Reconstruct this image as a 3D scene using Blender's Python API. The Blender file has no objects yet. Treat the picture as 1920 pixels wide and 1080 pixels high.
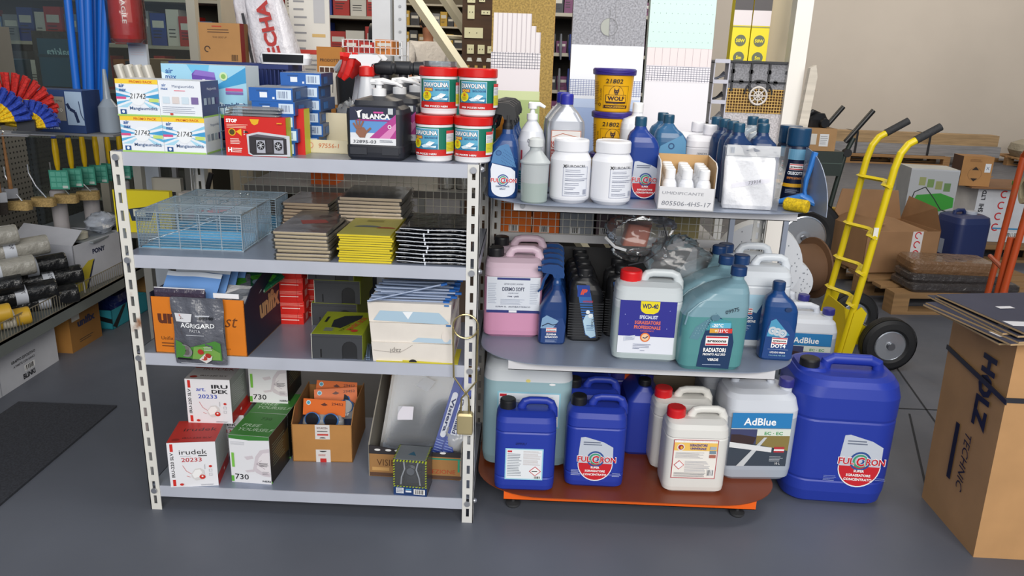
import bpy, math, random
from math import sin, cos, pi, radians
random.seed(7)
SC = bpy.context.scene
COL = SC.collection
# ---------------------------------------------------------------- camera
CAM_H, F_PX = 1.4, 1440.0
PITCH, ROLL, YAW = radians(16.894), radians(1.998), 0.014
def camera():
    from mathutils import Matrix, Vector
    cp, sp, cr, sr = cos(PITCH), sin(PITCH), cos(ROLL), sin(ROLL)
    f = Vector((0, cp, -sp)); u = Vector((0, sp, cp)); x = Vector((1, 0, 0))
    X = x*cr+u*sr; U = -x*sr+u*cr
    R = Matrix.Rotation(YAW, 3, 'Z')
    X, U, f = [R @ q for q in (X, U, f)]
    cd = bpy.data.cameras.new('camera'); cam = bpy.data.objects.new('camera', cd)
    COL.objects.link(cam)
    cd.sensor_width = 36; cd.lens = 36*F_PX/1920; cd.clip_start = .02; cd.clip_end = 200
    m = Matrix((X, U, -f)).transposed().to_4x4(); m.translation = (0, 0, CAM_H)
    cam.matrix_world = m
    SC.camera = cam
camera()
# ---------------------------------------------------------------- light
def setup_light():
    w = bpy.data.worlds.new('open_sky'); SC.world = w; w.use_nodes = True
    nt = w.node_tree; bg = nt.nodes['Background']
    bg.inputs[0].default_value = (.66, .8, 1, 1); bg.inputs[1].default_value = .36
    def area(name, loc, tgt, sx, sy, power, col):
        from mathutils import Vector
        l = bpy.data.lights.new(name, 'AREA'); l.shape = 'RECTANGLE'; l.size = sx; l.size_y = sy
        l.energy = power; l.color = col
        o = bpy.data.objects.new(name, l); COL.objects.link(o); o.location = loc
        o.rotation_euler = (Vector(tgt)-Vector(loc)).to_track_quat('-Z', 'Y').to_euler()
    area('yard_daylight', (1.0, -4.2, 3.6), (0.2, 2.4, .8), 6.5, 3.2, 545, (1, .955, .89))
    area('store_ceiling_lamp', (-1.0, 6.4, 3.5), (-1.0, 6.3, 0), 3.5, 2.4, 120, (1, .88, .7))
    area('store_shelf_lamp', (-3.6, 5.4, 3.4), (-3.6, 5.6, 0), 2.0, 1.6, 45, (1, .95, .88))
    area('display_area_light', (1.2, 2.2, 3.3), (.8, 3.3, 1.2), 2.4, .8, 38, (1, .97, .9))  # area light over the display unit, aimed at the sample panels
    area('warehouse_wall_fill', (5.5, 8.2, 6.2), (5.6, 13.2, 2.6), 5, 2.5, 330, (1, .93, .84))  # added fill that brightens the back wall under the roof
setup_light()
SC.view_settings.view_transform = 'Standard'; SC.view_settings.look = 'None'
SC.view_settings.exposure = 0.0; SC.view_settings.gamma = 1; SC.view_settings.use_curve_mapping = False
SC.cycles.max_bounces = 8; SC.cycles.transparent_max_bounces = 24; SC.cycles.transmission_bounces = 6
SC.cycles.diffuse_bounces = 3; SC.cycles.glossy_bounces = 3
SC.cycles.caustics_reflective = False; SC.cycles.caustics_refractive = False
# ---------------------------------------------------------------- materials
_M = {}
def lin(h):
    h = h.lstrip('#')
    c = [int(h[i:i+2], 16)/255 for i in (0, 2, 4)]
    return tuple(x/12.92 if x <= .04045 else ((x+.055)/1.055)**2.4 for x in c)+(1,)
def M(h, rough=.55, metal=0.0, kind='', k=1.0):
    """procedural material; kind picks the surface character"""
    key = (h, rough, metal, kind, k)
    if key in _M: return _M[key]
    m = bpy.data.materials.new('surface_'+(kind or 'paint')); m.use_nodes = True
    nt = m.node_tree; N = nt.nodes; L = nt.links; b = N['Principled BSDF']
    b.inputs['Base Color'].default_value = lin(h); b.inputs['Roughness'].default_value = rough
    b.inputs['Metallic'].default_value = metal
    def noise(scale, det=3, co='Object', vec=None):
        t = N.new('ShaderNodeTexCoord'); n = N.new('ShaderNodeTexNoise')
        n.inputs['Scale'].default_value = scale; n.inputs['Detail'].default_value = det
        if vec:
            mp = N.new('ShaderNodeMapping'); mp.inputs['Scale'].default_value = vec
            L.new(t.outputs[co], mp.inputs[0]); L.new(mp.outputs[0], n.inputs['Vector'])
        else: L.new(t.outputs[co], n.inputs['Vector'])
        return n
    def var(n, lo, hi, p0=.3, p1=.7):
        r = N.new('ShaderNodeMapRange'); r.inputs[1].default_value = p0; r.inputs[2].default_value = p1
        r.inputs[3].default_value = lo; r.inputs[4].default_value = hi
        L.new(n.outputs[0], r.inputs[0])
        hs = N.new('ShaderNodeHueSaturation'); hs.inputs['Color'].default_value = lin(h)
        L.new(r.outputs[0], hs.inputs['Value']); L.new(hs.outputs[0], b.inputs['Base Color'])
    def bump(n, st, dist=.001):
        bp = N.new('ShaderNodeBump'); bp.inputs['Strength'].default_value = st; bp.inputs['Distance'].default_value = dist
        L.new(n.outputs[0], bp.inputs['Height']); L.new(bp.outputs[0], b.inputs['Normal'])
    if kind == 'card':
        n = noise(6, 5); var(n, .88, 1.08); bump(noise(220, 2, vec=(1, 1, .05)), .12)
    elif kind == 'floor':
        n = noise(1.1, 9, 'Generated', (14, 14, 1)); var(n, .74, 1.22, .32, .7)
        n2 = noise(7, 9); r = N.new('ShaderNodeMapRange'); r.inputs[3].default_value = rough-.12; r.inputs[4].default_value = rough+.15
        L.new(n2.outputs[0], r.inputs[0]); L.new(r.outputs[0], b.inputs['Roughness']); bump(n2, .08)
    elif kind == 'wall':
        var(noise(.7, 5), .94, 1.05); bump(noise(60, 4), .08)
    elif kind == 'speck':
        var(noise(160, 3), .7, 1.25, .35, .65); bump(noise(160, 3), .4)
    elif kind == 'wood':
        var(noise(3, 6, vec=(1, 1, 14) if k == 1 else (14, 14, 1)), .75, 1.18)
    elif kind == 'paint_metal':
        var(noise(9, 6), .95, 1.04)
    elif kind == 'rusty':
        n = noise(14, 6); r = N.new('ShaderNodeValToRGB'); r.color_ramp.elements[0].position = .6
        r.color_ramp.elements[0].color = lin(h); r.color_ramp.elements[1].position = .74; r.color_ramp.elements[1].color = lin('8a5a35')
        L.new(n.outputs[0], r.inputs[0]); L.new(r.outputs[0], b.inputs['Base Color'])
    elif kind == 'crumple':
        bump(noise(26, 5), 1.0, .012); b.inputs['Coat Weight'].default_value = .36
    elif kind == 'plastic':
        b.inputs['Subsurface Weight'].default_value = 0; bump(noise(90, 2), .03)
    elif kind == 'milky':           # translucent polyethylene
        b.inputs['Subsurface Weight'].default_value = .0
        tr = N.new('ShaderNodeBsdfTranslucent'); tr.inputs[0].default_value = lin(h)
        mx = N.new('ShaderNodeMixShader'); mx.inputs[0].default_value = .12
        L.new(b.outputs[0], mx.inputs[1]); L.new(tr.outputs[0], mx.inputs[2]); L.new(mx.outputs[0], N['Material Output'].inputs[0])
    elif kind in ('film', 'pane'):  # thin clear plastic or glass
        gl = N.new('ShaderNodeBsdfGlossy'); gl.inputs['Roughness'].default_value = rough; gl.inputs[0].default_value = (1, 1, 1, 1)
        tp = N.new('ShaderNodeBsdfTransparent'); tp.inputs[0].default_value = lin(h)
        df = N.new('ShaderNodeBsdfDiffuse'); df.inputs[0].default_value = (.8, .82, .84, 1)
        fr = N.new('ShaderNodeFresnel'); fr.inputs[0].default_value = 1.45
        m1 = N.new('ShaderNodeMixShader'); m1.inputs[0].default_value = .10*k
        m2 = N.new('ShaderNodeMixShader')
        L.new(tp.outputs[0], m1.inputs[1]); L.new(df.outputs[0], m1.inputs[2])
        L.new(fr.outputs[0], m2.inputs[0]); L.new(m1.outputs[0], m2.inputs[1]); L.new(gl.outputs[0], m2.inputs[2])
        L.new(m2.outputs[0], N['Material Output'].inputs[0])
        if kind == 'film':
            n = noise(14, 3); bp = N.new('ShaderNodeBump'); bp.inputs['Strength'].default_value = .45; bp.inputs['Distance'].default_value = .01
            L.new(n.outputs[0], bp.inputs['Height']); L.new(bp.outputs[0], gl.inputs['Normal']); L.new(bp.outputs[0], fr.inputs['Normal'])
        N.remove(b)
    _M[key] = m
    return m
# ---------------------------------------------------------------- mesh builder
def rr(w, d, r, cx=0, cy=0, n=4):
    r = max(min(r, w/2-1e-5, d/2-1e-5), 1e-5); out = []
    for q, (sx, sy) in enumerate(((1, 1), (-1, 1), (-1, -1), (1, -1))):
        for i in range(n+1):
            a = (q+i/n)*pi/2
            out.append((cx+sx*(w/2-r)+r*cos(a), cy+sy*(d/2-r)+r*sin(a)))
    return out
class MB:
    def __init__(s): s.v = []; s.f = []; s.mi = []; s.mats = []; s.T = None
    def add(s, vs, fs, mat):
        if mat not in s.mats: s.mats.append(mat)
        k = s.mats.index(mat); b = len(s.v)
        if s.T: vs = [s.T(*p) for p in vs]
        s.v += [tuple(p) for p in vs]; s.f += [[b+i for i in f] for f in fs]; s.mi += [k]*len(fs)
        return s
    def box(s, x0, y0, z0, x1, y1, z1, mat):
        v = [(x, y, z) for z in (z0, z1) for y in (y0, y1) for x in (x0, x1)]
        return s.add(v, [(0, 2, 3, 1), (4, 5, 7, 6), (0, 1, 5, 4), (1, 3, 7, 5), (3, 2, 6, 7), (2, 0, 4, 6)], mat)
    def cbox(s, c, d, mat):
        return s.box(c[0]-d[0]/2, c[1]-d[1]/2, c[2]-d[2]/2, c[0]+d[0]/2, c[1]+d[1]/2, c[2]+d[2]/2, mat)
    def loft(s, secs, mat, c0=True, c1=True, mats=None):
        n = len(secs[0]); v = [p for q in secs for p in q]
        for j in range(len(secs)-1):
            s.add(v[j*n:(j+2)*n], [(i, (i+1) % n, n+(i+1) % n, n+i) for i in range(n)], mats[j] if mats else mat)
        if c0: s.add(secs[0], [list(range(n))[::-1]], mats[0] if mats else mat)
        if c1: s.add(secs[-1], [list(range(n))], mats[-1] if mats else mat)
        return s
    def vessel(s, rows, mat, r=.015, mats=None, c1=True, n=4):
        """rows of (z, w, d, cx[, r[, cy]])"""
        secs = []
        for q in rows:
            rad = q[4] if len(q) > 4 else r; cy = q[5] if len(q) > 5 else 0
            secs.append([(x, y, q[0]) for x, y in rr(q[1], q[2], rad, q[3] if len(q) > 3 else 0, cy, n)])
        return s.loft(secs, mat, True, c1, mats)
    def lathe(s, prof, mat, n=24, c=(0, 0, 0), ax='z', mats=None, c0=True, c1=True):
        def q(r, z, a):
            x, y = r*cos(a), r*sin(a)
            if ax == 'z': return (c[0]+x, c[1]+y, c[2]+z)
            if ax == 'y': return (c[0]+y, c[1]+z, c[2]+x)
            return (c[0]+z, c[1]+x, c[2]+y)
        return s.loft([[q(max(r, 1e-5), z, 2*pi*i/n) for i in range(n)] for r, z in prof], mat, c0, c1, mats)
    def tube(s, pts, r, mat, n=8, closed=False, sq=1.0):
        from mathutils import Vector
        P = [Vector(p) for p in pts]; N = len(P); secs = []; up = None
        for i in range(N):
            a = P[(i-1) % N] if (closed or i > 0) else P[i]; b = P[(i+1) % N] if (closed or i < N-1) else P[i]
            t = (b-a).normalized()
            if up is None:
                up = Vector((0, 0, 1)) if abs(t.z) < .9 else Vector((0, 1, 0))
            u = (up-t*up.dot(t)).normalized(); w = t.cross(u); up = u
            rad = r[i] if isinstance(r, (list, tuple)) else r
            secs.append([tuple(P[i]+u*(rad*cos(2*pi*k/n))+w*(rad*sq*sin(2*pi*k/n))) for k in range(n)])
        if closed: secs.append(secs[0]); return s.loft(secs, mat, False, False)
        return s.loft(secs, mat)
    def prism(s, poly, h, mat, ax='z', o=0.0, mat2=None):
        """extrude a 2D outline: 'z' -> (x,y), 'y' -> (x,z), 'x' -> (y,z); from o to o+h"""
        g = {'z': lambda a, b, t: (a, b, t), 'y': lambda a, b, t: (a, t, b), 'x': lambda a, b, t: (t, a, b)}[ax]
        n = len(poly)
        s.add([g(a, b, o) for a, b in poly]+[g(a, b, o+h) for a, b in poly], [(i, (i+1) % n, n+(i+1) % n, n+i) for i in range(n)], mat)
        s.add([g(a, b, o) for a, b in poly], [list(range(n))[::-1]], mat2 or mat)
        return s.add([g(a, b, o+h) for a, b in poly], [list(range(n))], mat2 or mat)
    def grid(s, fn, nu, nv, mat):
        v = [fn(i/nu, j/nv) for j in range(nv+1) for i in range(nu+1)]
        return s.add(v, [(j*(nu+1)+i, j*(nu+1)+i+1, (j+1)*(nu+1)+i+1, (j+1)*(nu+1)+i) for j in range(nv) for i in range(nu)], mat)
    def build(s, name, parent=None, smooth=38):
        me = bpy.data.meshes.new(name); me.from_pydata(s.v, [], s.f)
        for m in s.mats: me.materials.append(m)
        me.polygons.foreach_set('material_index', s.mi)
        me.update()
        if smooth:
            me.shade_smooth(); me.set_sharp_from_angle(angle=radians(smooth))
        o = bpy.data.objects.new(name, me); COL.objects.link(o)
        if parent: o.parent = parent
        return o
def thing(name, label, cat, loc=(0, 0, 0), rz=0, group=None):
    o = bpy.data.objects.new(name, None); COL.objects.link(o); o.empty_display_size = .05
    o.location = loc; o.rotation_euler = (0, 0, rz); o['label'] = label; o['category'] = cat
    if group: o['group'] = group
    return o
def tag(o, label, cat, group=None, loc=None, rz=None, kind=None):
    o['label'] = label; o['category'] = cat
    if group: o['group'] = group
    if kind: o['kind'] = kind
    if loc is not None: o.location = loc
    if rz is not None: o.rotation_euler = (0, 0, rz)
    return o
def struct(mb, name, parent=None, smooth=0):
    o = mb.build(name, parent, smooth)
    if not parent: o['kind'] = 'structure'
    return o
def dup(root, loc, rz=0, label=None, group=None, rot=None):
    r = root.copy(); COL.objects.link(r); r.location = loc; r.rotation_euler = rot or (0, 0, rz)
    if label: r['label'] = label
    if group: r['group'] = group
    for ch in list(root.children):
        c = ch.copy(); COL.objects.link(c); c.parent = r
        for g in ch.children:
            d = g.copy(); COL.objects.link(d); d.parent = c
    return r
# ---------------------------------------------------------------- lettering and printed graphics
_TX = {}
def textmesh(t, bold=0.0):
    key = (t, bold)
    if key in _TX: return _TX[key]
    c = bpy.data.curves.new('t', 'FONT'); c.body = t; c.size = 1; c.resolution_u = 2; c.offset = bold
    o = bpy.data.objects.new('t', c); COL.objects.link(o)
    bpy.context.view_layer.update()
    me = o.to_mesh(); vs = [(v.co.x, v.co.y) for v in me.vertices]; fs = [list(p.vertices) for p in me.polygons]
    o.to_mesh_clear(); bpy.data.objects.remove(o); bpy.data.curves.remove(c)
    x0 = min((v[0] for v in vs), default=0); x1 = max((v[0] for v in vs), default=1)
    vs = [((x-x0)/.73, y/.73) for x, y in vs]
    _TX[key] = (vs, fs, (x1-x0)/.73)
    return _TX[key]
def front(y0, cx=0, cz=0, tilt=0): return lambda u, v, o: (cx+u, y0-o+tilt*v, cz+v)
def back(y0, cx=0, cz=0): return lambda u, v, o: (cx-u, y0+o, cz+v)
def right(x0, cy=0, cz=0): return lambda u, v, o: (x0+o, cy+u, cz+v)
def left(x0, cy=0, cz=0): return lambda u, v, o: (x0-o, cy-u, cz+v)
def top(z0, cx=0, cy=0): return lambda u, v, o: (cx+u, cy+v, z0+o)
def cyl(R, cx=0, cy=0, cz=0, a0=0): return lambda u, v, o: (cx+(R+o)*sin(u/R+a0), cy-(R+o)*cos(u/R+a0), cz+v)
def bulge(y0, R, cx=0, cz=0): return lambda u, v, o: (cx+u, y0-o+R-math.sqrt(max(R*R-u*u, 0)), cz+v)
class Dec:
    """flat printed graphics laid on a mapped surface, each later element one hair higher"""
    def __init__(s, mb, mp, o0=.0006, step=.00022, curved=False, ang=0):
        s.mb = mb; s.mp = mp; s.o = o0; s.st = step; s.cv = curved; s.ca, s.sa = cos(ang), sin(ang)
    def _p(s, x, y): return s.mp(x*s.ca-y*s.sa, x*s.sa+y*s.ca, s.o)
    def _m(s, c): return M(c, .5) if isinstance(c, str) else c
    def rect(s, x, y, w, h, c):
        n = max(1, int(w/.006)) if s.cv else 1
        vs = []
        for i in range(n+1): vs += [s._p(x+w*i/n, y), s._p(x+w*i/n, y+h)]
        s.mb.add(vs, [(2*i, 2*i+2, 2*i+3, 2*i+1) for i in range(n)], s._m(c)); s.o += s.st; return s
    def poly(s, pts, c):
        s.mb.add([s._p(*p) for p in pts], [list(range(len(pts)))], s._m(c)); s.o += s.st; return s
    def ell(s, x, y, rx, ry, c, n=20, a0=0, a1=2*pi):
        return s.poly([(x+rx*cos(a0+(a1-a0)*i/n), y+ry*sin(a0+(a1-a0)*i/n)) for i in range(n+(0 if a1-a0 > 6.2 else 1))], c)
    def ring(s, x, y, r0, r1, c, n=24, a0=0, a1=2*pi):
        vs = []
        for i in range(n+1):
            a = a0+(a1-a0)*i/n; vs += [s._p(x+r0*cos(a), y+r0*sin(a)), s._p(x+r1*cos(a), y+r1*sin(a))]
        s.mb.add(vs, [(2*i, 2*i+1, 2*i+3, 2*i+2) for i in range(n)], s._m(c)); s.o += s.st; return s
    def frame(s, x, y, w, h, t, c):
        s.rect(x, y, w, t, c); s.rect(x, y+h-t, w, t, c); s.rect(x, y, t, h, c); return s.rect(x+w-t, y, t, h, c)
    def text(s, t, x, y, h, c, al='c', bold=.0, shear=0, w=None, mirror=False, rot=0):
        vs, fs, tw = textmesh(t, bold)
        k = h; kx = h if w is None else w/tw; W = tw*kx
        ox = -W/2 if al == 'c' else (0 if al == 'l' else -W)
        cr, sr = cos(rot), sin(rot); out = []
        for a, b in vs:
            px = ox+a*kx+shear*b*k; py = b*k
            if mirror: px = -px
            out.append(s._p(x+px*cr-py*sr, y+px*sr+py*cr))
        s.mb.add(out, fs, s._m(c)); s.o += s.st; return s
    def lines(s, x, y, w, h, n, c, t=.4, jag=.25):
        rnd = random.Random(int(1e5*(abs(x)+w+h))+n)
        for i in range(n):
            ww = w*(1-jag*rnd.random()); dy = h/n
            s.rect(x, y-dy*(i+1)+dy*(1-t)/2, ww, dy*t, c); s.o -= s.st
        s.o += s.st; return s
    def bars(s, x, y, w, h, c='222222', n=14, bg=True):
        if bg: s.rect(x-w*.08, y-h*.1, w*1.16, h*1.2, 'f2f2f2')
        rnd = random.Random(n); p = 0
        ws = [rnd.choice((1, 1, 2, 3)) for _ in range(2*n)]; tot = sum(ws)
        for i, q in enumerate(ws):
            if i % 2 == 0: s.rect(x+w*p/tot, y, w*q/tot, h, c); s.o -= s.st
            p += q
        s.o += s.st; return s
    def curve(s, pts, t, c):
        for i in range(len(pts)-1):
            (x0, y0), (x1, y1) = pts[i], pts[i+1]; d = math.hypot(x1-x0, y1-y0) or 1
            nx, ny = -(y1-y0)/d*t/2, (x1-x0)/d*t/2
            s.poly([(x0+nx, y0+ny), (x0-nx, y0-ny), (x1-nx, y1-ny), (x1+nx, y1+ny)], c); s.o -= s.st
        s.o += s.st; return s
def carton(name, label, cat, w, d, h, loc, rz=0, col='b5834f', fc=None, rc=None, tc=None, lc=None, group=None, deco=None, kind='card', rough=.7):
    """closed box, origin at the middle of its base; faces may have their own colour; deco(mb) adds the print"""
    mb = MB(); m = lambda c: M(c or col, rough, 0, kind)
    x, y = w/2, d/2
    v = [(-x, -y, 0), (x, -y, 0), (x, y, 0), (-x, y, 0), (-x, -y, h), (x, -y, h), (x, y, h), (-x, y, h)]
    mb.add(v, [(0, 3, 2, 1)], m(None)); mb.add(v, [(4, 5, 6, 7)], m(tc)); mb.add(v, [(0, 1, 5, 4)], m(fc))
    mb.add(v, [(1, 2, 6, 5)], m(rc)); mb.add(v, [(2, 3, 7, 6)], m(None)); mb.add(v, [(3, 0, 4, 7)], m(lc or rc))
    if deco: deco(mb)
    o = mb.build(name, None, 0)
    return tag(o, label, cat, group, loc, rz)
# ================================================================ the setting
WHITE = 'eceef2'; STEEL = 'c9ccd6'
def setting():
    mb = MB(); mb.box(-9, -6, -.06, 12.2, 13.4, 0, M('5a5e68', .45, 0, 'floor')); struct(mb, 'floor')
    mb = MB(); mb.box(.9, 13.2, 0, 12, 13.4, 7, M('d0c8be', .8, 0, 'wall')); struct(mb, 'wall_back')
    mb = MB(); mb.box(12, 1, 0, 12.2, 13.4, 7, M('d3c8ba', .8, 0, 'wall')); struct(mb, 'wall_right')
    mb = MB(); mb.box(-7, 10.6, 0, .9, 10.7, 3.7, M('6f6552', .8, 0, 'wall')); struct(mb, 'wall_store_back')
    mb = MB(); mb.box(.9, 6.4, 0, 1.0, 13.3, 4.5, M('d0c8be', .8, 0, 'wall')); struct(mb, 'wall_divider')
    mb = MB(); mb.box(-7, 1.6, 7, 12.2, 13.4, 7.1, M('a9a59c', .8, 0, 'wall')); struct(mb, 'ceiling_sky_block')  # unseen roof, added to hold back sky light from above
    mb = MB(); mb.box(-7, 3.0, 0, -6.9, 10.6, 3.7, M('8f8470', .8, 0, 'wall')); struct(mb, 'wall_left')
    mb = MB(); mb.box(-7, 3.3, 3.7, 1.0, 10.7, 3.8, M('d8d5ce', .8, 0, 'wall')); struct(mb, 'ceiling')
    mb = MB()                                       # sawn joints in the concrete
    dk = M('2c2d31', .9)
    for (a, b) in ((( 1.86, 3.62), (1.60, 2.2)), ((1.66, 3.0), (1.4, 2.3)), ((1.55, 3.05), (3.6, 3.05)), ((2.4, 3.62), (2.1, 2.2)), ((1.2, 6.0), (6, 6.0)), ((2.8, 3.6), (3.8, 9))):
        d = math.hypot(b[0]-a[0], b[1]-a[1]); nx, ny = -(b[1]-a[1])/d*.004, (b[0]-a[0])/d*.004
        mb.add([(a[0]+nx, a[1]+ny, .0012), (a[0]-nx, a[1]-ny, .0012), (b[0]-nx, b[1]-ny, .0012), (b[0]+nx, b[1]+ny, .0012)], [(0, 1, 2, 3)], dk)
    struct(mb, 'trim_1')
    mb = MB(); mb.box(-1.995, 1.2, 0, -1.6, 2.76, .008, M('33353c', .95, 0, 'speck'))
    tag(mb.build('entrance_mat', None, 0), 'dark charcoal entrance mat lying flat on the floor at the left', 'mat')
setting()
# ================================================================ shelving
def slotted_post(h, mat, z0=0, pitch=.05, fl=.034, t=.0025, sx=1, sy=1):
    """angle iron with real slots: one flange in x, one in y"""
    mb = MB(); n = int((h-z0)/pitch)
    def flange(ax):
        def bx(a, b, z0_, z1_):
            if ax == 'x': mb.box(min(a*sx, b*sx), min(0, t*sy), z0_, max(a*sx, b*sx), max(0, t*sy), z1_, mat)
            else: mb.box(min(0, t*sx), min(a*sy, b*sy), z0_, max(0, t*sx), max(a*sy, b*sy), z1_, mat)
        a, b = fl*.36, fl*.64
        bx(0, a, z0, h); bx(b, fl, z0, h)
        for i in range(n+1):
            zz = z0+i*pitch; bx(a, b, zz, min(zz+pitch*.42, h))
    flange('x'); flange('y'); return mb
RX0, RX1, RY0, RY1 = -1.135, -.126, 2.075, 2.60
RZ = [.083, .526, .823, 1.112]
GX0, GX1, GY0, GY1 = -.033, .762, 2.135, 2.62
GZ = [.085, .53, 1.012]
def rack():
    t = thing('slotted_rack', 'light grey slotted steel rack with four shelves full of boxes and jugs', 'shelving rack', (0, 0, 0))
    pm = M('d9d8d4', .5, .0, 'paint_metal'); ru = M('dcdad2', .5, 0, 'rusty')
    for x, y, sx, sy, m in ((RX0, RY0, 1, 1, ru), (RX1, RY0, -1, 1, pm), (RX0, RY1, 1, -1, pm), (RX1, RY1, -1, -1, pm)):
        o = slotted_post(1.115 if y > 2.3 else 1.113, m, sx=sx, sy=sy).build('post', t, 0); o.location = (x, y, 0)
    sm = M('8e96a8', .32, .25, 'paint_metal'); lm = M('b9bdc9', .45, .1, 'paint_metal')
    for z in RZ:
        mb = MB(); x0, x1 = RX0+.004, RX1-.004; y0, y1 = RY0+.006, RY1-.006
        mb.box(x0, y0, z-.0015, x1, y1, z, sm)
        mb.box(x0+.028, y0-.0035, z-.037, x1-.03, y0, z+.0002, lm)
        mb.box(x0+.028, y1, z-.037, x1-.03, y1+.002, z, lm); mb.box(x0, y0, z-.037, x0+.002, y1, z, lm); mb.box(x1-.002, y0, z-.037, x1, y1, z, lm)
        mb.box(x0+.028, y0-.003, z-.037, x1-.03, y0+.012, z-.035, lm)
        o = mb.build('shelf', t, 0)
        for xx in (RX0+.018, RX1-.018):
            b = MB(); b.lathe([(.009, 0), (.009, .003), (.006, .006)], M('b8bac0', .35, .8), 12, (xx, RY0-.007, z-.014), 'y'); b.build('bolt', o)
    for z in RZ:
        b = MB(); b.lathe([(.008, 0), (.008, .004), (.005, .009)], M('b8bac0', .35, .8), 12, (RX1+.001, RY0+.018, z-.014), 'x'); b.build('bolt', t)
rack()
def rounded_plate(x0, x1, y0, y1, r, n=10):
    pts = [(x0, y1)]
    for i in range(n+1):
        a = pi+i/n*pi/2; pts.append((x0+r*1.25+r*1.25*cos(a), y0+r+r*sin(a)))
    for i in range(n+1):
        a = 1.5*pi+i/n*pi/2; pts.append((x1-r*1.25+r*1.25*cos(a), y0+r+r*sin(a)))
    pts.append((x1, y1)); return pts
def gondola():
    t = thing('display_shelving', 'grey and orange rounded display shelving unit stocked with bottles and jerrycans', 'shelving unit')
    pm = M('cfcfcc', .5, 0, 'paint_metal')
    for x, sx in ((GX0-.085, 1), (GX1+.06, -1)):
        o = slotted_post(1.0, pm, pitch=.04, sx=sx, sy=-1).build('upright', t, 0); o.location = (x, GY1, 0)
    sm = M('8f98aa', .35, .2, 'paint_metal'); lm = M('d6d6da', .42, 0, 'paint_metal')
    om = M('f0661a', .4, 0, 'paint_metal'); bm_ = M('7d3a1d', .38, 0, 'paint_metal')
    for i, z in enumerate(GZ):
        mb = MB(); a, b = (bm_, om) if i == 0 else (sm, lm)
        mb.prism(rounded_plate(GX0-.09, GX1+.085, GY0-(.035 if i < 2 else .07), GY1, .17), .0025, a, 'z', z-.0025)
        mb.prism([(GX0-.09, GY0+.15), (GX0-.09, GY1), (GX0-.087, GY1), (GX0-.087, GY0+.15)], .012, b, 'z', z-.014)
        mb.box(GX0, GY0-.002, z-.033, GX1, GY0+.0, z-.0026, b); mb.box(GX0, GY0-.002, z-.033, GX1, GY0+.014, z-.031, b)
        mb.box(GX0, GY0, z-.033, GX0+.002, GY1, z-.0026, b); mb.box(GX1-.002, GY0, z-.033, GX1, GY1, z-.0026, b)
        mb.build('shelf' if i else 'base_shelf', t, 0)
    for x in (GX0+.03, GX1-.04):
        for y in (GY0+.05, GY1-.05):
            mb = MB(); mb.lathe([(.02, 0), (.024, .006), (.024, .012), (.006, .016), (.006, .055)], M('3a3b3e', .5), 16, (x, y, 0)); mb.build('foot', t)
    mb = MB(); mb.lathe([(.007, 0), (.007, .004)], M('9a9ca0', .4, .6), 12, (GX0+.025, GY0-.006, GZ[2]-.018), 'y'); mb.build('screw', t)
    for z0_, z1_, c in ((.535, .765, '2a2a2c'), (.09, .49, '6f6252')): mb = MB(); mb.box(GX0-.08, GY1-.004, z0_, GX1+.05, GY1-.001, z1_, M(c, .7)); mb.build('back_panel', t, 0)  # upper sheet paints in the dark behind the shelf, lower stands for a wall
    # rounded upright end panel on the right end of the top shelf
    mb = MB(); pts = [(GY0+.02, 0), (GY0+.42, 0), (GY0+.42, .20)]
    for i in range(13):
        a = pi/2+i/12*pi/2; pts.append((GY0+.21+.19*cos(a), .03+.18*sin(a)))
    poly = [(0, 0), (.36, 0), (.36, .165)] + [(.2+.2*cos(pi/2+i/12*pi/2), .165*sin(pi/2+i/12*pi/2)) for i in range(13)]
    mb.prism([(-a, b) for a, b in poly][::-1], .002, sm, 'y', 0)
    mb.v = [(0+(.0), -x, z) if False else (y, -x, z) for x, y, z in mb.v]
    d = Dec(mb, lambda u, v, o: (-o, .16-u, v)); 
    d.ring(0, .09, .030, .0318, 'd9dde2', 20); d.text('MC', 0, .08, .018, 'd9dde2', bold=.01); d.ring(-.012, .122, .006, .0075, 'd9dde2', 12); d.ring(.012, .122, .006, .0075, 'd9dde2', 12)
    o = mb.build('end_panel', t, 0); o.location = (GX1+.04, GY0-.10, GZ[2]); o.rotation_euler = (0, 0, radians(4))
gondola()
def wire_grid(name, x0, x1, z0, z1, y, sp, r, mat, parent=None, bend=0):
    mb = MB(); nx = int((x1-x0)/sp); nz = int((z1-z0)/sp)
    for i in range(nx+1): mb.cbox((x0+i*sp, y, (z0+z1)/2), (r, r, z1-z0), mat)
    for j in range(nz+1): mb.cbox(((x0+x1)/2, y-r, z0+j*sp), (x1-x0, r, r), mat)
    return mb.build(name, parent, 0)
GW = M('b9b6ab', .4, .6)
tag(wire_grid('wire_grid_panel', -1.0, -.14, .70, 1.06, 2.66, .026, .0022, GW), 'square wire grid panel standing behind the second rack shelf', 'wire panel')
def rear_basket():
    t = thing('wire_basket_shelf', 'wire mesh basket hung on the back of the rounded display shelving', 'basket', (0, 0, 0))
    wire_grid('mesh_front', -.10, .70, .80, .965, 2.66, .026, .0022, GW, t)
    mb = MB(); mb.box(-.10, 2.645, .772, .70, 2.66, .80, M('cfcfd2', .45, 0, 'paint_metal')); mb.box(-.10, 2.66, .772, .70, 3.05, .777, M('cfcfd2', .45, 0, 'paint_metal')); mb.build('tray', t, 0)
    mb = MB(); mb.box(-.10, 2.63, 1.0, .78, 3.08, 1.006, M('8f98aa', .4, .1, 'paint_metal')); mb.build('shelf', t, 0)
    for x in (-.09, .76):
        mb = MB(); mb.box(x, 3.04, 0, x+.03, 3.07, 1.0, M('cfcfcc', .5, 0, 'paint_metal')); mb.build('leg', t, 0)
rear_basket()
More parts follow.
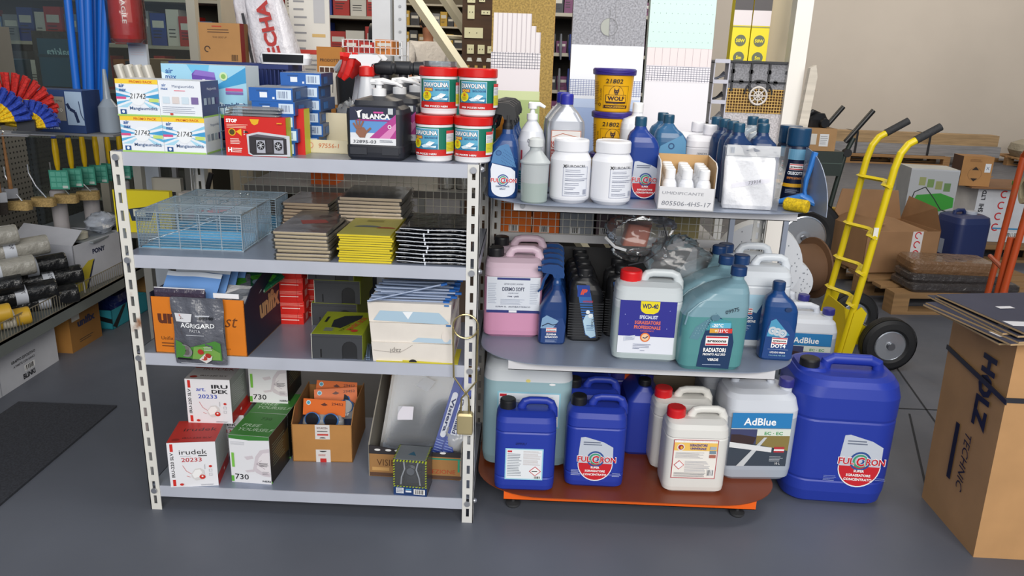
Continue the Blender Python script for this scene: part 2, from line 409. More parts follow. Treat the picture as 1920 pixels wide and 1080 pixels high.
for k, (x_, w_, c, l) in enumerate(((-.035, .115, 'e8741c', 'orange carton in the rear wire basket, left of the pair'), (.075, .095, 'e06a18', 'orange carton in the rear wire basket, right of the pair'), (.185, .12, '9aa0a8', 'pale grey carton in the rear wire basket beside the orange ones'), (.29, .07, '6a5a60', 'mauve grey carton in the rear wire basket'), (.50, .24, '9c9064', 'olive tan carton at the right of the rear wire basket'))):
    carton('basket_carton', l, 'carton', w_, .2, .13, (x_, 2.79, .7775), 0, c, kind='', deco=lambda mb: Dec(mb, front(-.1)).bars(-.02, .02, .03, .02, n=6))
# ================================================================ bottles and cans
def ribcap(r, h, mat, n=28):
    mb = MB(); secs = []
    for z, k in ((0, 1), (h*.78, 1), (h*.93, .97), (h, .86)):
        secs.append([((r*k*(1+(.035 if i % 2 else 0)))*cos(2*pi*i/n), (r*k*(1+(.035 if i % 2 else 0)))*sin(2*pi*i/n), z) for i in range(n)])
    mb.loft(secs, mat); return mb
def put(o, x, y, z): o.location = (x, y, z); return o
def fulcron_badge(d, cx, cy, s, sub=('SUPER', 'SGRASSATORE', 'CONCENTRATO'), head='PRESTAZIONI PROFESSIONALI', plain=False):
    n = 16
    if plain:
        d.poly([(cx-.5*s, cy+.42*s), (cx-.44*s, cy+.66*s), (cx+.3*s, cy+.5*s), (cx+.48*s, cy+.36*s), (cx+.5*s, cy-.3*s)] + [(cx+.02*s+.47*s*cos(-i/n*pi), cy-.35*s+.33*s*sin(-i/n*pi)) for i in range(n+1)], 'dfe4ee')
    else:
        d.poly([(cx-.46*s, cy+.1*s), (cx-.42*s, cy+.62*s), (cx-.3*s, cy+.64*s), (cx+.2*s, cy+.5*s), (cx+.45*s, cy+.36*s), (cx+.47*s, cy-.15*s), (cx-.46*s, cy-.15*s)], 'c3cad6')
        d.poly([(cx+.47*s*cos(-i/n*pi), cy-.14*s+.52*s*sin(-i/n*pi)) for i in range(n+1)], 'eef0f4')
        d.poly([(cx+.45*s*cos(-i/n*pi), cy-.13*s+.5*s*sin(-i/n*pi)) for i in range(n+1)], 'c8202c')
        d.lines(cx-.34*s, cy+.52*s, .5*s, .13*s, 2, '6b7488', .45)
    for r0, r1, c in ((.19, .235, '2b4f93'), (.12, .165, '3d9a76'), (.05, .09, '2b4f93')): d.ring(cx, cy, r0*s, r1*s, c)
    d.text('FUL', cx-.125*s, cy-.08*s, .165*s, 'f6f6f8', 'r', .06, w=.37*s); d.text('RON', cx+.125*s, cy-.08*s, .165*s, 'f6f6f8', 'l', .06, w=.43*s); d.text('C', cx, cy-.11*s, .22*s, 'f6f6f8', 'c', .06, w=.2*s)
    d.text('FUL', cx-.13*s, cy-.08*s, .16*s, 'c8202c', 'r', .025, w=.35*s); d.text('RON', cx+.13*s, cy-.08*s, .16*s, 'c8202c', 'l', .025, w=.41*s); d.text('C', cx, cy-.11*s, .22*s, 'c8202c', 'c', .03, w=.18*s)
    for i, t in enumerate(sub): d.text(t, cx, cy-(.27+i*.105)*s, .06*s, '5a6a8a' if plain else 'ffffff', 'c', .03)
def arexons(d, cx, cy, w):
    h = w*.46
    d.rect(cx-w/2, cy-h/2, w, h, 'f2f2f2'); d.rect(cx-w/2*.96, cy+h*.28, w*.96, h*.16, 'c92431'); d.rect(cx-w/2*.96, cy-h*.44, w*.96, h*.16, 'c92431')
    d.text('arexons', cx, cy-h*.13, h*.3, '1a1a1a', 'c', .03, w=w*.84)
def jerrycan(name, label, W, D, H, body, capm, loc, rz=0, group=None, deco=None, capx=-.31, cap_r=.023, level=None, liquid=None, capz=.885, cat='jerrycan', arch=True, flip=1, extra=None, foot=.0):
    t = thing(name, label, cat, loc, rz, group)
    mb = MB(); rows = [(0, W*.86, D*.8, 0, .02), (.010, W*.98, D*.97, 0, .026), (.05*H+.01, W, D, 0, .028)]
    rows += [(.16*H, W, D, 0, .028), (.175*H, W*.985, D*.975, 0, .028), (.19*H, W, D, 0, .028)] if foot else []
    lz = level*H if level else None
    body_rows = [.62*H, .69*H]
    for z in sorted(body_rows+([lz] if lz else [])): rows.append((z, W, D, 0, .03))
    rows += [(.705*H, W*.985, D*.97, 0, .03), (.72*H, W, D, 0, .03), (.81*H, W*.985, D*.96, 0, .032), (.86*H, W*.94, D*.8, 0, .03), (.89*H, W*.86, D*.5, 0, .022), (.897*H, W*.8, D*.42, 0, .02)]
    mats = None
    if lz: mats = [liquid if rows[j+1][0] <= lz+1e-6 else body for j in range(len(rows)-1)]
    mb.vessel(rows, body, mats=mats)
    mb.lathe([(cap_r*.9, capz*H-.025), (cap_r*.9, capz*H+.004)], body, 20, (capx*W*flip, 0, 0)); mb.build('body', t, 50)
    put(ribcap(cap_r*1.06, .030, capm).build('cap', t), capx*W*flip, 0, capz*H+.002)
    if arch:
        mb = MB(); a = [(-.10, .80), (-.075, .915), (-.03, .962), (.05, .978), (.2, .98), (.33, .978), (.405, .955), (.44, .89), (.445, .80)]
        mb.tube([(x*W*flip, 0, z*H) for x, z in a], [.0125, .0115, .0105, .010, .010, .010, .0105, .012, .0125], body, 10, sq=1.25); mb.build('handle', t, 60)
    if deco:
        mb = MB(); deco(Dec(mb, front(-D/2))); mb.build('label', t, 0)
    if extra: extra(t)
    return t
HD = lambda c, r=.38: M(c, r, 0, 'plastic')
BLK = HD('16171a', .45)
def oil_bottle(name, label, W, D, H, body, capm, loc, rz=0, group=None, deco=None, neck=-.18, flip=1, cat='bottle', swirl=None, cap_r=.016, ribs=False, up=.04):
    """flat one-litre bottle: neck to one side, shoulder running down to the other"""
    t = thing(name, label, cat, loc, rz, group); n = neck*W*flip; s = flip
    mb = MB()
    rows = [(0, W*.86, D*.84, 0, .012), (.006, W*.96, D*.97, 0, .016), (.3*H, W*.98, D, 0, .018), (.5*H, W, D, 0, .02), ((.60+up)*H, W*.97, D, 0, .02),
            ((.66+up)*H, W*.92, D*.97, -.03*W*s, .02), ((.72+up)*H, W*.80, D*.9, -.07*W*s, .02), ((.77+up)*H, W*.6, D*.75, -.12*W*s+.0, .018), ((.81+up)*H, W*.4, D*.6, n*.95, .015), ((.84+up)*H, cap_r*1.9, cap_r*1.9, n, .013), (.93*H, cap_r*1.75, cap_r*1.75, n, .013)]
    mb.vessel(rows, body)
    if ribs:
        for i in range(14): mb.cbox((0, 0, .08*H+i*.035*H), (W*1.015, D*1.03, .0035), M('2a2b2e', .35))
    mb.build('body', t, 55)
    put(ribcap(cap_r, .11*H, capm, 24).build('cap', t), n, 0, .89*H)
    if deco:
        mb = MB(); deco(Dec(mb, front(-D/2))); mb.build('label', t, 0)
    return t
def trigger_head(t, mat, z, s=1.0, face=-1, lever=None, nose=None, name='trigger_head'):
    mb = MB(); k = face
    mb.lathe([(.0155*s, z-.03), (.0155*s, z-.008), (.012*s, z), (.012*s, z+.02*s)], mat, 18)
    poly = [(.020, 0), (.022, .012), (.016, .034), (0, .044), (-.03, .046), (-.052, .040), (-.056, .030), (-.05, .018), (-.018, .012), (-.012, 0)]
    mb.prism([(-k*x*s, z+.008+y*s) for x, y in poly], .022*s, mat, 'y', -.011*s)
    o = mb.build(name, t, 30)
    mb = MB(); mb.tube([(k*.030*s, 0, z+.024*s), (k*.044*s, 0, z-.002*s), (k*.05*s, 0, z-.03*s), (k*.062*s, 0, z-.042*s)], [.006*s, .0055*s, .005*s, .003*s], lever or mat, 8, sq=1.3); mb.build('lever', o)
    mb = MB(); mb.lathe([(.009*s, 0), (.008*s, .012*s)], nose or mat, 14, (k*.053*s if k > 0 else k*.053*s-.012*s, 0, z+.036*s), 'x'); mb.build('nozzle', o)
    return o
# ---------------------------------------------------------------- base shelf of the display unit
BLUE = HD('2339a0', .42)
def base_shelf_goods():
    z = GZ[0]
    WH = M('dfe5ea', .35, 0, 'milky'); AQ = M('a9c6cf', .35, 0, 'milky')
    # large pale tank at the back left
    t = thing('large_jerrycan', 'large translucent jerrycan of pale blue liquid, left end of the orange base shelf', 'jerrycan', (.031, 2.275+.11, z))
    W, D, H = .29, .22, .395
    mb = MB(); rows = [(0, W*.86, D*.8), (.012, W*.97, D*.97), (.04, W, D), (.29, W, D), (.31, W, D), (.345, W*.97, D*.95), (.375, W*.86, D*.8), (.388, W*.6, D*.5)]
    mb.vessel([r+(0, .045) for r in rows], WH, mats=[M('a3c4cc', .35, 0, 'milky')]*3+[M('a3c4cc', .35, 0, 'milky')]+[WH]*3); mb.build('body', t, 50)
    put(ribcap(.026, .022, HD('e8e8ea')).build('cap', t), -.08, .02, .382)
    mb = MB(); mb.tube([(-.02, 0, .38), (0, 0, .40), (.08, 0, .40), (.1, 0, .375)], .011, WH, 8); mb.build('handle', t)
    mb = MB(); d = Dec(mb, front(-D/2)); d.rect(-.098, .15, .205, .125, '8fc6d8'); d.rect(-.093, .155, .195, .115, 'e6edf2')
    d.rect(-.09, .258, .022, .009, 'c92431'); d.lines(-.09, .25, .085, .085, 12, '7d8794', .35); d.lines(.012, .262, .085, .06, 9, 'b3a6a0', .3)
    d.text('0993', .078, .232, .02, '222533', 'l', 0, rot=-pi/2); d.ell(.0, .315, .008, .006, 'e6d780', 7); d.ell(.078, .305, .011, .004, 'f3f3f3', 7); mb.build('label', t, 0)
    # blue can with the white data label
    def lab(d):
        d.rect(-.062, .045, .118, .108, '9fd3e6'); d.rect(-.058, .049, .110, .100, 'e9edf1'); d.rect(-.055, .14, .014, .006, 'c92431')
        d.lines(-.055, .137, .045, .08, 14, '7f8792', .35); d.lines(-.006, .146, .056, .05, 12, 'c0b4b4', .35)
        for r_ in (1, .84): d.poly([(.032, .076-.017*r_), (.032+.019*r_, .076), (.032, .076+.017*r_), (.032-.019*r_, .076)], 'c92431' if r_ == 1 else 'f4f4f4')
        d.lines(.022, .08, .02, .008, 1, '333333'); d.bars(.03, .051, .02, .008, n=8); d.text('0993U', -.015, .166, .009, '111a55', shear=.2)
    jerrycan('jerrycan', 'blue jerrycan with white data sheet label, front left of the orange base shelf', .188, .135, .292, BLUE, BLK, (.028, 2.125+.068, z), .02, deco=lab, foot=1)
    def ful(d):
        fulcron_badge(d, 0, .105, .118); d.lines(-.075, .068, .03, .022, 5, 'c9d3ee', .25); d.lines(.055, .06, .028, .014, 3, 'c9d3ee', .25)
    a = jerrycan('jerrycan', 'blue jerrycan with red and silver shield label on the orange base shelf', .188, .125, .297, BLUE, BLK, (.252, 2.165+.064, z), -.01, 'blue degreaser jerrycans on the base shelf', deco=ful, foot=1)
    dup(a, (.243, 2.165+.064+.135, z), .0, 'blue jerrycan directly behind the shield labelled one on the orange base shelf')
    dup(a, (.225, 2.165+.064+.27, z), .02, 'blue jerrycan, rearmost of the row of three on the orange base shelf')
    # side-on blue can
    t = thing('jerrycan', 'blue jerrycan turned side-on at the middle back of the orange base shelf', 'jerrycan', (.432, 2.385+.10, z), 0)
    W, D, H = .128, .19, .275
    mb = MB(); mb.vessel([(0, W*.86, D*.9, 0, .02), (.012, W, D, 0, .022), (.17, W, D, 0, .022), (.2, W*.92, D, 0, .022), (.235, W*.5, D*.9, 0, .02), (.25, .044, .16, 0, .018)], BLUE); mb.build('body', t, 50)
    put(ribcap(.021, .024, BLK).build('cap', t), 0, -.05, .248)
    mb = MB(); mb.tube([(0, -.01, .24), (0, .01, .268), (0, .06, .268), (0, .075, .235)], .010, BLUE, 8); mb.build('handle', t)
    # more cans standing at the back
    RB = HD('2b2a86')
    jerrycan('jerrycan', 'dark violet blue jerrycan with an orange label at the back of the orange base shelf', .17, .11, .29, RB, BLK, (.405, 2.62, z), .1, deco=lambda d: d.rect(-.03, .19, .08, .05, 'e0561f'))
    # white cans with red caps
    MW = M('ecebe6', .4, 0, 'milky'); RED = HD('cf1d22')
    def ch(d):
        d.rect(-.078, .055, .14, .135, 'b5444e'); d.rect(-.0755, .0575, .135, .13, 'f2eee6'); d.rect(-.0755, .152, .135, .028, 'f3c766'); d.text('FORMATO PROFESSIONALE', -.008, .1815, .0065, 'ffffff', w=.12, bold=.02)
        d.ell(-.055, .164, .012, .012, 'e4e0d8'); d.ell(-.055, .164, .0085, .0085, 'a3262c'); d.ell(-.053, .163, .004, .005, 'e8b33a'); d.text('SGRASSATORE', .0, .168, .0085, '3b3b93', w=.055, bold=.03); d.text('UNIVERSALE', .0, .157, .0075, '3b3b93', w=.05, bold=.03)
        d.lines(-.07, .148, .09, .022, 6, '9a9aa4', .35); d.lines(-.038, .118, .08, .04, 10, 'a5a5b0', .35)
        for r_ in (1, .85): d.poly([(-.056, .103-.016*r_), (-.04-.016*(1-r_), .103), (-.056, .103+.016*r_), (-.072+.016*(1-r_), .103)], 'c92431' if r_ == 1 else 'f4f4f4')
        for k, c in enumerate(('a8b4c0', '7d93a0', 'b06a5a')): d.rect(.036, .148-k*.014+.01, .02, .011, c)
        d.bars(.036, .068, .018, .02, n=9); d.lines(-.07, .078, .1, .016, 4, '88888f', .35)
    a = jerrycan('jerrycan', 'white red-capped jerrycan with red framed yellow label on the orange base shelf', .196, .125, .272, MW, RED, (.566, 2.158+.064, z), .03, deco=ch, cap_r=.027, capx=-.33, cat='jerrycan')
    b = jerrycan('jerrycan', 'white red-capped jerrycan directly behind the one with the red framed yellow label', .196, .125, .275, MW, RED, (.548, 2.158+.064+.14, z), .03, cap_r=.027, capx=-.33)
    # AdBlue cans
    MA = M('dadfe8', .35, 0, 'milky'); PUR = HD('30307f')
    def adb(W, H):
        def f(d):
            x, y, w, h = -.105, .055, .195, .19
            d.rect(x, y, w, h, '3b4552'); d.rect(x, y+h*.72, w, h*.28, '2a7fbd'); d.text('AdBlue', x+w*.47, y+h*.775, .026, 'ffffff', w=.105, bold=.02); d.rect(x, y+h*.70, w, .0025, 'dfe8ee')
            d.rect(x, y+h*.42, w*.44, h*.28, '41456b'); d.poly([(x+.002, y+h*.42), (x+w*.4, y+h*.42), (x+w*.44, y+h*.55), (x+.03, y+h*.6), (x+.002, y+h*.6)], '3a2a2c')
            d.poly([(x+w*.44, y+h*.42), (x+w, y+h*.3), (x+w, y+h*.62), (x+w*.44, y+h*.60)], '8a7a45'); d.rect(x+w*.44, y+h*.58, w*.56, h*.12, 'dfe6dc'); d.text('EC · EC', x+w*.72, y+h*.6, .011, '3f9a5a', w=.06, bold=.03)
            d.poly([(x+.03, y), (x+.055, y), (x+w*.62, y+h*.55), (x+w*.57, y+h*.55)], 'c9ced2')
            d.poly([(x, y+h*.36), (x+w*.72, y+h*.27), (x+w*.72, y+h*.36), (x, y+h*.46)], 'e2e4e6'); d.rect(x+w*.76, y+h*.27, .034, .02, 'b8333c'); d.rect(x+w*.76, y+h*.30, .034, .006, 'f2f2f2')
            d.lines(x+w*.7, y+h*.2, .045, .02, 4, 'c7ced6', .3); d.text('10 L', x+w*.85, y+h*.04, .008, 'ffffff')
        return f
    def can10(label, loc, rz, W=.235, H=.335, D=.18, deco=True, group=None):
        t = thing('jerrycan', label, 'jerrycan', loc, rz, group)
        mb = MB(); lo = M('b5bfcc', .35, 0, 'milky')
        mb.vessel([(0, W*.88, D*.86, 0, .03), (.012, W*.98, D*.97, 0, .035), (.04, W, D, 0, .035), (.225, W, D, 0, .035), (.25, W, D, 0, .035), (.285, W*.97, D*.92, -.004, .04), (.3, W*.86, D*.78, -.01, .04), (.308, W*.5, D*.5, -.03, .03)], MA, mats=[lo, lo, lo, MA, MA, MA, MA])
        mb.lathe([(.02, .28), (.02, .318)], MA, 18, (W*.36, -.02, 0)); mb.build('body', t, 50)
        put(ribcap(.024, .026, PUR).build('cap', t), W*.36, -.02, .312)
        mb = MB(); mb.tube([(-.075, .02, .295), (-.068, .02, .325), (-.04, .02, .333), (.02, .02, .333), (.045, .02, .325), (.052, .02, .295)], .012, MA, 10, sq=1.2); mb.build('handle', t, 60)
        if deco: mb = MB(); adb(W, H)(Dec(mb, front(-D/2))); mb.build('label', t, 0)
        return t
    c = can10('clear purple-capped jerrycan with blue road picture label on the orange base shelf', (.788, 2.255+.09, z), .06)
    can10('clear jerrycan with no label showing, behind the purple-capped one on the base shelf', (.765, 2.56, z), .02, deco=False)
    dup(c, (1.205, 3.11, .0905), -.05, 'clear jerrycan with purple cap and blue label, just behind the big blue tank')
    dup(c, (1.165, 3.30, .0905), -.05, 'clear jerrycan with purple cap, rearmost of the two behind the big blue tank')
    # 25 litre tank on the floor
    t = thing('large_jerrycan', 'big royal blue twenty five litre jerrycan with round shield label standing on the floor', 'jerrycan', (1.075, 2.245+.16, 0), -.05)
    W, D, H = .345, .285, .485; mb = MB()
    mb.vessel([(0, W*.84, D*.84, 0, .05), (.012, W*.94, D*.95, 0, .07), (.05, W*.98, D, 0, .075), (.085, W, D, 0, .08), (.09, W*.992, D*.985, 0, .08), (.098, W, D, 0, .08), (.30, W, D, 0, .08), (.306, W*.99, D*.985, 0, .08), (.315, W, D, 0, .08), (.385, W, D, 0, .08), (.42, W*.97, D*.96, 0, .09), (.438, W*.9, D*.88, 0, .09), (.446, W*.78, D*.74, 0, .08), (.436, W*.5, D*.3, .02, .04)], BLUE, n=7)
    mb.vessel([(.43, .10, .16, -.105, .04), (.452, .085, .13, -.105, .035)], BLUE); mb.build('body', t, 50)
    put(ribcap(.031, .03, BLK, 36).build('cap', t), -.115, -.03, .448)
    mb = MB(); mb.tube([(-.055, 0, .43), (-.05, 0, .458), (-.03, 0, .468), (.09, 0, .468), (.115, 0, .458), (.12, 0, .43)], .015, BLUE, 10, sq=1.3); mb.build('handle', t, 60)
    mb = MB(); d = Dec(mb, front(-D/2)); fulcron_badge(d, .055, .17, .145); d.lines(-.055, .115, .045, .022, 4, 'a9b6e0', .2); d.lines(.11, .115, .035, .012, 2, 'a9b6e0', .2); mb.build('label', t, 0)
base_shelf_goods()
# ---------------------------------------------------------------- middle shelf of the display unit
def mid_shelf_goods():
    z = GZ[1]
    PK = M('dfc6d6', .35, 0, 'milky'); PL = M('dd9ec0', .35, 0, 'milky')
    def dermo(d):
        d.rect(-.084, .085, .168, .118, 'd9dfe9'); d.rect(-.084, .085, .168, .009, '2a3578'); d.rect(-.052, .194, .104, .007, '2a3578')
        d.text('SAPONE LIQUIDO LAVAMANI', 0, .178, .0055, '444b66', w=.06); d.text('DERMO SOFT', 0, .158, .0125, '2c3352', w=.07, bold=.02); d.text('LIQUID SOAP', 0, .149, .004, '555f7a'); d.text('rosa - pink', 0, .138, .006, '444b66', bold=.02)
        d.lines(-.04, .132, .08, .02, 5, '9aa3b8', .3); d.lines(-.08, .185, .028, .07, 12, 'b0b8c8', .3); d.lines(.052, .185, .028, .07, 12, 'b0b8c8', .3); d.rect(-.013, .087, .025, .007, 'e8ebf2'); d.text('0.FRM 5L  ANTIBATTERICO', 0, .104, .0045, '333a5a', w=.11)
    a = jerrycan('jerrycan', 'pink soap jerrycan with grey and navy label, front left of the middle display shelf', .185, .13, .285, PK, BLK, (-.03, 2.312+.066, z), .04, 'pink soap jerrycans', level=.70, liquid=PL, deco=dermo)
    dup(a, (-.018, 2.312+.066+.15, z), .04, 'pink soap jerrycan, rear one of the two on the middle display shelf')
    # navy trigger bottles
    NV = HD('1a3a72', .3); NVL = HD('20467f', .3)
    def trig_bottle(label, loc, rz, deco, W=.088, D=.06, H=.265, body=NV, head=NVL, group=None, face=-1, name='spray_bottle'):
        t = thing(name, label, 'spray bottle', loc, rz, group)
        mb = MB(); mb.vessel([(0, W*.86, D*.86, 0, .012), (.006, W*.97, D, 0, .018), (.09, W, D, 0, .02), (.115, W*.95, D, .001, .02), (.14, W*.78, D*.95, .006, .02), (.16, W*.56, D*.8, .010, .016), (.175, W*.36, D*.55, .010, .013), (.19, W*.33, D*.5, .010, .013)], body); mb.build('body', t, 55)
        h = trigger_head(t, head, .205, .95*H/.265, face); h.location.x = .010
        if deco: mb = MB(); deco(Dec(mb, front(-D/2))); mb.build('label', t, 0)
        return t
    def elim(d):
        d.poly([(-.036, .008), (.036, .008), (.04, .06), (.03, .09), (-.034, .082)], '1d3f7a'); d.poly([(-.038, .055), (.0, .055), (.018, .08), (-.02, .098), (-.034, .088)], '7fa2c4'); d.curve([(-.034, .062), (-.015, .072), (.0, .066), (.014, .07)], .003, '16223f')
        arexons(d, -.004, .05, .032); d.text('ELIMINA', -.003, .033, .006, 'ffffff', bold=.03); d.text('GHIACCIO', -.003, .024, .006, 'ffffff', bold=.03); d.lines(-.022, .019, .04, .01, 3, 'b5c4de', .3)
    a = trig_bottle('navy trigger spray bottle with winter scene label, frontmost of its row', (.098, 2.262+.034, z), .05, elim, group='navy trigger bottles on the middle shelf')
    words = ('second', 'third', 'fourth', 'rearmost')
    for i in range(4): dup(a, (.100+.003*i, 2.296+.068*(i+1), z), .05, 'navy trigger spray bottle, %s of the row on the middle display shelf' % words[i])
    # black ribbed bottles
    def ip(d):
        d.poly([(-.036, .195), (-.006, .192), (.016, .165), (.026, .12), (.044, .012), (.02, .006), (-.004, .02), (-.014, .07), (-.04, .19)], '131417')
        d.poly([(-.031, .188), (-.006, .186), (.011, .162), (.020, .12), (.037, .016), (.02, .012), (.001, .024), (-.009, .07), (-.034, .186)], '2c63a8')
        d.poly([(.0, .09), (.022, .095), (.035, .02), (.02, .014), (.003, .026), (-.008, .07)], 'b9d8ec'); d.poly([(-.03, .15), (.012, .15), (.006, .188), (-.031, .188)], '1c3f92')
        d.text('IP', -.012, .158, .017, 'e2512a', bold=.05, shear=.3); d.text('ANTIFREEZE', .004, .132, .006, 'b93a45', w=.032, bold=.03); d.ell(.006, .1, .007, .007, 'eef6fb', 6); d.ell(.015, .088, .008, .008, 'eef6fb', 6); d.text('09926', .026, .052, .008, '15182a', 'l', rot=pi/2)
        d.lines(.004, .058, .026, .02, 4, '3b6ba0', .3)
    BB = HD('1c1d20', .4)
    b = oil_bottle('oil_bottle', 'black ribbed bottle with blue swoosh label, frontmost of its row on the middle shelf', .108, .068, .238, BB, BLK, (.203, 2.305+.035, z), .03, 'black ribbed bottles', deco=ip, neck=-.06, cap_r=.0235, ribs=True, up=.06)
    for i in range(3): dup(b, (.203-.002*i, 2.34+.078*(i+1), z), .03, 'black ribbed bottle, %s of the row beside the navy trigger bottles' % words[i+(1 if i == 2 else 0)])
    c = dup(b, (.325, 2.39, z), -.05, 'black ribbed bottle partly hidden behind the white red capped can on the middle display shelf')
    dup(b, (.322, 2.475, z), -.05, 'black ribbed bottle in the second row, under the clear plastic bags')
    # white can with blue and yellow label
    WD = M('d6dde0', .35, 0, 'milky'); WDL = M('c2cfcf', .35, 0, 'milky')
    def wd(d):
        d.rect(-.086, .028, .166, .165, 'e6e9f2'); d.rect(-.086, .082, .166, .111, '2b2c8e')
        d.poly([(-.026, .192), (.030, .192), (.030, .17), (.026, .16), (.014, .153), (-.010, .153), (-.022, .16), (-.026, .17)], 'ecd91c'); d.text('WD-40', .002, .170, .0145, '16205e', w=.047, bold=.03)
        d.text('SPECIALIST', .0, .138, .0105, 'dfe3f4', w=.054, bold=.03); d.text('SGRASSATORE', -.002, .121, .0105, 'e8745a', w=.076, bold=.03); d.text('PROFESSIONALE', -.002, .106, .0105, 'e8745a', w=.078, bold=.03); d.text('CONCENTRATO', -.002, .098, .0045, 'e8745a', w=.04)
        d.ell(-.006, .080, .0145, .0145, 'e8742a'); d.ell(-.006, .080, .011, .011, 'f0c9a0'); d.curve([(-.013, .08), (-.006, .077), (.002, .084)], .003, '26305e'); d.poly([(-.068, .066), (-.036, .072), (-.036, .086), (-.068, .080)], 'cfd6e4'); d.lines(-.064, .08, .026, .01, 3, '8b93ad', .3)
        d.lines(-.04, .06, .062, .014, 3, '6f7896', .3); d.lines(-.04, .046, .02, .004, 1, '6f7896', .4); d.lines(-.018, .04, .014, .003, 1, '6f7896', .4)
        for q in ((.06, .166), (-.07, .15), (.055, .11), (-.06, .12)): d.ell(q[0], q[1], .0012, .0012, 'aeb6f0', 6)
    def wdx(t): pass
    jerrycan('jerrycan', 'translucent white red-capped jerrycan with purple and yellow label on the middle display shelf', .2, .13, .268, WD, HD('d8181c'), (.378, 2.15+.067, z), -.03, deco=wd, cap_r=.030, capx=-.27, level=.62, liquid=WDL)
    # sloping coolant cans
    TL = M('84a9b6', .3, 0, 'milky'); TD = M('5c9a9c', .3, 0, 'milky'); CAPB = HD('163a6b')
    def rad(d):
        d.poly([(-.046, .012), (.05, .006), (.056, .09), (.045, .14), (.01, .165), (-.024, .15), (-.04, .09)], '14345c'); d.poly([(-.03, .125), (.048, .135), (.042, .155), (-.012, .165)], '3f8f98')
        d.rect(-.018, .133, .06, .016, '5fb3cf'); d.text('-20°C', .004, .136, .010, 'ffffff', bold=.03); d.poly([(-.018, .118), (.048, .118), (.048, .132), (-.018, .132)], 'd33a34'); d.rect(-.018, .118, .026, .013, 'e0a33a'); d.text('+121°C', .016, .1205, .009, 'ffffff', bold=.03)
        arexons(d, .006, .094, .066); d.text('RADIATORI', .002, .060, .0125, 'ffffff', w=.066, bold=.03); d.text("PRONTO ALL'USO", .002, .049, .007, 'ffffff', w=.066, bold=.03); d.text('VERDE', .0, .032, .008, 'ffffff', bold=.03); d.lines(-.03, .022, .06, .004, 1, 'b5c4de', .4)
    def slope_can(label, loc, rz, body, lo, deco, group):
        t = thing('jerrycan', label, 'jerrycan', loc, rz, group); W, D = .195, .115; mb = MB()
        rows = [(0, W*.88, D*.85, -.002, .025), (.012, W*.97, D*.97, 0, .03), (.05, W*.99, D, 0, .03), (.12, W, D, .0, .03), (.165, W*.98, D, .001, .03), (.195, W*.90, D, .010, .03), (.215, W*.80, D*.98, .018, .03), (.235, W*.64, D*.94, .032, .028), (.25, W*.47, D*.8, .046, .025), (.26, W*.3, D*.6, .058, .02), (.268, .038, .038, .064, .018), (.285, .036, .036, .066, .017)]
        mb.vessel(rows, body, mats=[lo]*4+[body]*7, n=6)
        mb.build('body', t, 60); o = ribcap(.0225, .026, CAPB).build('cap', t); put(o, .066, 0, .279)
        mb = MB(); mb.tube([(-.09, -D/2+.006, .14), (-.084, -D/2+.004, .175), (-.055, -D/2+.004, .205), (-.02, -D/2+.006, .225), (.03, -D/2+.012, .235)], .003, body, 8)
        d = Dec(mb, front(-D/2))
        dm = M('5b8796', .4); d.poly([(-.075, .10), (-.06, .135), (-.02, .165), (.0, .175), (.01, .165), (-.01, .15), (-.03, .13), (-.05, .095)], dm)
        for i in range(5):
            for j in range(4+i//2): d.ell(-.062+i*.011+j*.003, .108+i*.008+j*.008, .0016, .0016, '7ea6b2', 6)
        d.ell(-.006, .166, .013, .009, '567a8c'); mb.build('grip', t)
        if deco: mb = MB(); d = Dec(mb, front(-D/2)); deco(d); d.text('09975', .042, .182, .012, '141c2e', shear=.1, rot=.3); mb.build('label', t, 0)
        return t
    a = slope_can('green blue sloping coolant jerrycan with large radiator label, frontmost of its row', (.562, 2.105+.060, z), .05, TL, TD, rad, 'sloping coolant jerrycans')
    dup(a, (.556, 2.165+.125, z), .05, 'blue green sloping coolant jerrycan, second of the row behind the radiator label')
    dup(a, (.565, 2.165+.255, z), .03, 'sloping coolant jerrycan, rearmost of its row, partly covered by clear plastic')
    # white 5 l cans with the navy caps
    W5 = M('dde3ea', .35, 0, 'milky')
    def liq(d):
        d.rect(-.08, .03, .158, .15, '1d4f86'); d.poly([(-.08, .14), (-.01, .12), (.02, .18), (-.08, .18)], 'a9cde0'); arexons(d, -.045, .125, .045); d.text('LIQUIDO', -.045, .1, .009, 'ffffff', bold=.03); d.text('PLURISTAGIONE', -.04, .089, .008, 'ffffff', w=.06, bold=.03); d.lines(-.07, .08, .05, .02, 4, 'b5c4de', .3); d.ell(-.045, .045, .009, .01, '2f9a6a')
    b = jerrycan('jerrycan', 'white navy-capped jerrycan with blue screenwash label, behind the navy brake fluid bottle', .188, .13, .292, W5, CAPB, (.748, 2.30+.066, z), -.02, deco=liq)
    dup(b, (.735, 2.366+.15, z), -.02, 'white navy-capped jerrycan, behind the one with the screenwash label')
    def dot(d):
        d.poly([(-.044, .008), (.044, .008), (.046, .09), (.02, .13), (-.03, .14), (-.04, .1)], '17407f'); d.poly([(-.038, .078), (-.030, .128), (-.016, .135), (.03, .085), (.005, .078)], '4b9ac0')
        for q in ((-.022, .097), (-.008, .094), (.008, .09)): d.ring(*q, .006, .013, 'c3ccd4', 14); d.ring(*q, .001, .004, 'e3e6ea', 8)
        arexons(d, .002, .066, .046); d.text('DOT4', .0, .044, .012, 'ffffff', bold=.04); d.rect(-.03, .038, .06, .0008, 'b5c4de'); d.text('LIQUIDO FRENI', 0, .026, .0055, 'ffffff', w=.045, bold=.02); d.text('MACHINE PER ABS', 0, .017, .004, '9fd0e0', w=.05)
        d.ell(.016, .166, .010, .007, '1c3560')
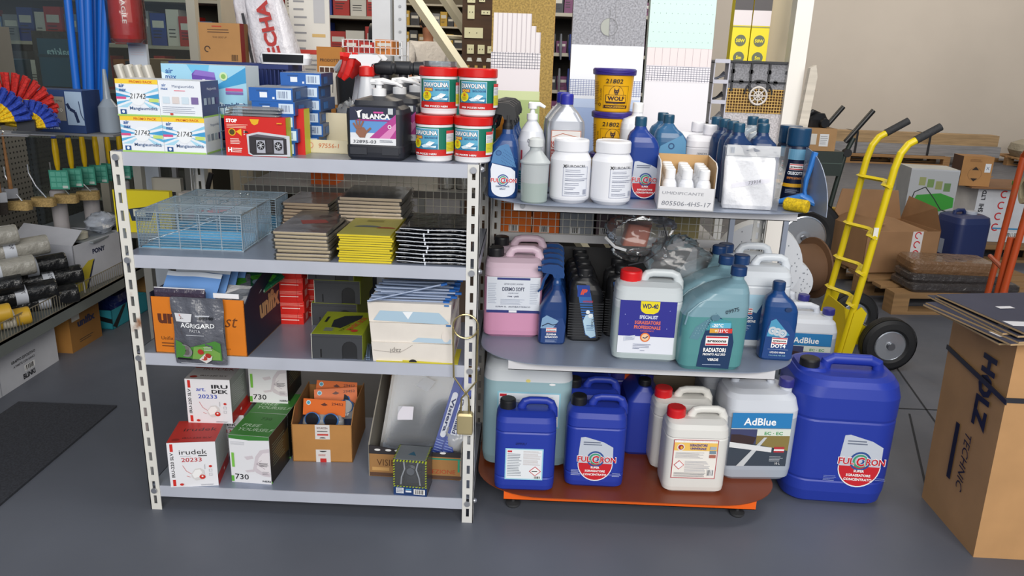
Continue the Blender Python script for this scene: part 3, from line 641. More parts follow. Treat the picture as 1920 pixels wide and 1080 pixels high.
    oil_bottle('oil_bottle', 'navy brake fluid bottle with gear picture label on the middle display shelf', .104, .062, .245, HD('17437f', .3), CAPB, (.786, 2.205+.032, z), -.05, deco=dot, neck=-.12, cap_r=.0185)
mid_shelf_goods()
# ---------------------------------------------------------------- clear plastic bags
def film_blob(mb, c, s, seed, mat, n=18, m=12, amp=.16):
    rnd = random.Random(seed); ph = [(rnd.uniform(1, 5), rnd.uniform(1, 5), rnd.uniform(0, 6), rnd.uniform(.3, 1)) for _ in range(7)]
    def f(u, v):
        a, b = u*2*pi, (v-.5)*pi
        k = 1+amp*sum(w*sin(p*a*1.0 if False else round(p)*a+q*b*2+r) for p, q, r, w in ph)/3
        return (c[0]+s[0]*cos(a)*cos(b)*k, c[1]+s[1]*sin(a)*cos(b)*k, c[2]+s[2]*sin(b)*k)
    mb.grid(f, n, m, mat)
def bags():
    F = M('f7f8fa', .14, 0, 'film', .9); S = M('dfe1e4', .4)
    z = GZ[1]
    t = thing('plastic_bag', 'crumpled clear plastic bag with a rubber seal bulging over the black bottles', 'plastic bag', (.375, 2.44, z+.245))
    mb = MB(); film_blob(mb, (0, 0, .075), (.115, .07, .075), 3, F, 28, 18, .25); mb.build('film', t, 60)
    mb = MB(); mb.tube([(-.115, -.03, .075), (-.085, -.055, .05), (-.05, -.065, .043)], .005, S, 6); mb.build('seal', t)
    mb = MB(); mb.tube([(.06, -.06, .13), (.075, -.07, .09), (.055, -.08, .05), (.01, -.08, .012), (-.04, -.07, -.004)], .0022, M('3a3a40', .5), 6); mb.build('cord', t)
    mb = MB(); mb.vessel([(.05, .08, .07, -.02, .01), (.12, .075, .06, -.005, .01)], M('b4552e', .5, 0, 'card')); mb.build('orange_packet', t)
    t = thing('plastic_bag', 'clear plastic bag slumped behind the red capped can and the coolant cans', 'plastic bag', (.49, 2.37, z+.2))
    mb = MB(); film_blob(mb, (0, 0, .05), (.10, .055, .09), 11, F, 28, 18, .28); mb.build('film', t, 60)
    mb = MB(); mb.poly = None; mb.prism([(-.01, 0), (.055, .02), (.05, .12), (.04, .12)], .002, F, 'y', -.03); mb.build('pleat', t, 0)
bags()
# ---------------------------------------------------------------- top shelf of the display unit
def top_shelf_goods():
    z = GZ[2]; NV = HD('1c3f78', .28); BK = HD('17181b', .4); CAPN = HD('1c4a66', .3)
    # trigger bottles, black heads
    t = thing('spray_bottle', 'navy spray bottle with black trigger and pale shield label, frontmost left on the top display shelf', 'spray bottle', (-.067, 2.135+.035, z), .03, 'black trigger bottles at the left end')
    t['label'] = 'navy spray bottle with black trigger and pale shield label, left end of the top shelf'
    W, D = .086, .062
    mb = MB(); mb.vessel([(0, W*.88, D*.86, 0, .012), (.006, W*.98, D, 0, .018), (.10, W, D, 0, .02), (.125, W*.96, D, .0, .022), (.145, W*.84, D*.96, .003, .02), (.16, W*.62, D*.8, .008, .016), (.178, W*.38, D*.55, .010, .013), (.19, W*.36, D*.5, .010, .013)], NV)
    mb.build('body', t, 55)
    mb = MB(); d = Dec(mb, front(-D/2)); dm = M('4f7fb0', .3); d.poly([(-.034, .10), (-.028, .128), (-.012, .146), (.006, .152), (.014, .15), (.026, .12), (.036, .088)], dm)
    d.ell(-.014, .127, .0085, .0075, '1e4a80'); d.ell(-.014, .127, .006, .0052, '3568a0')
    for i in range(9):
        for j in range(5): d.ell(.002+i*.0042-j*.002, .136-j*.0075-i*.0028, .0012, .0012, '27507f', 5); d.o -= d.st
    d.o += .0004; fulcron_badge(d, 0, .052, .07, ('IGIENIZZANTE', 'SPRAY'), plain=True); mb.build('label', t, 0)
    h = trigger_head(t, BK, .208, 1.0, -1); h.location.x = .010
    for i, wd_ in enumerate(('second', 'third', 'fourth', 'rearmost')): dup(t, (-.066+.004*i, 2.17+.066*(i+1), z), .03, 'navy spray bottle with black trigger, %s of the row on the top display shelf' % wd_)
    # orange bottle behind
    t = thing('squeeze_bottle', 'orange yellow bottle with frosted neck behind the red lidded tubs', 'bottle', (-.085, 2.50, z))
    mb = MB(); mb.lathe([(.036, 0), (.04, .01), (.04, .13), (.036, .16), (.02, .195), (.014, .205)], M('d98a1c', .35, 0, 'milky'), 24); mb.build('body', t)
    mb = MB(); mb.lathe([(.016, .205), (.016, .225), (.006, .232), (.005, .25)], M('d8dcd8', .3, 0, 'milky'), 16); mb.build('cap', t)
    # frosted tub with a clear lid
    t = thing('frosted_bottle', 'frosted clear bottle half full of greenish liquid at the shelf edge', 'bottle', (.022, 2.075+.039, z))
    mb = MB(); F = M('bcc2c4', .3, 0, 'milky'); G = M('a9b7b2', .3, 0, 'milky')
    mb.lathe([(.034, 0), (.037, .004), (.0375, .055), (.0385, .09), (.0385, .105), (.0415, .107), (.0415, .111), (.038, .115), (.016, .142), (.015, .156)], F, 28, mats=[G, G, F, F, F, F, F, F, F, F]); mb.build('body', t)
    mb = MB(); mb.lathe([(.019, .150), (.021, .152), (.02, .17), (.012, .175)], M('d9dddd', .3, 0, 'milky'), 20); mb.build('cap', t)
    # white pump bottle
    t = thing('pump_bottle', 'white round-shouldered pump bottle with handwritten number behind the frosted bottle', 'pump bottle', (.010, 2.235+.042, z))
    mb = MB(); P = HD('d4d7de', .28); mb.lathe([(.036, 0), (.041, .006), (.042, .12), (.0405, .15), (.033, .178), (.02, .198), (.0145, .205), (.0145, .212)], P, 30); mb.build('body', t)
    mb = MB(); W_ = HD('eef0f2', .3); mb.lathe([(.016, .21), (.016, .226), (.008, .228), (.006, .24), (.013, .241), (.013, .256), (.005, .258)], W_, 20); mb.tube([(-.01, 0, .252), (.02, -.005, .254), (.036, -.008, .246)], [.008, .006, .004], W_, 8, sq=.6); mb.build('pump', t)
    mb = MB(); d = Dec(mb, cyl(.042), curved=True); d.text('09325Q', .012, .148, .011, '3a3d48', shear=.1); d.rect(-.042, .01, .03, .055, '2f90a8'); d.lines(-.04, .06, .026, .04, 6, 'bfe0e6', .3); d.rect(-.032, .075, .006, .05, 'b23a4a'); mb.build('label', t, 0)
    # silver jugs with blue caps
    SV = M('b9bcc4', .3, .55); CB = HD('2a2f9a', .35)
    def jug(label, loc, first=None):
        t = thing('silver_bottle', label, 'bottle', loc, .02, 'silver bottles behind the white jars')
        mb = MB(); W, D = .108, .075; mb.vessel([(0, W*.9, D*.88), (.006, W*.98, D*.98), (.02, W, D), (.15, W, D), (.19, W, D), (.21, W*.95, D), (.235, W*.62, D*.8), (.25, W*.36, D*.46), (.258, .034, .034)], SV, .02); mb.build('body', t, 50)
        o = ribcap(.0185, .03, CB).build('cap', t); o.location = (0, 0, .256)
        mb = MB(); d = Dec(mb, front(-D/2)); d.frame(-.043, .02, .086, .165, .0022, 'b06b50'); d.rect(-.041, .022, .082, .161, 'd8d4d2'); d.curve([(-.04, .165), (-.01, .176), (.04, .165)], .002, 'b06b50'); d.text('DETERGE', -.03, .12, .012, 'a33a3a', rot=pi/2, bold=.03); d.lines(-.015, .15, .05, .08, 9, '9aa0ae', .3); mb.build('label', t, 0)
        return t
    a = jug('silver grey bottle with blue cap behind the left white jar', (.108, 2.245+.038, z))
    dup(a, (.100, 2.283+.085, z), .02, 'silver grey bottle with blue cap, rear one of the two behind the left jar')
    # white jars
    W_ = HD('e6e7ec', .3)
    def jar(label, loc, rz):
        t = thing('white_jar', label, 'jar', loc, rz, 'white screw-lid jars'); R = .0565
        mb = MB(); mb.lathe([(.045, 0), (.055, .010), (R, .016), (R, .118), (.053, .126), (.045, .138), (.045, .142)], W_, 40); mb.build('body', t, 30)
        mb = MB(); mb.lathe([(.0475, .140), (.0485, .142), (.0485, .168), (.046, .172), (.044, .1725), (.043, .171)], W_, 40); mb.build('lid', t, 30)
        mb = MB(); d = Dec(mb, cyl(R, a0=.25), curved=True); d.rect(-.036, .022, .072, .08, 'dfe2ea'); d.frame(-.036, .022, .072, .08, .0009, '7f87a5')
        d.text('EUROACRIL', .0, .101, .007, '23252e', w=.055); d.text('X', -.032, .1, .008, '111111', bold=.05)
        for k, (n_, w_) in enumerate(((3, .05), (2, .058), (5, .064), (2, .045), (3, .03), (3, .05))): d.lines(-.030, .096-k*.012, w_, .009, 2, '5a6280', .22)
        d.bars(.020, .027, .012, .014, '8a90a6', 6, False); mb.build('label', t, 0)
        return t
    a = jar('white screw-lid plastic jar with printed label, left of the two jars', (.121, 2.09+.057, z), 0)
    dup(a, (.2355, 2.085+.057, z), .22, 'white screw-lid plastic jar with printed label, right one beside the navy bottle')
    # yellow buckets
    def bucket(label, loc, rz, s=1.0, lower=False):
        t = thing('yellow_bucket', label, 'bucket', loc, rz, 'yellow buckets stacked'); Y = HD('e3a90c', .35); PB = HD('35287c', .35)
        mb = MB(); mb.lathe([(.052, 0), (.054, .003), (.0605, .112)], Y, 40); mb.build('body', t, 30)
        mb = MB(); mb.lathe([(.0615, .108), (.066, .110), (.067, .124), (.063, .128), (.060, .127), (.058, .124)], PB, 40); mb.tube([(.066*sin(a*.2), -.066*cos(a*.2)-.001, .121-.006*(1-abs(a)/5)) for a in range(-5, 6)], .002, PB, 6); mb.build('lid', t, 30)
        mb = MB(); cone = lambda u, v, o: ((.0545+.054*v+o)*sin(u/.058+.05), -(.0545+.054*v+o)*cos(u/.058+.05), v)
        d = Dec(mb, cone, curved=True, o0=.001); BR = '3a1d12'
        d.frame(-.040, .012, .080, .066, .0008, BR)
        d.ell(0, .052, .0225, .027, BR, 24); d.ell(0, .052, .0213, .0258, 'e3a90c', 24)
        d.rect(-.032, .030, .064, .022, BR); d.rect(-.030, .032, .060, .0185, 'e3a90c'); d.text('WOLF', 0, .0355, .012, BR, w=.052, bold=.05); d.rect(-.030, .027, .062, .004, BR)
        d.poly([(-.006, .073), (-.003, .066), (.003, .066), (.007, .073), (.0075, .062), (.004, .056), (.003, .051), (-.002, .052), (-.006, .058), (-.0075, .064)], BR); d.ell(-.0025, .0625, .0012, .001, 'e3a90c', 6); d.ell(.003, .0625, .0012, .001, 'e3a90c', 6); d.poly([(-.003, .056), (.001, .056), (-.001, .053)], 'e3a90c')
        d.rect(-.036, .013, .072, .0085, BR); d.text('COLLA UNIVERSALE', 0, .0148, .0045, 'e3a90c', w=.062, bold=.03)
        d.text('SCELLARE', -.044, .052, .0065, BR, rot=pi/2, w=.035); d.text('21802', -.008, .086, .013, '17140f', w=.048, shear=.12, bold=.008)
        d.lines(-.075, .09, .022, .07, 14, '7b4c1a', .3); d.ring(-.05, .022, .003, .005, BR, 10)
        mb.build('label', t, 0); return t
    a = bucket('yellow glue bucket with purple lid, lower of the two, standing on the shelf', (.262, 2.40+.06, z+.098), -.1)
    # the pair stands on a third bucket hidden by the jars
    a.location.z = z+.102; a['label'] = 'yellow glue bucket with purple lid, middle of the stack behind the jars'
    dup(a, (.258, 2.455, z+.230), .0, 'yellow glue bucket with purple lid, topmost of the stack in front of the blue panel')
    dup(a, (.262, 2.46, z-.0), .3, 'yellow glue bucket, lowest of the stack, mostly hidden behind the white jars').scale = (1, 1, .80)
    # navy bottles
    FB = HD('1c3a86', .28)
    def fb_(d): fulcron_badge(d, .008, .058, .082, ('SUPER', 'SGRASSATORE', 'CONCENTRATO'))
    a = oil_bottle('oil_bottle', 'navy bottle with silver and red shield label beside the white open box', .093, .062, .232, FB, CAPN, (.330, 2.205+.031, z), .06, 'navy bottles on the top display shelf', deco=fb_, neck=-.12, cap_r=.0165)
    oil_bottle('oil_bottle', 'white capped bottle tucked behind the navy shield label bottle', .09, .062, .262, HD('d9dade', .3), HD('eeeeee'), (.325, 2.40, z), .06, None, neck=.06, cap_r=.016)
    def sw(d):
        dm = M('5d92b8', .3); d.poly([(-.042, .11), (-.035, .135), (.03, .17), (.042, .15), (.046, .09)], dm); d.ring(-.002, .135, .006, .010, '1d4a78', 16)
    b = oil_bottle('oil_bottle', 'blue grey bottle with round emblem behind the white open box', .103, .062, .228, HD('2f5f88', .28), CAPN, (.442, 2.40+.03, z), .03, 'blue grey emblem bottles', deco=sw, neck=-.10, cap_r=.0165)
    dup(b, (.438, 2.43+.085, z), .03, 'blue grey bottle, rear one of the two behind the white open box')
    # white pink-labelled cans
    def pk(d): d.rect(-.045, .055, .1, .055, 'd98fb0'); d.text('09920', -.02, .112, .009, '555560', shear=.1); d.rect(-.04, .1, .05, .004, 'efe0e8')
    a = jerrycan('small_can', 'small white can with pink label and white cap behind the open box', .128, .08, .19, HD('e3e1e6', .32), HD('eceaf0'), (.552, 2.38+.04, z), .0, 'small white cans', deco=pk, capx=.06, cap_r=.019, arch=False, capz=.9, cat='can')
    dup(a, (.535, 2.42+.10, z), .0, 'small white can, rear one of the two behind the open box')
    # row of navy bottles
    c = oil_bottle('oil_bottle', 'dark navy bottle, frontmost of the row left of the clear packet', .088, .06, .226, HD('1b3560', .28), CAPN, (.60, 2.215, z), .3, 'navy bottle row by the packet', neck=-.1, cap_r=.0165)
    for i, w in enumerate(('second', 'third', 'fourth')): dup(c, (.602-.006*i, 2.215+.075*(i+1), z), .3, 'dark navy bottle, %s of the row behind the clear packet' % w)
    dup(c, (.672, 2.225, z), -.05, 'dark navy bottle between the clear packet and the spray can')
    CL = M('b4bcc4', .15, 0, 'milky')
    c = oil_bottle('clear_bottle', 'clear bottle with navy cap standing behind the clear packet', .088, .06, .23, CL, CAPN, (.700, 2.36, z), 0, 'clear bottles behind the packet', neck=0, cap_r=.0165)
    dup(c, (.695, 2.45, z), 0, 'clear bottle with navy cap, rear one behind the clear packet')
    # open white carton full of small bottles
    t = thing('open_carton', 'small open white carton holding small white bottles, handwritten number on its front', 'carton', (.432, 2.062+.0, z), -.10)
    WC = M('dfdfe2', .6, 0, 'card'); IN = M('c09a68', .7, 0, 'card'); W, D, h1, h2 = .15, .20, .062, .128
    mb = MB(); x = W/2; tk = .003
    mb.box(-x, 0, 0, x, D, tk, WC); mb.box(-x, 0, 0, x, tk, h1, WC); mb.box(-x, D-tk, 0, x, D, h2, IN)
    for sx in (-1, 1):
        mb.prism([(0, 0), (D, 0), (D, h2), (.03, h2), (0, h2-.01), (0, h1)], tk*.8, WC, 'x', -x if sx < 0 else x-tk*.8)
        mb.prism([(0.004, 0), (D-.004, 0), (D-.004, h2), (.03, h2), (0.004, h2-.01), (0.004, h1)], .001, IN, 'x', -x+tk*.8+.0002 if sx < 0 else x-tk*.8-.0012)
    d = Dec(mb, front(0)); d.text('UMIDIFICANTE', -.01, .042, .008, '8a8c94', w=.11, shear=.1); d.text('805506-4H5-17', 0, .012, .0125, '777a84', w=.13, shear=.15)
    d = Dec(mb, left(-x, .1, 0)); d.text('MINI', 0, .055, .014, '777a84', rot=.1)
    mb.build('box', t, 0)
    sb = thing('small_bottle', 'small white bottle at the front left inside the open white carton', 'small bottle', (0, 0, 0), 0, 'small white bottles in the carton')
    mb = MB(); WB = HD('e6e8ee', .3); mb.lathe([(.019, 0), (.0215, .004), (.0215, .05), (.019, .066), (.0145, .076), (.012, .08)], WB, 22, mats=[WB, M('d7dbe4', .4), WB, WB, WB]); mb.build('body', sb)
    mb = MB(); mb.lathe([(.0145, .078), (.0145, .102), (.012, .105)], HD('f0f1f4', .3), 22); mb.build('cap', sb)
    k = 0; nm = {0: 'front', 1: 'second', 2: 'third', 3: 'rear'}
    for j in range(4):
        for i in range(3):
            lx, ly = -.046+i*.046, .030+j*.046; ca, sa = cos(-.1), sin(-.1)
            p = (.432+lx*ca-ly*sa, 2.062+lx*sa+ly*ca, z+.0035)
            l = 'small white bottle in the open carton, %s row, %s' % (nm[j], ('left', 'centre', 'right')[i])
            if k == 0: sb.location = p; sb['label'] = l
            else: dup(sb, p, 0, l)
            k += 1
    # clear packet of tissue
    t = thing('clear_packet', 'sealed clear packet of crumpled white wipes leaning on the bottles', 'packet', (.612, 2.12, z), -.06); t.rotation_euler = (radians(-9), 0, -.06)
    FL = M('f8f9fb', .12, 0, 'pane', .6); CW = M('f0f1f6', .45, 0, 'crumple')
    mb = MB(); mb.vessel([(0, .132, .02), (.01, .135, .034), (.08, .133, .04), (.13, .135, .034), (.143, .132, .012)], CW, .008)
    d = Dec(mb, lambda u, v, o: (u, -.021-o, v)); d.poly([(-.05, .055), (.055, .075), (.057, .088), (-.048, .068)], 'dcdbe8'); d.text('73914', .012, .069, .010, '2c2a3a', rot=.19, shear=.2); mb.build('wipes', t, 40)
    mb = MB()
    def fs(u, v):
        x_ = -.072+u*(.150+.022*v); return (x_, -.024-.006*sin(u*9+v*5)*v, v*.172)
    mb.grid(fs, 10, 10, FL); mb.grid(lambda u, v: (-.072+u*(.150+.022*v), .02+.006*sin(u*7), v*.172), 8, 8, FL); mb.build('film', t, 60)
    mb = MB(); mb.box(-.07, -.027, .143, .073, -.025, .172, M('c3c8d2', .2, 0, 'film', 4)); d = Dec(mb, front(-.027)); d.poly([(-.02, .158), (-.008, .163), (0, .166), (.008, .163), (.02, .158), (.008, .155), (-.008, .155)], '6d7380'); d.bars(-.062, .15, .014, .016, '9aa1ae', 6, False); mb.build('header', t, 0)
    # aerosol cans
    def aero(label, loc, rz, deco=True):
        t = thing('spray_can', label, 'spray can', loc, rz, 'aerosol cans'); R = .033; NB = M('141d38', .3, .1)
        mb = MB(); mb.lathe([(.031, 0), (R, .004), (R, .158), (.030, .166), (.027, .172)], NB, 32, mats=[M('b9bcc4', .3, .8), NB, NB, M('8fb6cc', .3, .6)]); mb.build('body', t, 40)
        mb = MB(); mb.lathe([(.0315, .166), (.0325, .17), (.0325, .212), (.031, .216)], HD('163e60', .25), 32); mb.build('cap', t, 40)
        if deco:
            mb = MB(); d = Dec(mb, cyl(R, a0=-.15), curved=True); d.rect(-.026, .128, .054, .03, '5b8fae'); arexons(d, .002, .108, .038); d.text('CRUSCOTTI', 0, .086, .009, 'e8ecf4', w=.040, bold=.04); d.text('EFFETTO SATINATO', 0, .073, .006, 'd98a4a', w=.040, bold=.03); d.rect(-.04, .050, .08, .010, 'd9a21a'); d.lines(-.02, .044, .038, .012, 4, 'aab4cc', .3); mb.build('label', t, 0)
        return t
    a = aero('dark spray can with blue cap and yellow band at the right end of the shelf', (.775, 2.25, z), -.1)
    dup(a, (.775, 2.325, z), -.1, 'dark spray can with blue cap, half hidden behind the yellow banded one')
    # small blue and yellow roller tool
    t = thing('cleaning_roller', 'yellow foam roller with a bright blue plastic handle leaning at the shelf end', 'roller', (.765, 2.16, z), 0)
    YB = HD('3a7fd0', .35)
    mb = MB(); mb.lathe([(.016, 0), (.018, .004), (.018, .060), (.016, .064)], M('c9a90e', .85, 0, 'speck'), 22, ax='x'); o = mb.build('foam_roller', t); o.location = (-.045, -.035, .0185); o.rotation_euler = (0, 0, -.75)
    mb = MB(); mb.tube([(-.04, .03, .012), (.012, .0, .034), (.045, -.035, .02), (.05, -.05, .012)], [.008, .011, .011, .008], YB, 10, sq=1.7); mb.build('frame', t)
    mb = MB(); mb.tube([(.018, -.01, .03), (.014, -.004, .05), (.016, .0, .08), (.024, .002, .12), (.030, .002, .158)], [.007, .008, .010, .0115, .0125], YB, 10, sq=.7); mb.build('handle', t)
top_shelf_goods()
# ---------------------------------------------------------------- sample panels behind the display unit
def panels():
    z = 1.0065
    def panel(name, label, loc, w, h, tk, rz, lean, side, base, draw, edge=None):
        o_ = thing(name, label, 'sample panel', loc, rz); o_.rotation_euler = (lean, 0, rz)
        mb = MB(); b = M(base, .8, 0, 'speck'); mb.box(-w/2, 0, 0, w/2, tk, h, b)
        if edge: mb.box(w/2, .001, 0, w/2+.001, tk, h, M(edge, .8, 0, 'wood'))
        mb.build('core_board', o_, 0)
        mb = MB(); draw(Dec(mb, front(0, -w/2)), w, h); mb.build('finish_layers', o_, 0)
        return o_
    def p1(d, w, h):
        cw = w*.76
        for i in range(10): d.rect(.006+cw*i/10, .40, cw/10*.8, .13-(0 if i < 8 else .02*(i-6)), 'dcd5d6'); d.o -= d.st
        d.o += d.st
        for i in range(10): d.rect(.006+cw*(i+.8)/10, .40, cw/10*.2, .13-(0 if i < 8 else .02*(i-6)), 'b7aeb2'); d.o -= d.st
        d.o += d.st
        d.rect(0, .345, cw+.008, .056, 'dfdadd'); d.rect(0, .27, cw+.008, .08, 'ddd6da'); d.rect(0, .243, cw+.01, .03, 'c4cf9b'); d.rect(0, 0, cw+.012, .243, '9fb272')
        for i in range(6): d.rect(0, .35+i*.0095, cw+.008, .0013, '28304f'); d.o -= d.st
        for i in range(18): d.rect(.003+i*cw/17.5, .347, .0011, .055, '28304f'); d.o -= d.st
        d.o += d.st; d.rect(.01, .045, .06, .05, 'd9dee8'); d.lines(.013, .09, .05, .04, 9, '8b93a8', .3); d.rect(.10, .045, .06, .05, 'd9dee8'); d.lines(.103, .09, .05, .04, 9, '8b93a8', .3)
    panel('insulation_panel', 'mineral wool sample panel with green render and ribbed white band, beside the tubs', (-.032, 2.76, z), .215, .95, .045, 0, -.05, 0, 'a08446', p1, 'b98b52')
    def p2(d, w, h):
        d.rect(0, 0, w, .225, '9fb4dc'); d.rect(0, .225, w, .03, 'b9c9e6'); d.rect(0, .255, w, .065, 'dfe2ea'); d.rect(0, .32, w, .115, 'e4e6ec')
        for i in range(27): d.rect(.002+i*w/27, .265, .0014, .055, '5c6da3'); d.o -= d.st
        for i in range(9): d.rect(0, .268+i*.0062, w, .0013, '5c6da3'); d.o -= d.st
        d.o += d.st; d.ring(.5*w, .495, .028, .030, '77777a', 26); d.ell(.5*w, .495, .028, .028, '9fa29a', 20, pi/2, 1.5*pi); d.rect(w*.5, .465, .0016, .09, '6f6f72'); d.rect(w*.58, .435, .0012, .5, '8a8a8e'); d.rect(.01, .01, .05, .05, 'd9dee8')
    panel('insulation_panel', 'grey foam sample panel with white and blue render behind the yellow buckets', (.262, 2.76, z), .250, .95, .05, 0, -.05, 0, '9c9ca2', p2)
    def p3(d, w, h):
        d.rect(0, 0, w, .32, 'e2dfe4'); d.rect(0, .0, w, .055, 'bccbe6'); d.rect(0, .32, w, .06, 'e0dce2')
        for i in range(23): d.rect(.002+i*w/23, .322, .0012, .05, '39425f'); d.o -= d.st
        for i in range(7): d.rect(0, .326+i*.0075, w, .0012, '39425f'); d.o -= d.st
        d.o += d.st; d.rect(0, .375, w, .06, 'e3d4d4')
        for i in range(9): d.rect(i*w/8.5, .375, .0012, .06, 'a89ca2'); d.o -= d.st
        d.o += d.st; d.rect(0, .435, w, .52, 'c6e3da')
        for j in range(7):
            for i in range(11): d.ell(.008+i*.020+(j % 2)*.008, .455+j*.031, .0012, .0012, '4e6b66', 5); d.o -= d.st
        d.o += d.st
        for x in (.03, .11, .16):
            d.rect(x, .055, .03, .04, 'd2d9ea'); d.lines(x+.002, .09, .025, .03, 7, '9aa2bd', .3)
    panel('insulation_panel', 'white and mint green dotted sample panel, rightmost of the three wall build-ups', (.515, 2.79, z), .225, .95, .045, 0, -.05, 0, 'd5e0dc', p3, '77777c')
panels()
# ================================================================ goods on the slotted rack
def ORD(n): return ['lowest'] + ['%s from the bottom' % w for w in ('second', 'third', 'fourth', 'fifth', 'sixth', 'seventh', 'eighth', 'ninth', 'tenth', 'eleventh', 'twelfth', 'thirteenth')[:n-2]] + ['topmost']
def rack_top():
    z = RZ[3]
    def air(name, label, loc, rz, plain=False, num=True, W=.114, D=.115, H=.096):
        def deco(mb):
            def face(d, plain):
                d.rect(-W/2, 0, W, H, 'e9eef5')
                if not plain:
                    for pts, c in (([(-W/2, .060), (-.012, .05), (-W/2, .046)], '3f9bd0'), ([(-W/2, .074), (-.008, .056), (-W/2, .066)], '8ecbe8'), ([(-W/2, .036), (-.014, .044), (-W/2, .028)], '5bb0dc'), ([(-W/2, .022), (-.01, .04), (-.03, .022)], 'a9d8ee'),
                                   ([(W/2, .06), (.012, .05), (W/2, .046)], '3f9bd0'), ([(W/2, .076), (.01, .056), (W/2, .067)], '8ecbe8'), ([(W/2, .036), (.014, .044), (W/2, .028)], '5bb0dc'), ([(W/2, .02), (.01, .04), (.03, .022)], 'a9d8ee')): d.poly(pts, c); d.o -= d.st
                    d.o += d.st; d.rect(-W/2, H-.012, W, .012, 'f4cf3a'); d.text('PROMO PACK', .012, H-.0095, .0062, 'd0601c', w=.062, bold=.03)
                    d.ell(0, .048, .020, .020, 'eef2f6', 26); d.rect(-W/2, .044, .026, .006, 'd84f86'); d.rect(.030, .038, .026, .009, 'c4dc7a')
                    if num: d.text('21742', .0, .046, .014, '16171e', w=.042, shear=.2)
                    d.text('Mangiaumidità', .014, .017, .0085, '40608f', w=.074, bold=.01); d.rect(-W/2+.008, .004, .016, .013, '1d4e8f'); d.ell(-W/2+.016, .011, .004, .004, 'e9eef5', 12)
                    d.text('air', -.040, .075, .010, '2c5fa5', bold=.02, shear=.1); d.text('max', -.038, .064, .010, '2c5fa5', w=.018, bold=.02, shear=.1)
                else:
                    d.text('air', -.042, .08, .008, '2c5fa5', bold=.02); d.text('max', -.041, .071, .008, '2c5fa5', bold=.02); d.text('Mangiaumidità', .010, .078, .007, '4a5f88', w=.06); d.rect(-.015, .069, .03, .002, 'e07a8a')
                    for k in range(4): d.rect(-.048+k*.026, .036, .019, .018, ('cfe0ec', 'dcd2cf', 'cfe0ec', '7c6aa0')[k])
                    d.lines(-.05, .03, .09, .02, 4, 'b5bccb', .3); d.rect(-.03, .006, .008, .005, 'd0483a')
                d.rect(-W/2, 0, W, .0045, 'a4cf6a')
            face(Dec(mb, front(-D/2)), plain)
            d = Dec(mb, right(W/2)); d.rect(-D/2, 0, D, H, 'e3e6ee' if not plain else '49527a')
            d.text('Mangiaumidità', .01, H*.75, .007, '4a5f88' if not plain else 'dfe6f2', w=.06)
            for k in range(4): d.rect(-.046+k*.025, H*.35, .018, .018, ('a8b8c8', '8790a0', 'a8b8c8', '4c3c70')[k])
            d.rect(-D/2, 0, D, .0045, 'a4cf6a')
        return carton(name, label, 'carton', W, D, H, loc, rz, 'e6ebf2', deco=deco, kind='', rough=.4, tc='d5d8dc', group='dehumidifier cartons stacked two by two')
    y = 2.088+.0575
    air('dehumidifier_carton', 'blue and white carton with handwritten number, lower left of the stack of four', (-1.045, y, z), .0)
    air('dehumidifier_carton', 'blue and white carton with handwritten number, lower right of the stack of four', (-.930, y, z), .0)
    air('dehumidifier_carton', 'blue and white carton with yellow promo strip, upper left of the stack of four', (-1.048, y+.001, z+.0962), .01)
    air('dehumidifier_carton', 'white carton showing its instruction side, upper right of the stack of four', (-.932, y+.002, z+.0962), -.02, plain=True)
    # big carton
    W, D, H = .245, .10, .146
    def deco(mb):
        d = Dec(mb, front(-D/2)); d.rect(-W/2, 0, W, H, '9fd2ea')
        for k in range(9):
            a0 = .15+k*.68; d.poly([(0, .07), (max(-W/2, min(W/2, .3*cos(a0))), max(0, min(H, .07+.2*sin(a0)))), (max(-W/2, min(W/2, .3*cos(a0+.22))), max(0, min(H, .07+.2*sin(a0+.22))))], ('3f9bd0', 'd9eff8', '6cbce2')[k % 3]); d.o -= d.st
        d.o += d.st; d.text('air', -.1, .12, .015, '2c5fa5', bold=.02, shear=.1); d.text('max', -.096, .104, .015, '2c5fa5', w=.032, bold=.02, shear=.1); d.rect(-.12, .064, .108, .024, 'f2b51c'); d.text('SUPER 1+1', -.066, .069, .014, 'b8351c', w=.096, bold=.03)
        d.poly([(-.032, .075), (.028, .072), (.036, .10), (.032, .125), (-.022, .132), (-.034, .12)], '6a4aa8'); d.poly([(-.03, .118), (.034, .112), (.032, .126), (-.022, .132)], '8c70c4'); d.rect(-.004, .095, .008, .012, 'e8e4f2'); d.ell(.058, .116, .012, .012, 'cfe4b8', 16); d.ell(.058, .116, .007, .007, '86b860', 12)
        d.rect(.062, .076, .05, .008, 'd84f86'); d.rect(.062, .067, .05, .007, '8068b0'); d.text('Mangiaumidità', .045, .030, .015, '33507f', w=.15, bold=.02); d.ell(.105, .030, .014, .013, 'e8f1f6', 16); d.rect(-W/2, 0, W, .010, '8fcb5a')
    carton('dehumidifier_carton', 'large light blue carton with purple container picture leaning in the blue crate', 'carton', W, D, H, (-.93, 2.30, z+.085), -.03, 'd9e6ee', deco=deco, kind='', rough=.4, tc='a9b0b8')
    # crate
    t = thing('blue_crate', 'dark blue louvred plastic crate behind the big light blue carton', 'crate', (-.925, 2.43, z)); CB = HD('1b2c66', .4)
    W, D, H = .36, .15, .235; mb = MB()
    mb.box(-W/2, 0, 0, W/2, D, .004, CB); mb.box(-W/2, D-.004, 0, W/2, D, H, CB)
    for sx in (-1, 1): mb.box(sx*W/2-.002, 0, 0, sx*W/2+.002, D, H, CB)
    mb.box(-W/2, 0, 0, W/2, .004, H*.72, CB); mb.box(-W/2-.004, -.006, H-.014, W/2+.004, .004, H, CB)
    for i in range(30): mb.box(-W/2+i*W/29.5, 0, H*.7, -W/2+i*W/29.5+.004, .004, H-.01, CB)
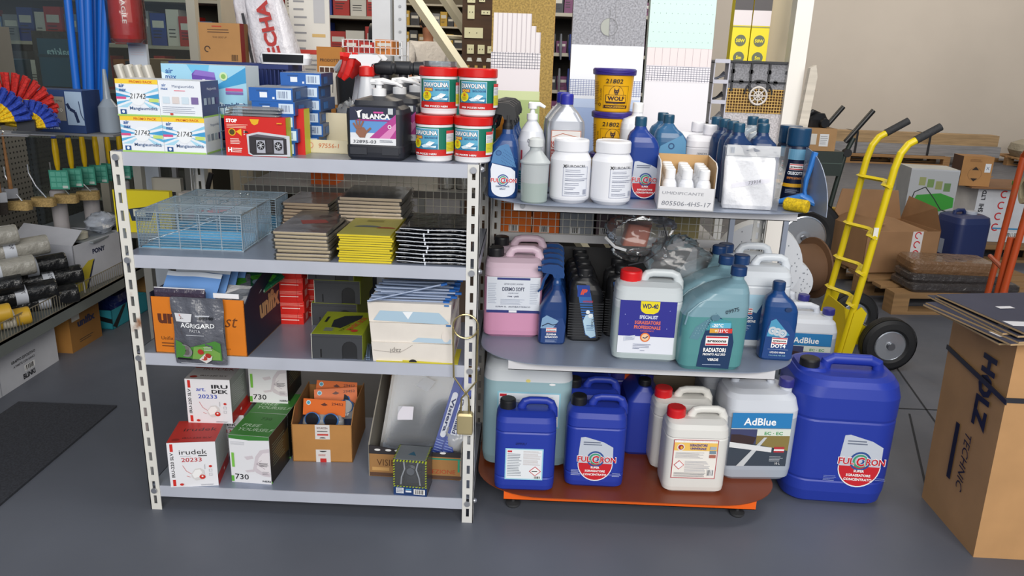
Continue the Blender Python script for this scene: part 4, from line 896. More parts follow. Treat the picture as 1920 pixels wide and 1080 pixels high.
    mb.build('body', t, 0)
    mb = MB(); mb.vessel([(0, .15, .06, 0, .02), (.02, .16, .06, 0, .02), (.034, .15, .05, 0, .02)], HD('dfe0e4', .3)); mb.vessel([(.006, .125, .004, 0, .002, -.0305), (.03, .128, .004, 0, .002, -.0305)], HD('121316', .2)); tag(mb.build('white_appliance', None, 40), 'white appliance with glossy black top lying on the blue crate', 'appliance', None, (-.77, 2.50, z+.235), 0)
    # blue flat boxes
    def bx(mb, W=.118, D=.16, H=.036):
        d = Dec(mb, front(-D/2)); d.rect(-.030, .010, .020, .014, 'e6ecf4'); d.rect(.015, .005, .040, .026, 'cfe0f0'); d.bars(.018, .009, .030, .018, '8796b0', 8, False); d.rect(.004, .006, .006, .006, 'e6ecf4'); d.rect(-.038, .027, .03, .003, '1a4f8e')
        d = Dec(mb, right(W/2)); d.rect(-.05, .006, .05, .02, '2c62a0')
    first = None
    rows = [((-.700, 2.205), 5, 'front stack'), ((-.675, 2.375), 6, 'rear stack')]
    for (x, y_), n, w in rows:
        for k in range(n):
            lab = 'flat blue box with barcode, %s of the %s beside the blue crate' % (('lowest', 'second', 'third', 'fourth', 'fifth', 'sixth', 'topmost')[k] if k < n-1 else 'topmost', w)
            loc = (x+(.006 if k % 2 else -.003), y_, z+k*.0362); 
            if first is None: first = carton('flat_box', lab, 'carton', .118, .16, .036, loc, .03, '1f5fae', tc='56677f', rc='24406e', kind='', rough=.35, deco=bx, group='flat blue boxes stacked')
            else: dup(first, loc, .03 if k % 3 else -.02, lab)
    # red carton pair
    def stop(W, D, H, full=True):
        def deco(mb):
            d = Dec(mb, front(-D/2)); d.rect(-W/2, 0, W, H, 'cf1d16')
            d.text('STOP', -W/2+.005, H-.016, .009, 'ffffff', 'l', .05)
            d.lines(-W/2+.006, H-.02, .07, .012, 3, 'f2c9b4', .35)
            if not full: d.text('STOP', -W/2+.005, H-.016, .010, 'ffffff', 'l', .05); d.lines(-W/2+.05, H-.006, .09, .012, 2, 'f2c9b4', .35); return
            d.poly([(-.014, H-.006), (.012, H-.006), (.008, H-.018), (-.002, H-.022), (-.009, H-.018)], 'e6b21c')
            d.ell(-W/2+.020, H-.042, .010, .010, 'e6b21c', 18); d.ell(-W/2+.020, H-.042, .0075, .0075, '4a4412', 18); d.poly([(-W/2+.031, H-.040), (-W/2+.046, H-.032), (-W/2+.046, H-.052)], 'f0b61c'); d.ell(-W/2+.058, H-.043, .007, .005, '2a1a18', 10, 0, pi); d.lines(-W/2+.052, H-.036, .004, .014, 3, 'ffffff', .4)
            d.lines(-W/2+.014, H-.058, .03, .016, 4, 'f6ded6', .45); d.text('H', -W/2+.012, .010, .012, 'ffffff', bold=.05); d.lines(-W/2+.019, .022, .03, .014, 3, 'f6ded6', .45)
            gx = -.018; d.poly([(gx-.004, .006), (gx+.010, .001), (.094, .003), (.094, .058), (.01, .066), (gx-.006, .058)], 'c9cdd3'); d.poly([(gx, .010), (gx+.008, .004), (.085, .008), (.085, .050), (.005, .060), (gx, .054)], '2d2a2e')
            d.poly([(gx, .054), (.005, .060), (.085, .053), (.070, .049)], '57525c'); d.rect(.002, .010, .024, .034, 'aeb0bb'); d.rect(.050, .010, .026, .036, 'aeb0bb'); d.rect(.030, .012, .016, .034, '3b373c')
            for cx in (.014, .063):
                d.ell(cx, .030, .0105, .0115, '17161a', 22)
                for a in range(7): d.curve([(cx, .030), (cx+.0085*cos(a*.9), .030+.0095*sin(a*.9))], .0016, 'c9cbd2')
            d.rect(W/2-.022, H-.016, .014, .003, 'e6a01c')
            d2 = Dec(mb, right(W/2)); d2.rect(-D/2, 0, D, H, 'b7b51a')
        return deco
    W = .168
    carton('speaker_carton', 'red carton picturing a black twin-speaker rodent repeller, in front of its twin', 'carton', W, .065, .105, (-.735, 2.088+.033, z), -.03, 'c8201a', rc='b7b51a', tc='b01a14', deco=stop(W, .065, .105), kind='', rough=.35)
    carton('speaker_carton', 'taller red carton with yellow edges standing behind the speaker carton', 'carton', .172, .05, .125, (-.706, 2.18, z), -.03, 'c8201a', rc='c9c21c', tc='b01a14', deco=stop(.172, .05, .125, False), kind='', rough=.35)
    # clear blister packs lying on it and the wire basket beside
    for i in range(3):
        mb = MB(); mb.vessel([(0, .15, .05, 0, .012), (.004, .145, .046, 0, .012), (.008, .11, .03, 0, .01)], M('e4ebf0', .12, 0, 'film', 2.4))
        tag(mb.build('blister_pack', None, 50), 'clear blister pack, %s of three lying on the red speaker carton' % ('lowest', 'middle', 'topmost')[i], 'blister pack', 'clear blister packs', (-.75+.004*i, 2.122, z+.106+i*.0085), -.05+.03*i)
    mb = MB(); WB_ = M('6d87a8', .35, .6)
    for zz in (.01, .06, .125): mb.tube([(-.005, -.06, zz), (-.005, .05, zz), (.0, .06, zz), (.22, .06, zz)], .0015, WB_, 6)
    for y_ in (-.06, -.02, .02, .055): mb.tube([(-.005, y_, 0), (-.005, y_, .125)], .0012, WB_, 6)
    tag(mb.build('wire_holder', None), 'bluish bent wire holder around the red cartons', 'wire holder', None, (-.835, 2.17, z), 0)
    # cream tray with the raised white wings
    t = thing('display_tray', 'low cream cardboard tray with raised white wings and orange handwritten number', 'tray', (-.590, 2.20, z), -.04)
    CR = M('d9cfb2', .65, 0, 'card'); WG = M('c9ccd8', .6, 0, 'card'); mb = MB()
    mb.box(-.06, 0, 0, .09, .003, .038, CR); mb.box(-.06, 0, 0, .09, .18, .002, CR); mb.box(-.06, .178, 0, .09, .18, .1, CR)
    mb.prism([(.003, .038), (.003, 0), (.18, 0), (.18, .13), (.10, .13), (.06, .06)], .0025, WG, 'x', -.06); mb.prism([(.003, .038), (.003, 0), (.18, 0), (.18, .13), (.12, .13), (.08, .06)], .0025, WG, 'x', .0875)
    d = Dec(mb, front(0)); d.ell(-.03, .022, .009, .009, 'd2917c', 16); d.ell(-.03, .022, .0065, .0065, 'd9cfb2', 16); d.text('97556-1', .022, .016, .013, 'c2622c', shear=.15, w=.058); mb.build('box', t, 0)
    # blanca jugs
    BK = HD('24262e', .42)
    t = thing('black_jug', 'black hand cleaner jug with white pump and purple swirl label, frontmost of its row', 'jug', (-.412, 2.094+.062, z), -.04, 'black hand cleaner jugs'); t.scale = (1.04, 1, 1.05)
    W, D, H = .152, .13, .150; mb = MB()
    mb.vessel([(0, W*.9, D*.9), (.008, W*.98, D*.98), (.02, W, D), (.036, W, D), (.038, W*.985, D*.99), (.118, W, D), (.13, W*.97, D*.97), (.138, W*.80, D*.8), (.150, W*.74, D*.74), (.156, W*.5, D*.5), (.160, .046, .046)], BK, .018); mb.build('body', t, 50)
    for sx in (-1, 1):
        mb = MB(); mb.cbox((sx*.042, -D/2-.001, .024), (.044, .004, .018), HD('2f3138', .4)); mb.build('foot_recess', t, 0)
    mb = MB(); WP = HD('e9eaec', .3); mb.lathe([(.019, .158), (.019, .178), (.008, .18), (.008, .188), (.014, .189), (.014, .200), (.006, .202)], WP, 22, mats=None)
    mb.tube([(-.02, 0, .194), (.01, 0, .198), (.045, 0, .192), (.062, 0, .184)], [.008, .008, .005, .003], WP, 8, sq=1.6); mb.build('pump', t)
    mb = MB(); d = Dec(mb, front(-D/2)); lx, ly, lw, lh = -.063, .040, .120, .094
    d.rect(lx, ly, lw, lh, '1d2440'); d.rect(lx, ly, lw, .030, 'dfe2e8'); d.poly([(lx, ly+.030), (lx, ly+.06), (lx+lw, ly+.07), (lx+lw, ly+.03)], '5c93cf'); d.poly([(lx+.045, ly+.012), (lx+.07, ly+.035), (lx+lw, ly+.078), (lx+lw, ly+.012)], 'b23c8e'); d.poly([(lx+.07, ly+.012), (lx+.09, ly+.03), (lx+lw, ly+.056), (lx+lw, ly+.04), (lx+.1, ly+.012)], 'd987bb')
    d.rect(lx, ly, lw, .017, 'e4e6ea'); d.text('BLANCA', .006, ly+.066, .0125, 'f2f2f4', w=.072, bold=.05); d.rect(lx+.02, ly+.060, .083, .004, '9a2f86'); d.rect(lx+.062, ly+.080, .026, .004, 'd04a9a'); d.rect(lx+.100, ly+.078, .013, .015, 'c9cfd2')
    d.poly([(lx+.012, ly+.09), (lx+.018, ly+.083), (lx+.026, ly+.086), (lx+.034, ly+.088), (lx+.027, ly+.08), (lx+.028, ly+.068), (lx+.022, ly+.068), (lx+.020, ly+.08)], 'f2f2f4')
    hx, hy = lx+.025, ly+.018; HC = '8f5f4a'; d.poly([(hx, hy), (hx+.014, hy), (hx+.020, hy+.016), (hx+.012, hy+.026), (hx-.006, hy+.026), (hx-.010, hy+.012)], HC)
    for (ax, ay) in ((-.016, .036), (-.008, .044), (.002, .047), (.011, .042)): d.curve([(hx-.002+ax*.3, hy+.022), (hx+ax, hy+ay)], .0045, HC)
    d.curve([(hx+.014, hy+.01), (hx+.03, hy+.025)], .005, HC); d.ring(lx+.104, ly+.047, .003, .005, 'f0f0f2', 12); d.text('32895-03', lx+.038, ly+.0045, .008, '20222c', w=.06, shear=.1); d.lines(lx+.078, ly+.014, .036, .007, 2, '60697a', .3)
    mb.build('label', t, 0)
    for i, (x, y_, w) in enumerate(((-.378, 2.292, 'second'), (-.352, 2.43, 'rearmost'))): dup(t, (x, y_, z), -.04, 'black hand cleaner jug with white pump, %s of the row' % w)
    # tall bottles with big black round nozzles
    def tall(label, loc):
        t = thing('black_cartridge', label, 'bottle', loc, .0, 'tall black nozzle bottles'); mb = MB(); mb.lathe([(.03, 0), (.034, .005), (.034, .17), (.028, .19), (.015, .2), (.015, .215)], BK, 24); mb.build('body', t)
        mb = MB(); K = HD('26282e', .5); mb.lathe([(.016, -.03), (.021, -.026), (.0215, .022), (.017, .026), (.017, .032), (.012, .034)], K, 24, (0, 0, .236), 'x'); mb.build('nozzle', t); return t
    a = tall('tall black bottle with thick round nozzle, nearest of the four behind the pump jug', (-.372, 2.385-.0, z+.0)); a.location = (-.452, 2.462, z)
    a.scale = (1, 1, 1.0)
    # white trigger bottles with red heads
    t = thing('trigger_sprayer', 'white trigger sprayer with red lever and red collar, frontmost of its row', 'spray bottle', (-.487, 2.36, z), 0, 'white and red trigger sprayers'); WB2 = M('d3d6dc', .3, 0, 'milky'); RD = HD('cc1c16', .35)
    mb = MB(); mb.vessel([(0, .07, .06, 0, .02), (.006, .076, .066, 0, .026), (.09, .076, .066, 0, .026), (.13, .066, .06, 0, .026), (.19, .044, .044, .0, .02), (.215, .036, .036, 0, .016)], WB2); mb.build('body', t, 50)
    mb = MB(); mb.lathe([(.022, .212), (.023, .216), (.022, .238), (.016, .242)], RD, 22); mb.build('collar', t)
    mb = MB(); mb.prism([(-.050, .262), (-.046, .272), (.035, .274), (.045, .262), (.036, .252), (.018, .248), (.014, .238), (-.012, .238), (-.014, .25), (-.03, .262)], .026, HD('e6e7ea', .3), 'y', -.013); o = mb.build('trigger_head', t, 30)
    mb = MB(); mb.lathe([(.014, -.066), (.012, -.048)], RD, 6, (0, 0, .266), 'x'); mb.tube([(-.045, 0, .262), (-.05, 0, .24), (-.06, 0, .215), (-.072, 0, .20)], [.008, .008, .007, .004], RD, 8, sq=1.6); mb.build('lever', o)
    for i, (x, y_) in enumerate(((-.505, 2.445), (-.50, 2.53), (-.545, 2.56))): dup(t, (x, y_, z), .1*i, 'white trigger sprayer with red lever, %s of the row behind the jugs' % ('second', 'third', 'rearmost')[i])
    for i, (x, y_) in enumerate(((-.405, 2.53), (-.345, 2.54), (-.285, 2.53))): dup(a, (x, y_, z), .05*i, 'tall black bottle with thick round nozzle, %s' % ('second of the four behind the pump jugs', 'third of the four behind the pump jugs', 'rightmost of the four behind the pump jugs')[i])
    mb = MB(); film_blob(mb, (0, 0, .06), (.045, .035, .07), 5, M('f2f4f6', .16, 0, 'film', 2.2), 20, 14, .25); tag(mb.build('plastic_wrapping', None, 60), 'crumpled clear wrapping between the flat blue boxes and the trigger sprayers', 'plastic wrapping', None, (-.555, 2.42, z), 0)
    # tubs
    WT = HD('e9e9ec', .28); RL = HD('cf1712', .28)
    def tub(label, loc, rz):
        t = thing('tablet_tub', label, 'tub', loc, rz, 'white tablet tubs with red lids'); R = .0515
        mb = MB(); mb.lathe([(.044, 0), (.049, .004), (.0495, .012), (R-.001, .016), (R-.001, .098), (.050, .102)], WT, 40); mb.build('body', t, 30)
        mb = MB(); mb.lathe([(.0525, .101), (.0535, .103), (.0535, .121), (.052, .124), (.048, .1245)], RL, 40); mb.build('lid', t, 30)
        mb = MB(); d = Dec(mb, cyl(R-.001), curved=True); x0, w = -.058, .19
        d.rect(x0, .018, w, .076, '12705a'); d.rect(x0, .018, w, .017, 'c8201c'); d.poly([(x0+i*.095/12, .032+.006*sin(i*.5)) for i in range(13)]+[(x0+.095, .018), (x0, .018)], 'c8201c')
        d.rect(x0+.012, .036, .074, .055, '5aa8c8'); d.frame(x0+.012, .036, .074, .055, .0014, 'cfe4ec'); d.rect(x0+.014, .036, .070, .014, '2f7fa8')
        cx = x0+.049; d.text('DIAVOLINA', cx, .0735, .0125, '1c2c44', w=.068, bold=.06); d.text('DIAVOLINA', cx, .074, .0115, 'f4f4f6', w=.066, bold=.03); d.rect(x0+.018, .063, .024, .008, 'c23a2c'); d.text('FOSSE', x0+.030, .0645, .0052, 'f2e24a', w=.020, bold=.03); d.text('BIOLOGICHE', x0+.066, .0645, .005, '2a5a90', w=.034, bold=.02)
        d.ell(x0+.026, .051, .0125, .0125, 'e8d71c', 22); d.text('12', x0+.026, .0535, .006, 'c8201c', bold=.04); d.lines(x0+.018, .052, .016, .009, 3, '8a7a20', .3); d.poly([(x0+.050, .048), (x0+.062, .058), (x0+.076, .055), (x0+.064, .045)], 'f2f5f8'); d.poly([(x0+.040, .045), (x0+.05, .050), (x0+.062, .044), (x0+.08, .046), (x0+.078, .04), (x0+.045, .04)], 'd3e8f2')
        d.text('PER POZZI NERI', x0+.050, .0215, .0045, 'f4f4f6', w=.06, bold=.03)
        d.rect(x0+.106, .024, .03, .062, 'e6e6ea'); d.rect(x0+.106, .078, .03, .008, 'd04040'); d.lines(x0+.108, .076, .027, .02, 6, '8a8f9c', .3); d.rect(x0+.106, .030, .03, .026, 'd8d23a'); d.lines(x0+.108, .054, .026, .022, 6, 'a39d20', .3)
        mb.build('label', t, 0); return t
    y0 = 2.088+.0525
    a = tub('white tub with red lid and green label, lower left at the front of the rack', (-.258, y0, z), -.22)
    dup(a, (-.1615+.001, y0+.002, z), -.2, 'white tub with red lid and green label, lower right at the front of the rack').location.x = -.1515
    dup(a, (-.248, y0+.012, z+.1255), .12, 'white tub with red lid and green label, upper left at the front of the rack')
    dup(a, (-.142, y0+.005, z+.1255), .0, 'white tub with red lid, upper right at the front of the rack')
    dup(a, (-.262, y0+.112, z), .5, 'white tub with red lid, behind the lower left one')
    dup(a, (-.145, y0+.112, z), -.6, 'white tub with red lid, behind the lower right one')
    dup(a, (-.262, y0+.116, z+.1255), .7, 'white tub with red lid, behind the upper left one')
    mb = MB(); mb.lathe([(.044, 0), (.045, .002), (.045, .014), (.043, .014), (.042, .002)], M('e4ebf0', .1, 0, 'film', 1.5), 30); tag(mb.build('clear_dish', None), 'clear plastic dish resting on the upper left red lid', 'dish', None, (-.245, y0+.014, z+.2505), 0)
rack_top()
# ---------------------------------------------------------------- second shelf
def rack_second():
    z = RZ[2]; WR = M('cfe0ea', .25, .7); TR = HD('6db4dd', .3)
    t = thing('wire_cage', 'low galvanised wire cage with blue tray, nearest of the three on the second shelf', 'cage', (-.97, 2.155, z), 0, 'wire cages on the second shelf')
    W, D, H = .305, .125, .108; mb = MB(); x = W/2
    for i in range(6): mb.cbox((-x+i*W/5, 0, H/2), (.0026, .0026, H), WR); mb.cbox((-x+i*W/5, D/2, H), (.002, D, .002), WR); mb.cbox((-x+i*W/5, D, H/2), (.0026, .0026, H), WR)
    for zz in (0.002, H): mb.cbox((0, 0, zz), (W, .0032, .0032), WR); mb.cbox((0, D, zz), (W, .0032, .0032), WR); mb.cbox((-x, D/2, zz), (.0032, D, .0032), WR); mb.cbox((x, D/2, zz), (.0032, D, .0032), WR)
    mb.build('frame', t, 0)
    mb = MB()
    for i in range(12): mb.cbox((0, .0, .012+i*.008), (W, .0016, .0016), WR)
    for s in (-1, 1):
        for i in range(14): mb.cbox((s*x, .006+i*.0087, H/2), (.0017, .0017, H), WR)
    for i in range(8): mb.cbox((0, .010+i*.015, H), (W, .0016, .0016), WR)
    mb.tube([(.03+.014*cos(a), .06+.014*sin(a), H+.002) for a in [k*pi/6 for k in range(12)]], .001, WR, 5, closed=True)
    mb.build('mesh', t, 0)
    mb = MB(); mb.box(-x+.006, .005, .001, x-.006, D-.005, .005, TR); mb.box(-x+.006, D-.008, .001, x-.006, D-.005, .03, TR); mb.tube([(-x+.02, .02, .02), (.05, .10, H*.7)], .002, WR, 6); mb.build('tray', t, 0)
    dup(t, (-.97, 2.287, z), 0, 'low galvanised wire cage with blue tray, middle one of the three')
    dup(t, (-.955, 2.42, z), 0, 'low galvanised wire cage with blue tray, farthest of the three')
    # stacked flat packs, every pack a thing
    def packs(n, w, d, h, x, y, name, cat, lab, group, edge, topc, jx=.004, z0=z, film=True, deco=None, rz=0):
        rnd = random.Random(int(x*1000)); mb = MB(); E = M(edge, .6, 0, 'card'); T = M(topc, .35, 0, 'card')
        mb.box(-w/2, -d/2, 0, w/2, d/2, h*.72, E); mb.box(-w/2, -d/2, h*.72, w/2, d/2, h*.80, T)
        if deco: deco(Dec(mb, top(h*.8)), w, d)
        o = mb.build('card', None, 0); o.name = name
        root = thing(name, '', cat, (x, y, z0), 0, group); o.name = 'board'; o.parent = root
        if film:
            f = MB(); f.vessel([(-.0002, w+.008, d+.006, 0, .004), (h*.4, w+.016, d+.008, 0, .004), (h*.86, w+.006, d+.004, 0, .004)], M('f6f7f8', .2, 0, 'film', .5)); f.build('film_sleeve', root, 50)
        nn = ORD(n)
        for k in range(n):
            l = lab % nn[k]; loc = (x+rnd.uniform(-jx, jx), y+rnd.uniform(-jx, jx)*.6, z0+k*h+.0003)
            if k == 0: root.location = loc; root['label'] = l
            else: dup(root, loc, rz+rnd.uniform(-.03, .03), l)
    def redtop(d, w, h): d.rect(-w/2, -h/2, w, .006, '8a3a30'); d.poly([(-.02, -.05), (.05, -.02), (.03, .02), (-.04, .0)], 'a04a44'); d.lines(.0, .08, .04, .03, 3, '4a3030', .4)
    packs(10, .142, .20, .0105, -.70, 2.50, 'glue_board_pack', 'flat pack', 'thin brown glue board pack, %s in the rear left pile', 'rear left pile of packs', 'c2a888', '6f4a3c')
    packs(13, .190, .22, .0112, -.475, 2.425, 'glue_board_pack', 'flat pack', 'filmed glue board pack, %s in the tall middle pile', 'tall middle pile of packs', 'cdb89c', '63554e', .003)
    packs(8, .148, .30, .0105, -.628, 2.09+.15, 'glue_board_pack', 'flat pack', 'blue topped glue board pack, %s in the front left pile', 'front left pile of packs', 'c8b490', '7d7f94', .005, deco=redtop)
    def ytop(d, w, h): d.ell(-.01, -.03, .04, .022, '5f6a72', 16, 0, pi); d.ell(.045, -.04, .028, .016, 'a5452f', 14, 0, pi); d.lines(-.03, .07, .06, .03, 3, '7d7a3a', .35)
    packs(12, .150, .26, .0068, -.447, 2.09+.13, 'yellow_trap_pack', 'flat pack', 'thin yellow trap folder, %s in the yellow pile', 'yellow pile of folders', 'd9c21c', 'b3ac4e', .003, film=False, deco=ytop)
    # black pouches with white edges
    BKc = HD('0e0f12', .25); root = None; rnd = random.Random(4)
    for k in range(9):
        l = 'glossy black pouch, %s in the pile beside the right post' % ORD(9)[k]
        loc = (-.255+rnd.uniform(-.005, .005), 2.092+.115, z+k*.0117)
        if root is None:
            root = thing('black_pouch', l, 'pouch', loc, 0, 'black pouches pile')
            mb = MB(); mb.vessel([(0, .195, .215, 0, .006), (.004, .203, .225, 0, .008), (.009, .198, .22, 0, .008), (.0115, .17, .2, 0, .006)], M('101116', .22, 0, 'crumple')); mb.build('body', root, 50)
            mb = MB(); mb.grid(lambda u, v: (-.1+u*.2, -.1145-.0006, .0072+.0016*sin(u*9+1)+v*.0018), 14, 1, M('d9dde6', .5)); mb.box(-.022, -.1158, -.001, -.018, -.1148, .009, M('d9dde6', .5)); mb.build('seam', root, 0)
        else: dup(root, loc, rnd.uniform(-.03, .03), l)
    # things beyond the mesh
    carton('orange_carton', 'dark orange carton standing beyond the wire grid behind the rack', 'carton', .09, .12, .12, (-.73, 2.80, .93), 0, 'd9601a', kind='card', deco=lambda mb: (lambda d: (d.rect(.0, .075, .03, .03, '1c1a1c'), d.rect(.008, .08, .006, .018, 'e8e4e0')))(Dec(mb, front(-.06))))
    mb = MB(); mb.box(-1.0, 2.69, .9, -.12, 3.0, .93, M('6d6a66', .5, .2, 'paint_metal'))
    for x_ in (-1.0, -.15): mb.box(x_, 2.96, 0, x_+.03, 2.99, .9, M('6d6a66', .5, .2, 'paint_metal'))
    tag(mb.build('rear_shelf', None, 0), 'dark rear shelf beyond the wire grid behind the rack', 'shelf')
    for i in range(3):
        mb = MB(); mb.lathe([(.028, 0), (.03, .002), (.03, .148), (.028, .15)], M('c9c6be', .25, .7), 24); tag(mb.build('silver_roll', None), 'upright silver roll beyond the mesh, %s of three by the right rack post' % ('left', 'middle', 'right')[i], 'roll', 'silver rolls beyond the mesh', (-.29+i*.065, 2.76, .931), 0)
rack_second()
# ---------------------------------------------------------------- third shelf
def rack_third():
    z = RZ[1]
    # orange and navy open carton
    t = thing('open_carton', 'large open orange and navy carton crammed with blue and green sachets', 'carton', (-.935, 2.082, z), -.03)
    OR = M('d97a17', .6, 0, 'card'); NVc = M('1d2033', .6, 0, 'card'); IN = M('b98b52', .8, 0, 'card'); W, D, H = .275, .40, .185; x = W/2; mb = MB(); tk = .003
    mb.box(-x, 0, 0, x, tk, H-.012, OR); mb.box(-x, 0, 0, x, D, .003, IN); mb.box(-x, D-tk, 0, x, D, H, IN); mb.box(-x, 0, 0, -x+tk, D, H, NVc)
    mb.prism([(0, 0), (D, 0), (D, H+.05), (D*.55, H+.035), (.06, H+.005), (.01, H-.03), (0, H-.012)], tk, NVc, 'x', x-tk)
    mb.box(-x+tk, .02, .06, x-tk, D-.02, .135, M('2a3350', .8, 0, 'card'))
    d = Dec(mb, front(0)); d.text('unifix', -.055, .095, .04, '5c2c18', w=.13, bold=.05); d.text('best', .07, .09, .04, '6b3a14', shear=.3, w=.08); d.text('Unifix', -.115, .042, .011, '4a2a14', 'l'); d.lines(-.115, .036, .045, .018, 2, '6b3a14', .35); d.text('www.unifix.it', .06, .02, .006, '7a4414', w=.06)
    d = Dec(mb, right(x, .2)); d.text('unifix', .0, .08, .06, 'c9a070', w=.17, bold=.05); mb.build('box', t, 0)
    # blue sachets leaning in it
    s = None
    for k in range(7):
        l = 'white and blue sachet edge in the orange carton, %s from the front' % ('first', 'second', 'third', 'fourth', 'fifth', 'sixth', 'seventh')[k]
        loc = (-.985+k*.010, 2.13+k*.046, z+.155); rot = (radians(-42), 0, -.1+.03*k)
        if s is None:
            mb = MB(); mb.grid(lambda u, v: (-.085+u*.17, .003*sin(u*8), v*.085), 10, 3, M('6d9ad8', .4)); mb.grid(lambda u, v: (-.085+u*.17, .003*sin(u*8)-.001, .072+v*.015), 10, 1, M('dfe8f4', .4)); mb.grid(lambda u, v: (-.085+u*.17, .003*sin(u*8)+.004, v*.085), 10, 3, M('2a3c66', .4))
            s = mb.build('sachet', None, 60); tag(s, l, 'sachet', 'blue sachets in the orange carton', loc); s.rotation_euler = rot
        else: dup(s, loc, 0, l, rot=rot)
    for k, (dx, dy, dz, c1, c2, l) in enumerate(((.0, .17, .155, '6f7480', '3f8f2c', 'grey sachet with green leaf print lying open on the orange carton'), (.045, .09, .148, 'dfe0e4', '8a8f98', 'white and grey sachet with barcode on the orange carton front'), (.075, .21, .165, '1f5a3c', '4a9a2c', 'dark green sachet with blue emblem tucked at the carton side'), (.055, .29, .172, 'd9d6d6', 'b8b0b4', 'cream crumpled sachet at the back of the orange carton'))):
        mb = MB(); A_ = M(c1, .3, 0, 'crumple'); B_ = M(c2, .35, 0, 'crumple')
        mb.vessel([(0, .115, .10, 0, .008), (.006, .12, .104, 0, .01), (.012, .112, .098, 0, .008)], A_, mats=[A_, A_]); d = Dec(mb, top(.0121)); d.poly([(-.04, -.01), (.0, .03), (.04, .035), (.045, .0), (.0, -.02)], B_); d.ell(.01, -.02, .018, .014, '7f95a8' if k == 2 else c2, 14)
        if k == 1: d.lines(-.04, -.02, .05, .02, 6, '555a66', .35)
        o = mb.build('sachet', None, 50); tag(o, l, 'sachet', 'loose sachets on the orange carton', (-.90+dx, 2.09+dy, z+dz)); o.rotation_euler = (radians(16), radians(-4+5*k), .3-.35*k)
    mb = MB(); mb.vessel([(0, .15, .012, 0, .004), (.02, .152, .014, 0, .005), (.03, .15, .004, 0, .002)], M('40384a', .25, 0, 'crumple')); mb.cbox((0, 0, .031), (.15, .003, .003), M('dcdce2', .4)); o = mb.build('sachet', None, 50); tag(o, 'dark plum sachet with pale edge rising behind the hanging grey one', 'sachet', 'loose sachets on the orange carton', (-.99, 2.10, z+.165), -.04)
    mb = MB(); mb.cbox((0, 0, 0), (.075, .003, .014), M('e9eaee', .4)); o = mb.build('sachet', None, 0); tag(o, 'white sachet edge over the front of the orange carton', 'sachet', 'loose sachets on the orange carton', (-.85, 2.086, z+.183), -.04)
    # hanging grey sachet
    t = thing('bait_sachet', 'glossy grey bait sachet with mouse picture hanging over the shelf edge', 'sachet', (-.928, 2.064, z-.022), -.03)
    G = M('5d5f68', .22, 0, 'crumple'); mb = MB()
    def sh(u, v): return (-.075+.15*u+.004*sin(v*9)*(u-.5), -.016*sin(pi*u)*sin(pi*min(1, v*1.05))-.002*sin(u*17+v*8), v*.202)
    mb.grid(sh, 20, 22, G); mb.grid(lambda u, v: (-.075+.15*u, .004, v*.202), 4, 4, G); mb.build('pouch', t, 60)
    mb = MB()
    def fp(u, v, o): p = sh(max(0, min(1, (u+.075)/.15)), max(0, min(1, v/.202))); return (p[0], p[1]-o, p[2])
    d = Dec(mb, fp, o0=.0045, step=.0003); L = M('d9dade', .35); d.poly([(-.062, .158), (-.010, .158), (-.014, .135), (-.026, .132), (-.060, .133)], L); d.text('zapi', -.034, .142, .011, '5c4038', w=.026); d.ell(-.046, .153, .003, .003, 'd04a2c', 8); d.poly([(.0, .155), (.04, .155), (.038, .151), (0, .151)], 'b8bcc4')
    d.text('09140', .030, .142, .009, '15161c', w=.04, bold=.03); d.text('AGRIGARD', .004, .118, .0135, 'eceef0', w=.10, bold=.02); d.text('PASTA', -.002, .105, .009, 'd0d2d8', w=.034); d.lines(-.03, .098, .06, .004, 1, 'c9ccd4', .4)
    d.poly([(-.068, .02), (-.068, .075), (-.05, .07), (-.03, .055), (.05, .078), (.064, .07), (.064, .015)], '4d8a3c'); d.poly([(-.02, .02), (-.01, .06), (.03, .065), (.06, .04), (.06, .018)], '7aa850'); d.ell(-.037, .045, .021, .021, '8d8a8c', 20); d.ell(-.037, .043, .012, .013, '6f6866', 14); d.ell(-.030, .056, .006, .006, '7c7574', 10); d.ell(-.036, .046, .002, .002, '141414', 6)
    d.poly([(.0, .02), (.018, .006), (.035, .018), (.04, .032), (.02, .04)], 'e6e2de'); d.ell(.008, .045, .009, .009, 'b5392e', 10); d.ell(.028, .034, .009, .008, 'b5392e', 10); d.ell(.015, .024, .009, .008, 'c0463a', 10); d.lines(.02, .064, .026, .014, 3, 'd9dade', .3); d.rect(-.062, .017, .04, .006, '1c1c20'); d.lines(-.055, .008, .1, .003, 1, 'c9ccd4', .5)
    mb.build('print', t, 60)
    # red cartons
    def rd(mb, W=.105, D=.07, H=.040):
        d = Dec(mb, front(-D/2)); d.lines(-.048, .034, .10, .012, 4, 'f2a89c', .3); d.lines(-.02, .018, .06, .006, 1, 'f6d6d0', .45); d.rect(W/2-.02, 0, .001, H, 'a81410'); d2 = Dec(mb, right(W/2)); d2.rect(-.01, .008, .03, .022, 'd9a09a')
    first = None
    for col, (x_, y_, n) in enumerate(((-.768, 2.405, 5), (-.722, 2.490, 6), (-.70, 2.565, 4))):
        for k in range(n):
            l = 'small red carton, %s of the %s stack beside the orange carton' % (('lowest', 'second', 'third', 'fourth', 'fifth', 'sixth')[k], ('front', 'middle', 'rear')[col])
            loc = (x_+(.004 if k % 2 else 0), y_, z+k*.0403)
            if first is None: first = carton('red_carton', l, 'carton', .105, .07, .040, loc, .02, 'd4241a', kind='', rough=.4, deco=rd, group='small red cartons stacked')
            else: dup(first, loc, .02*(k % 3), l)
    # bait stations
    BKp = HD('3a3c40', .45); OG = '8f9a1f'
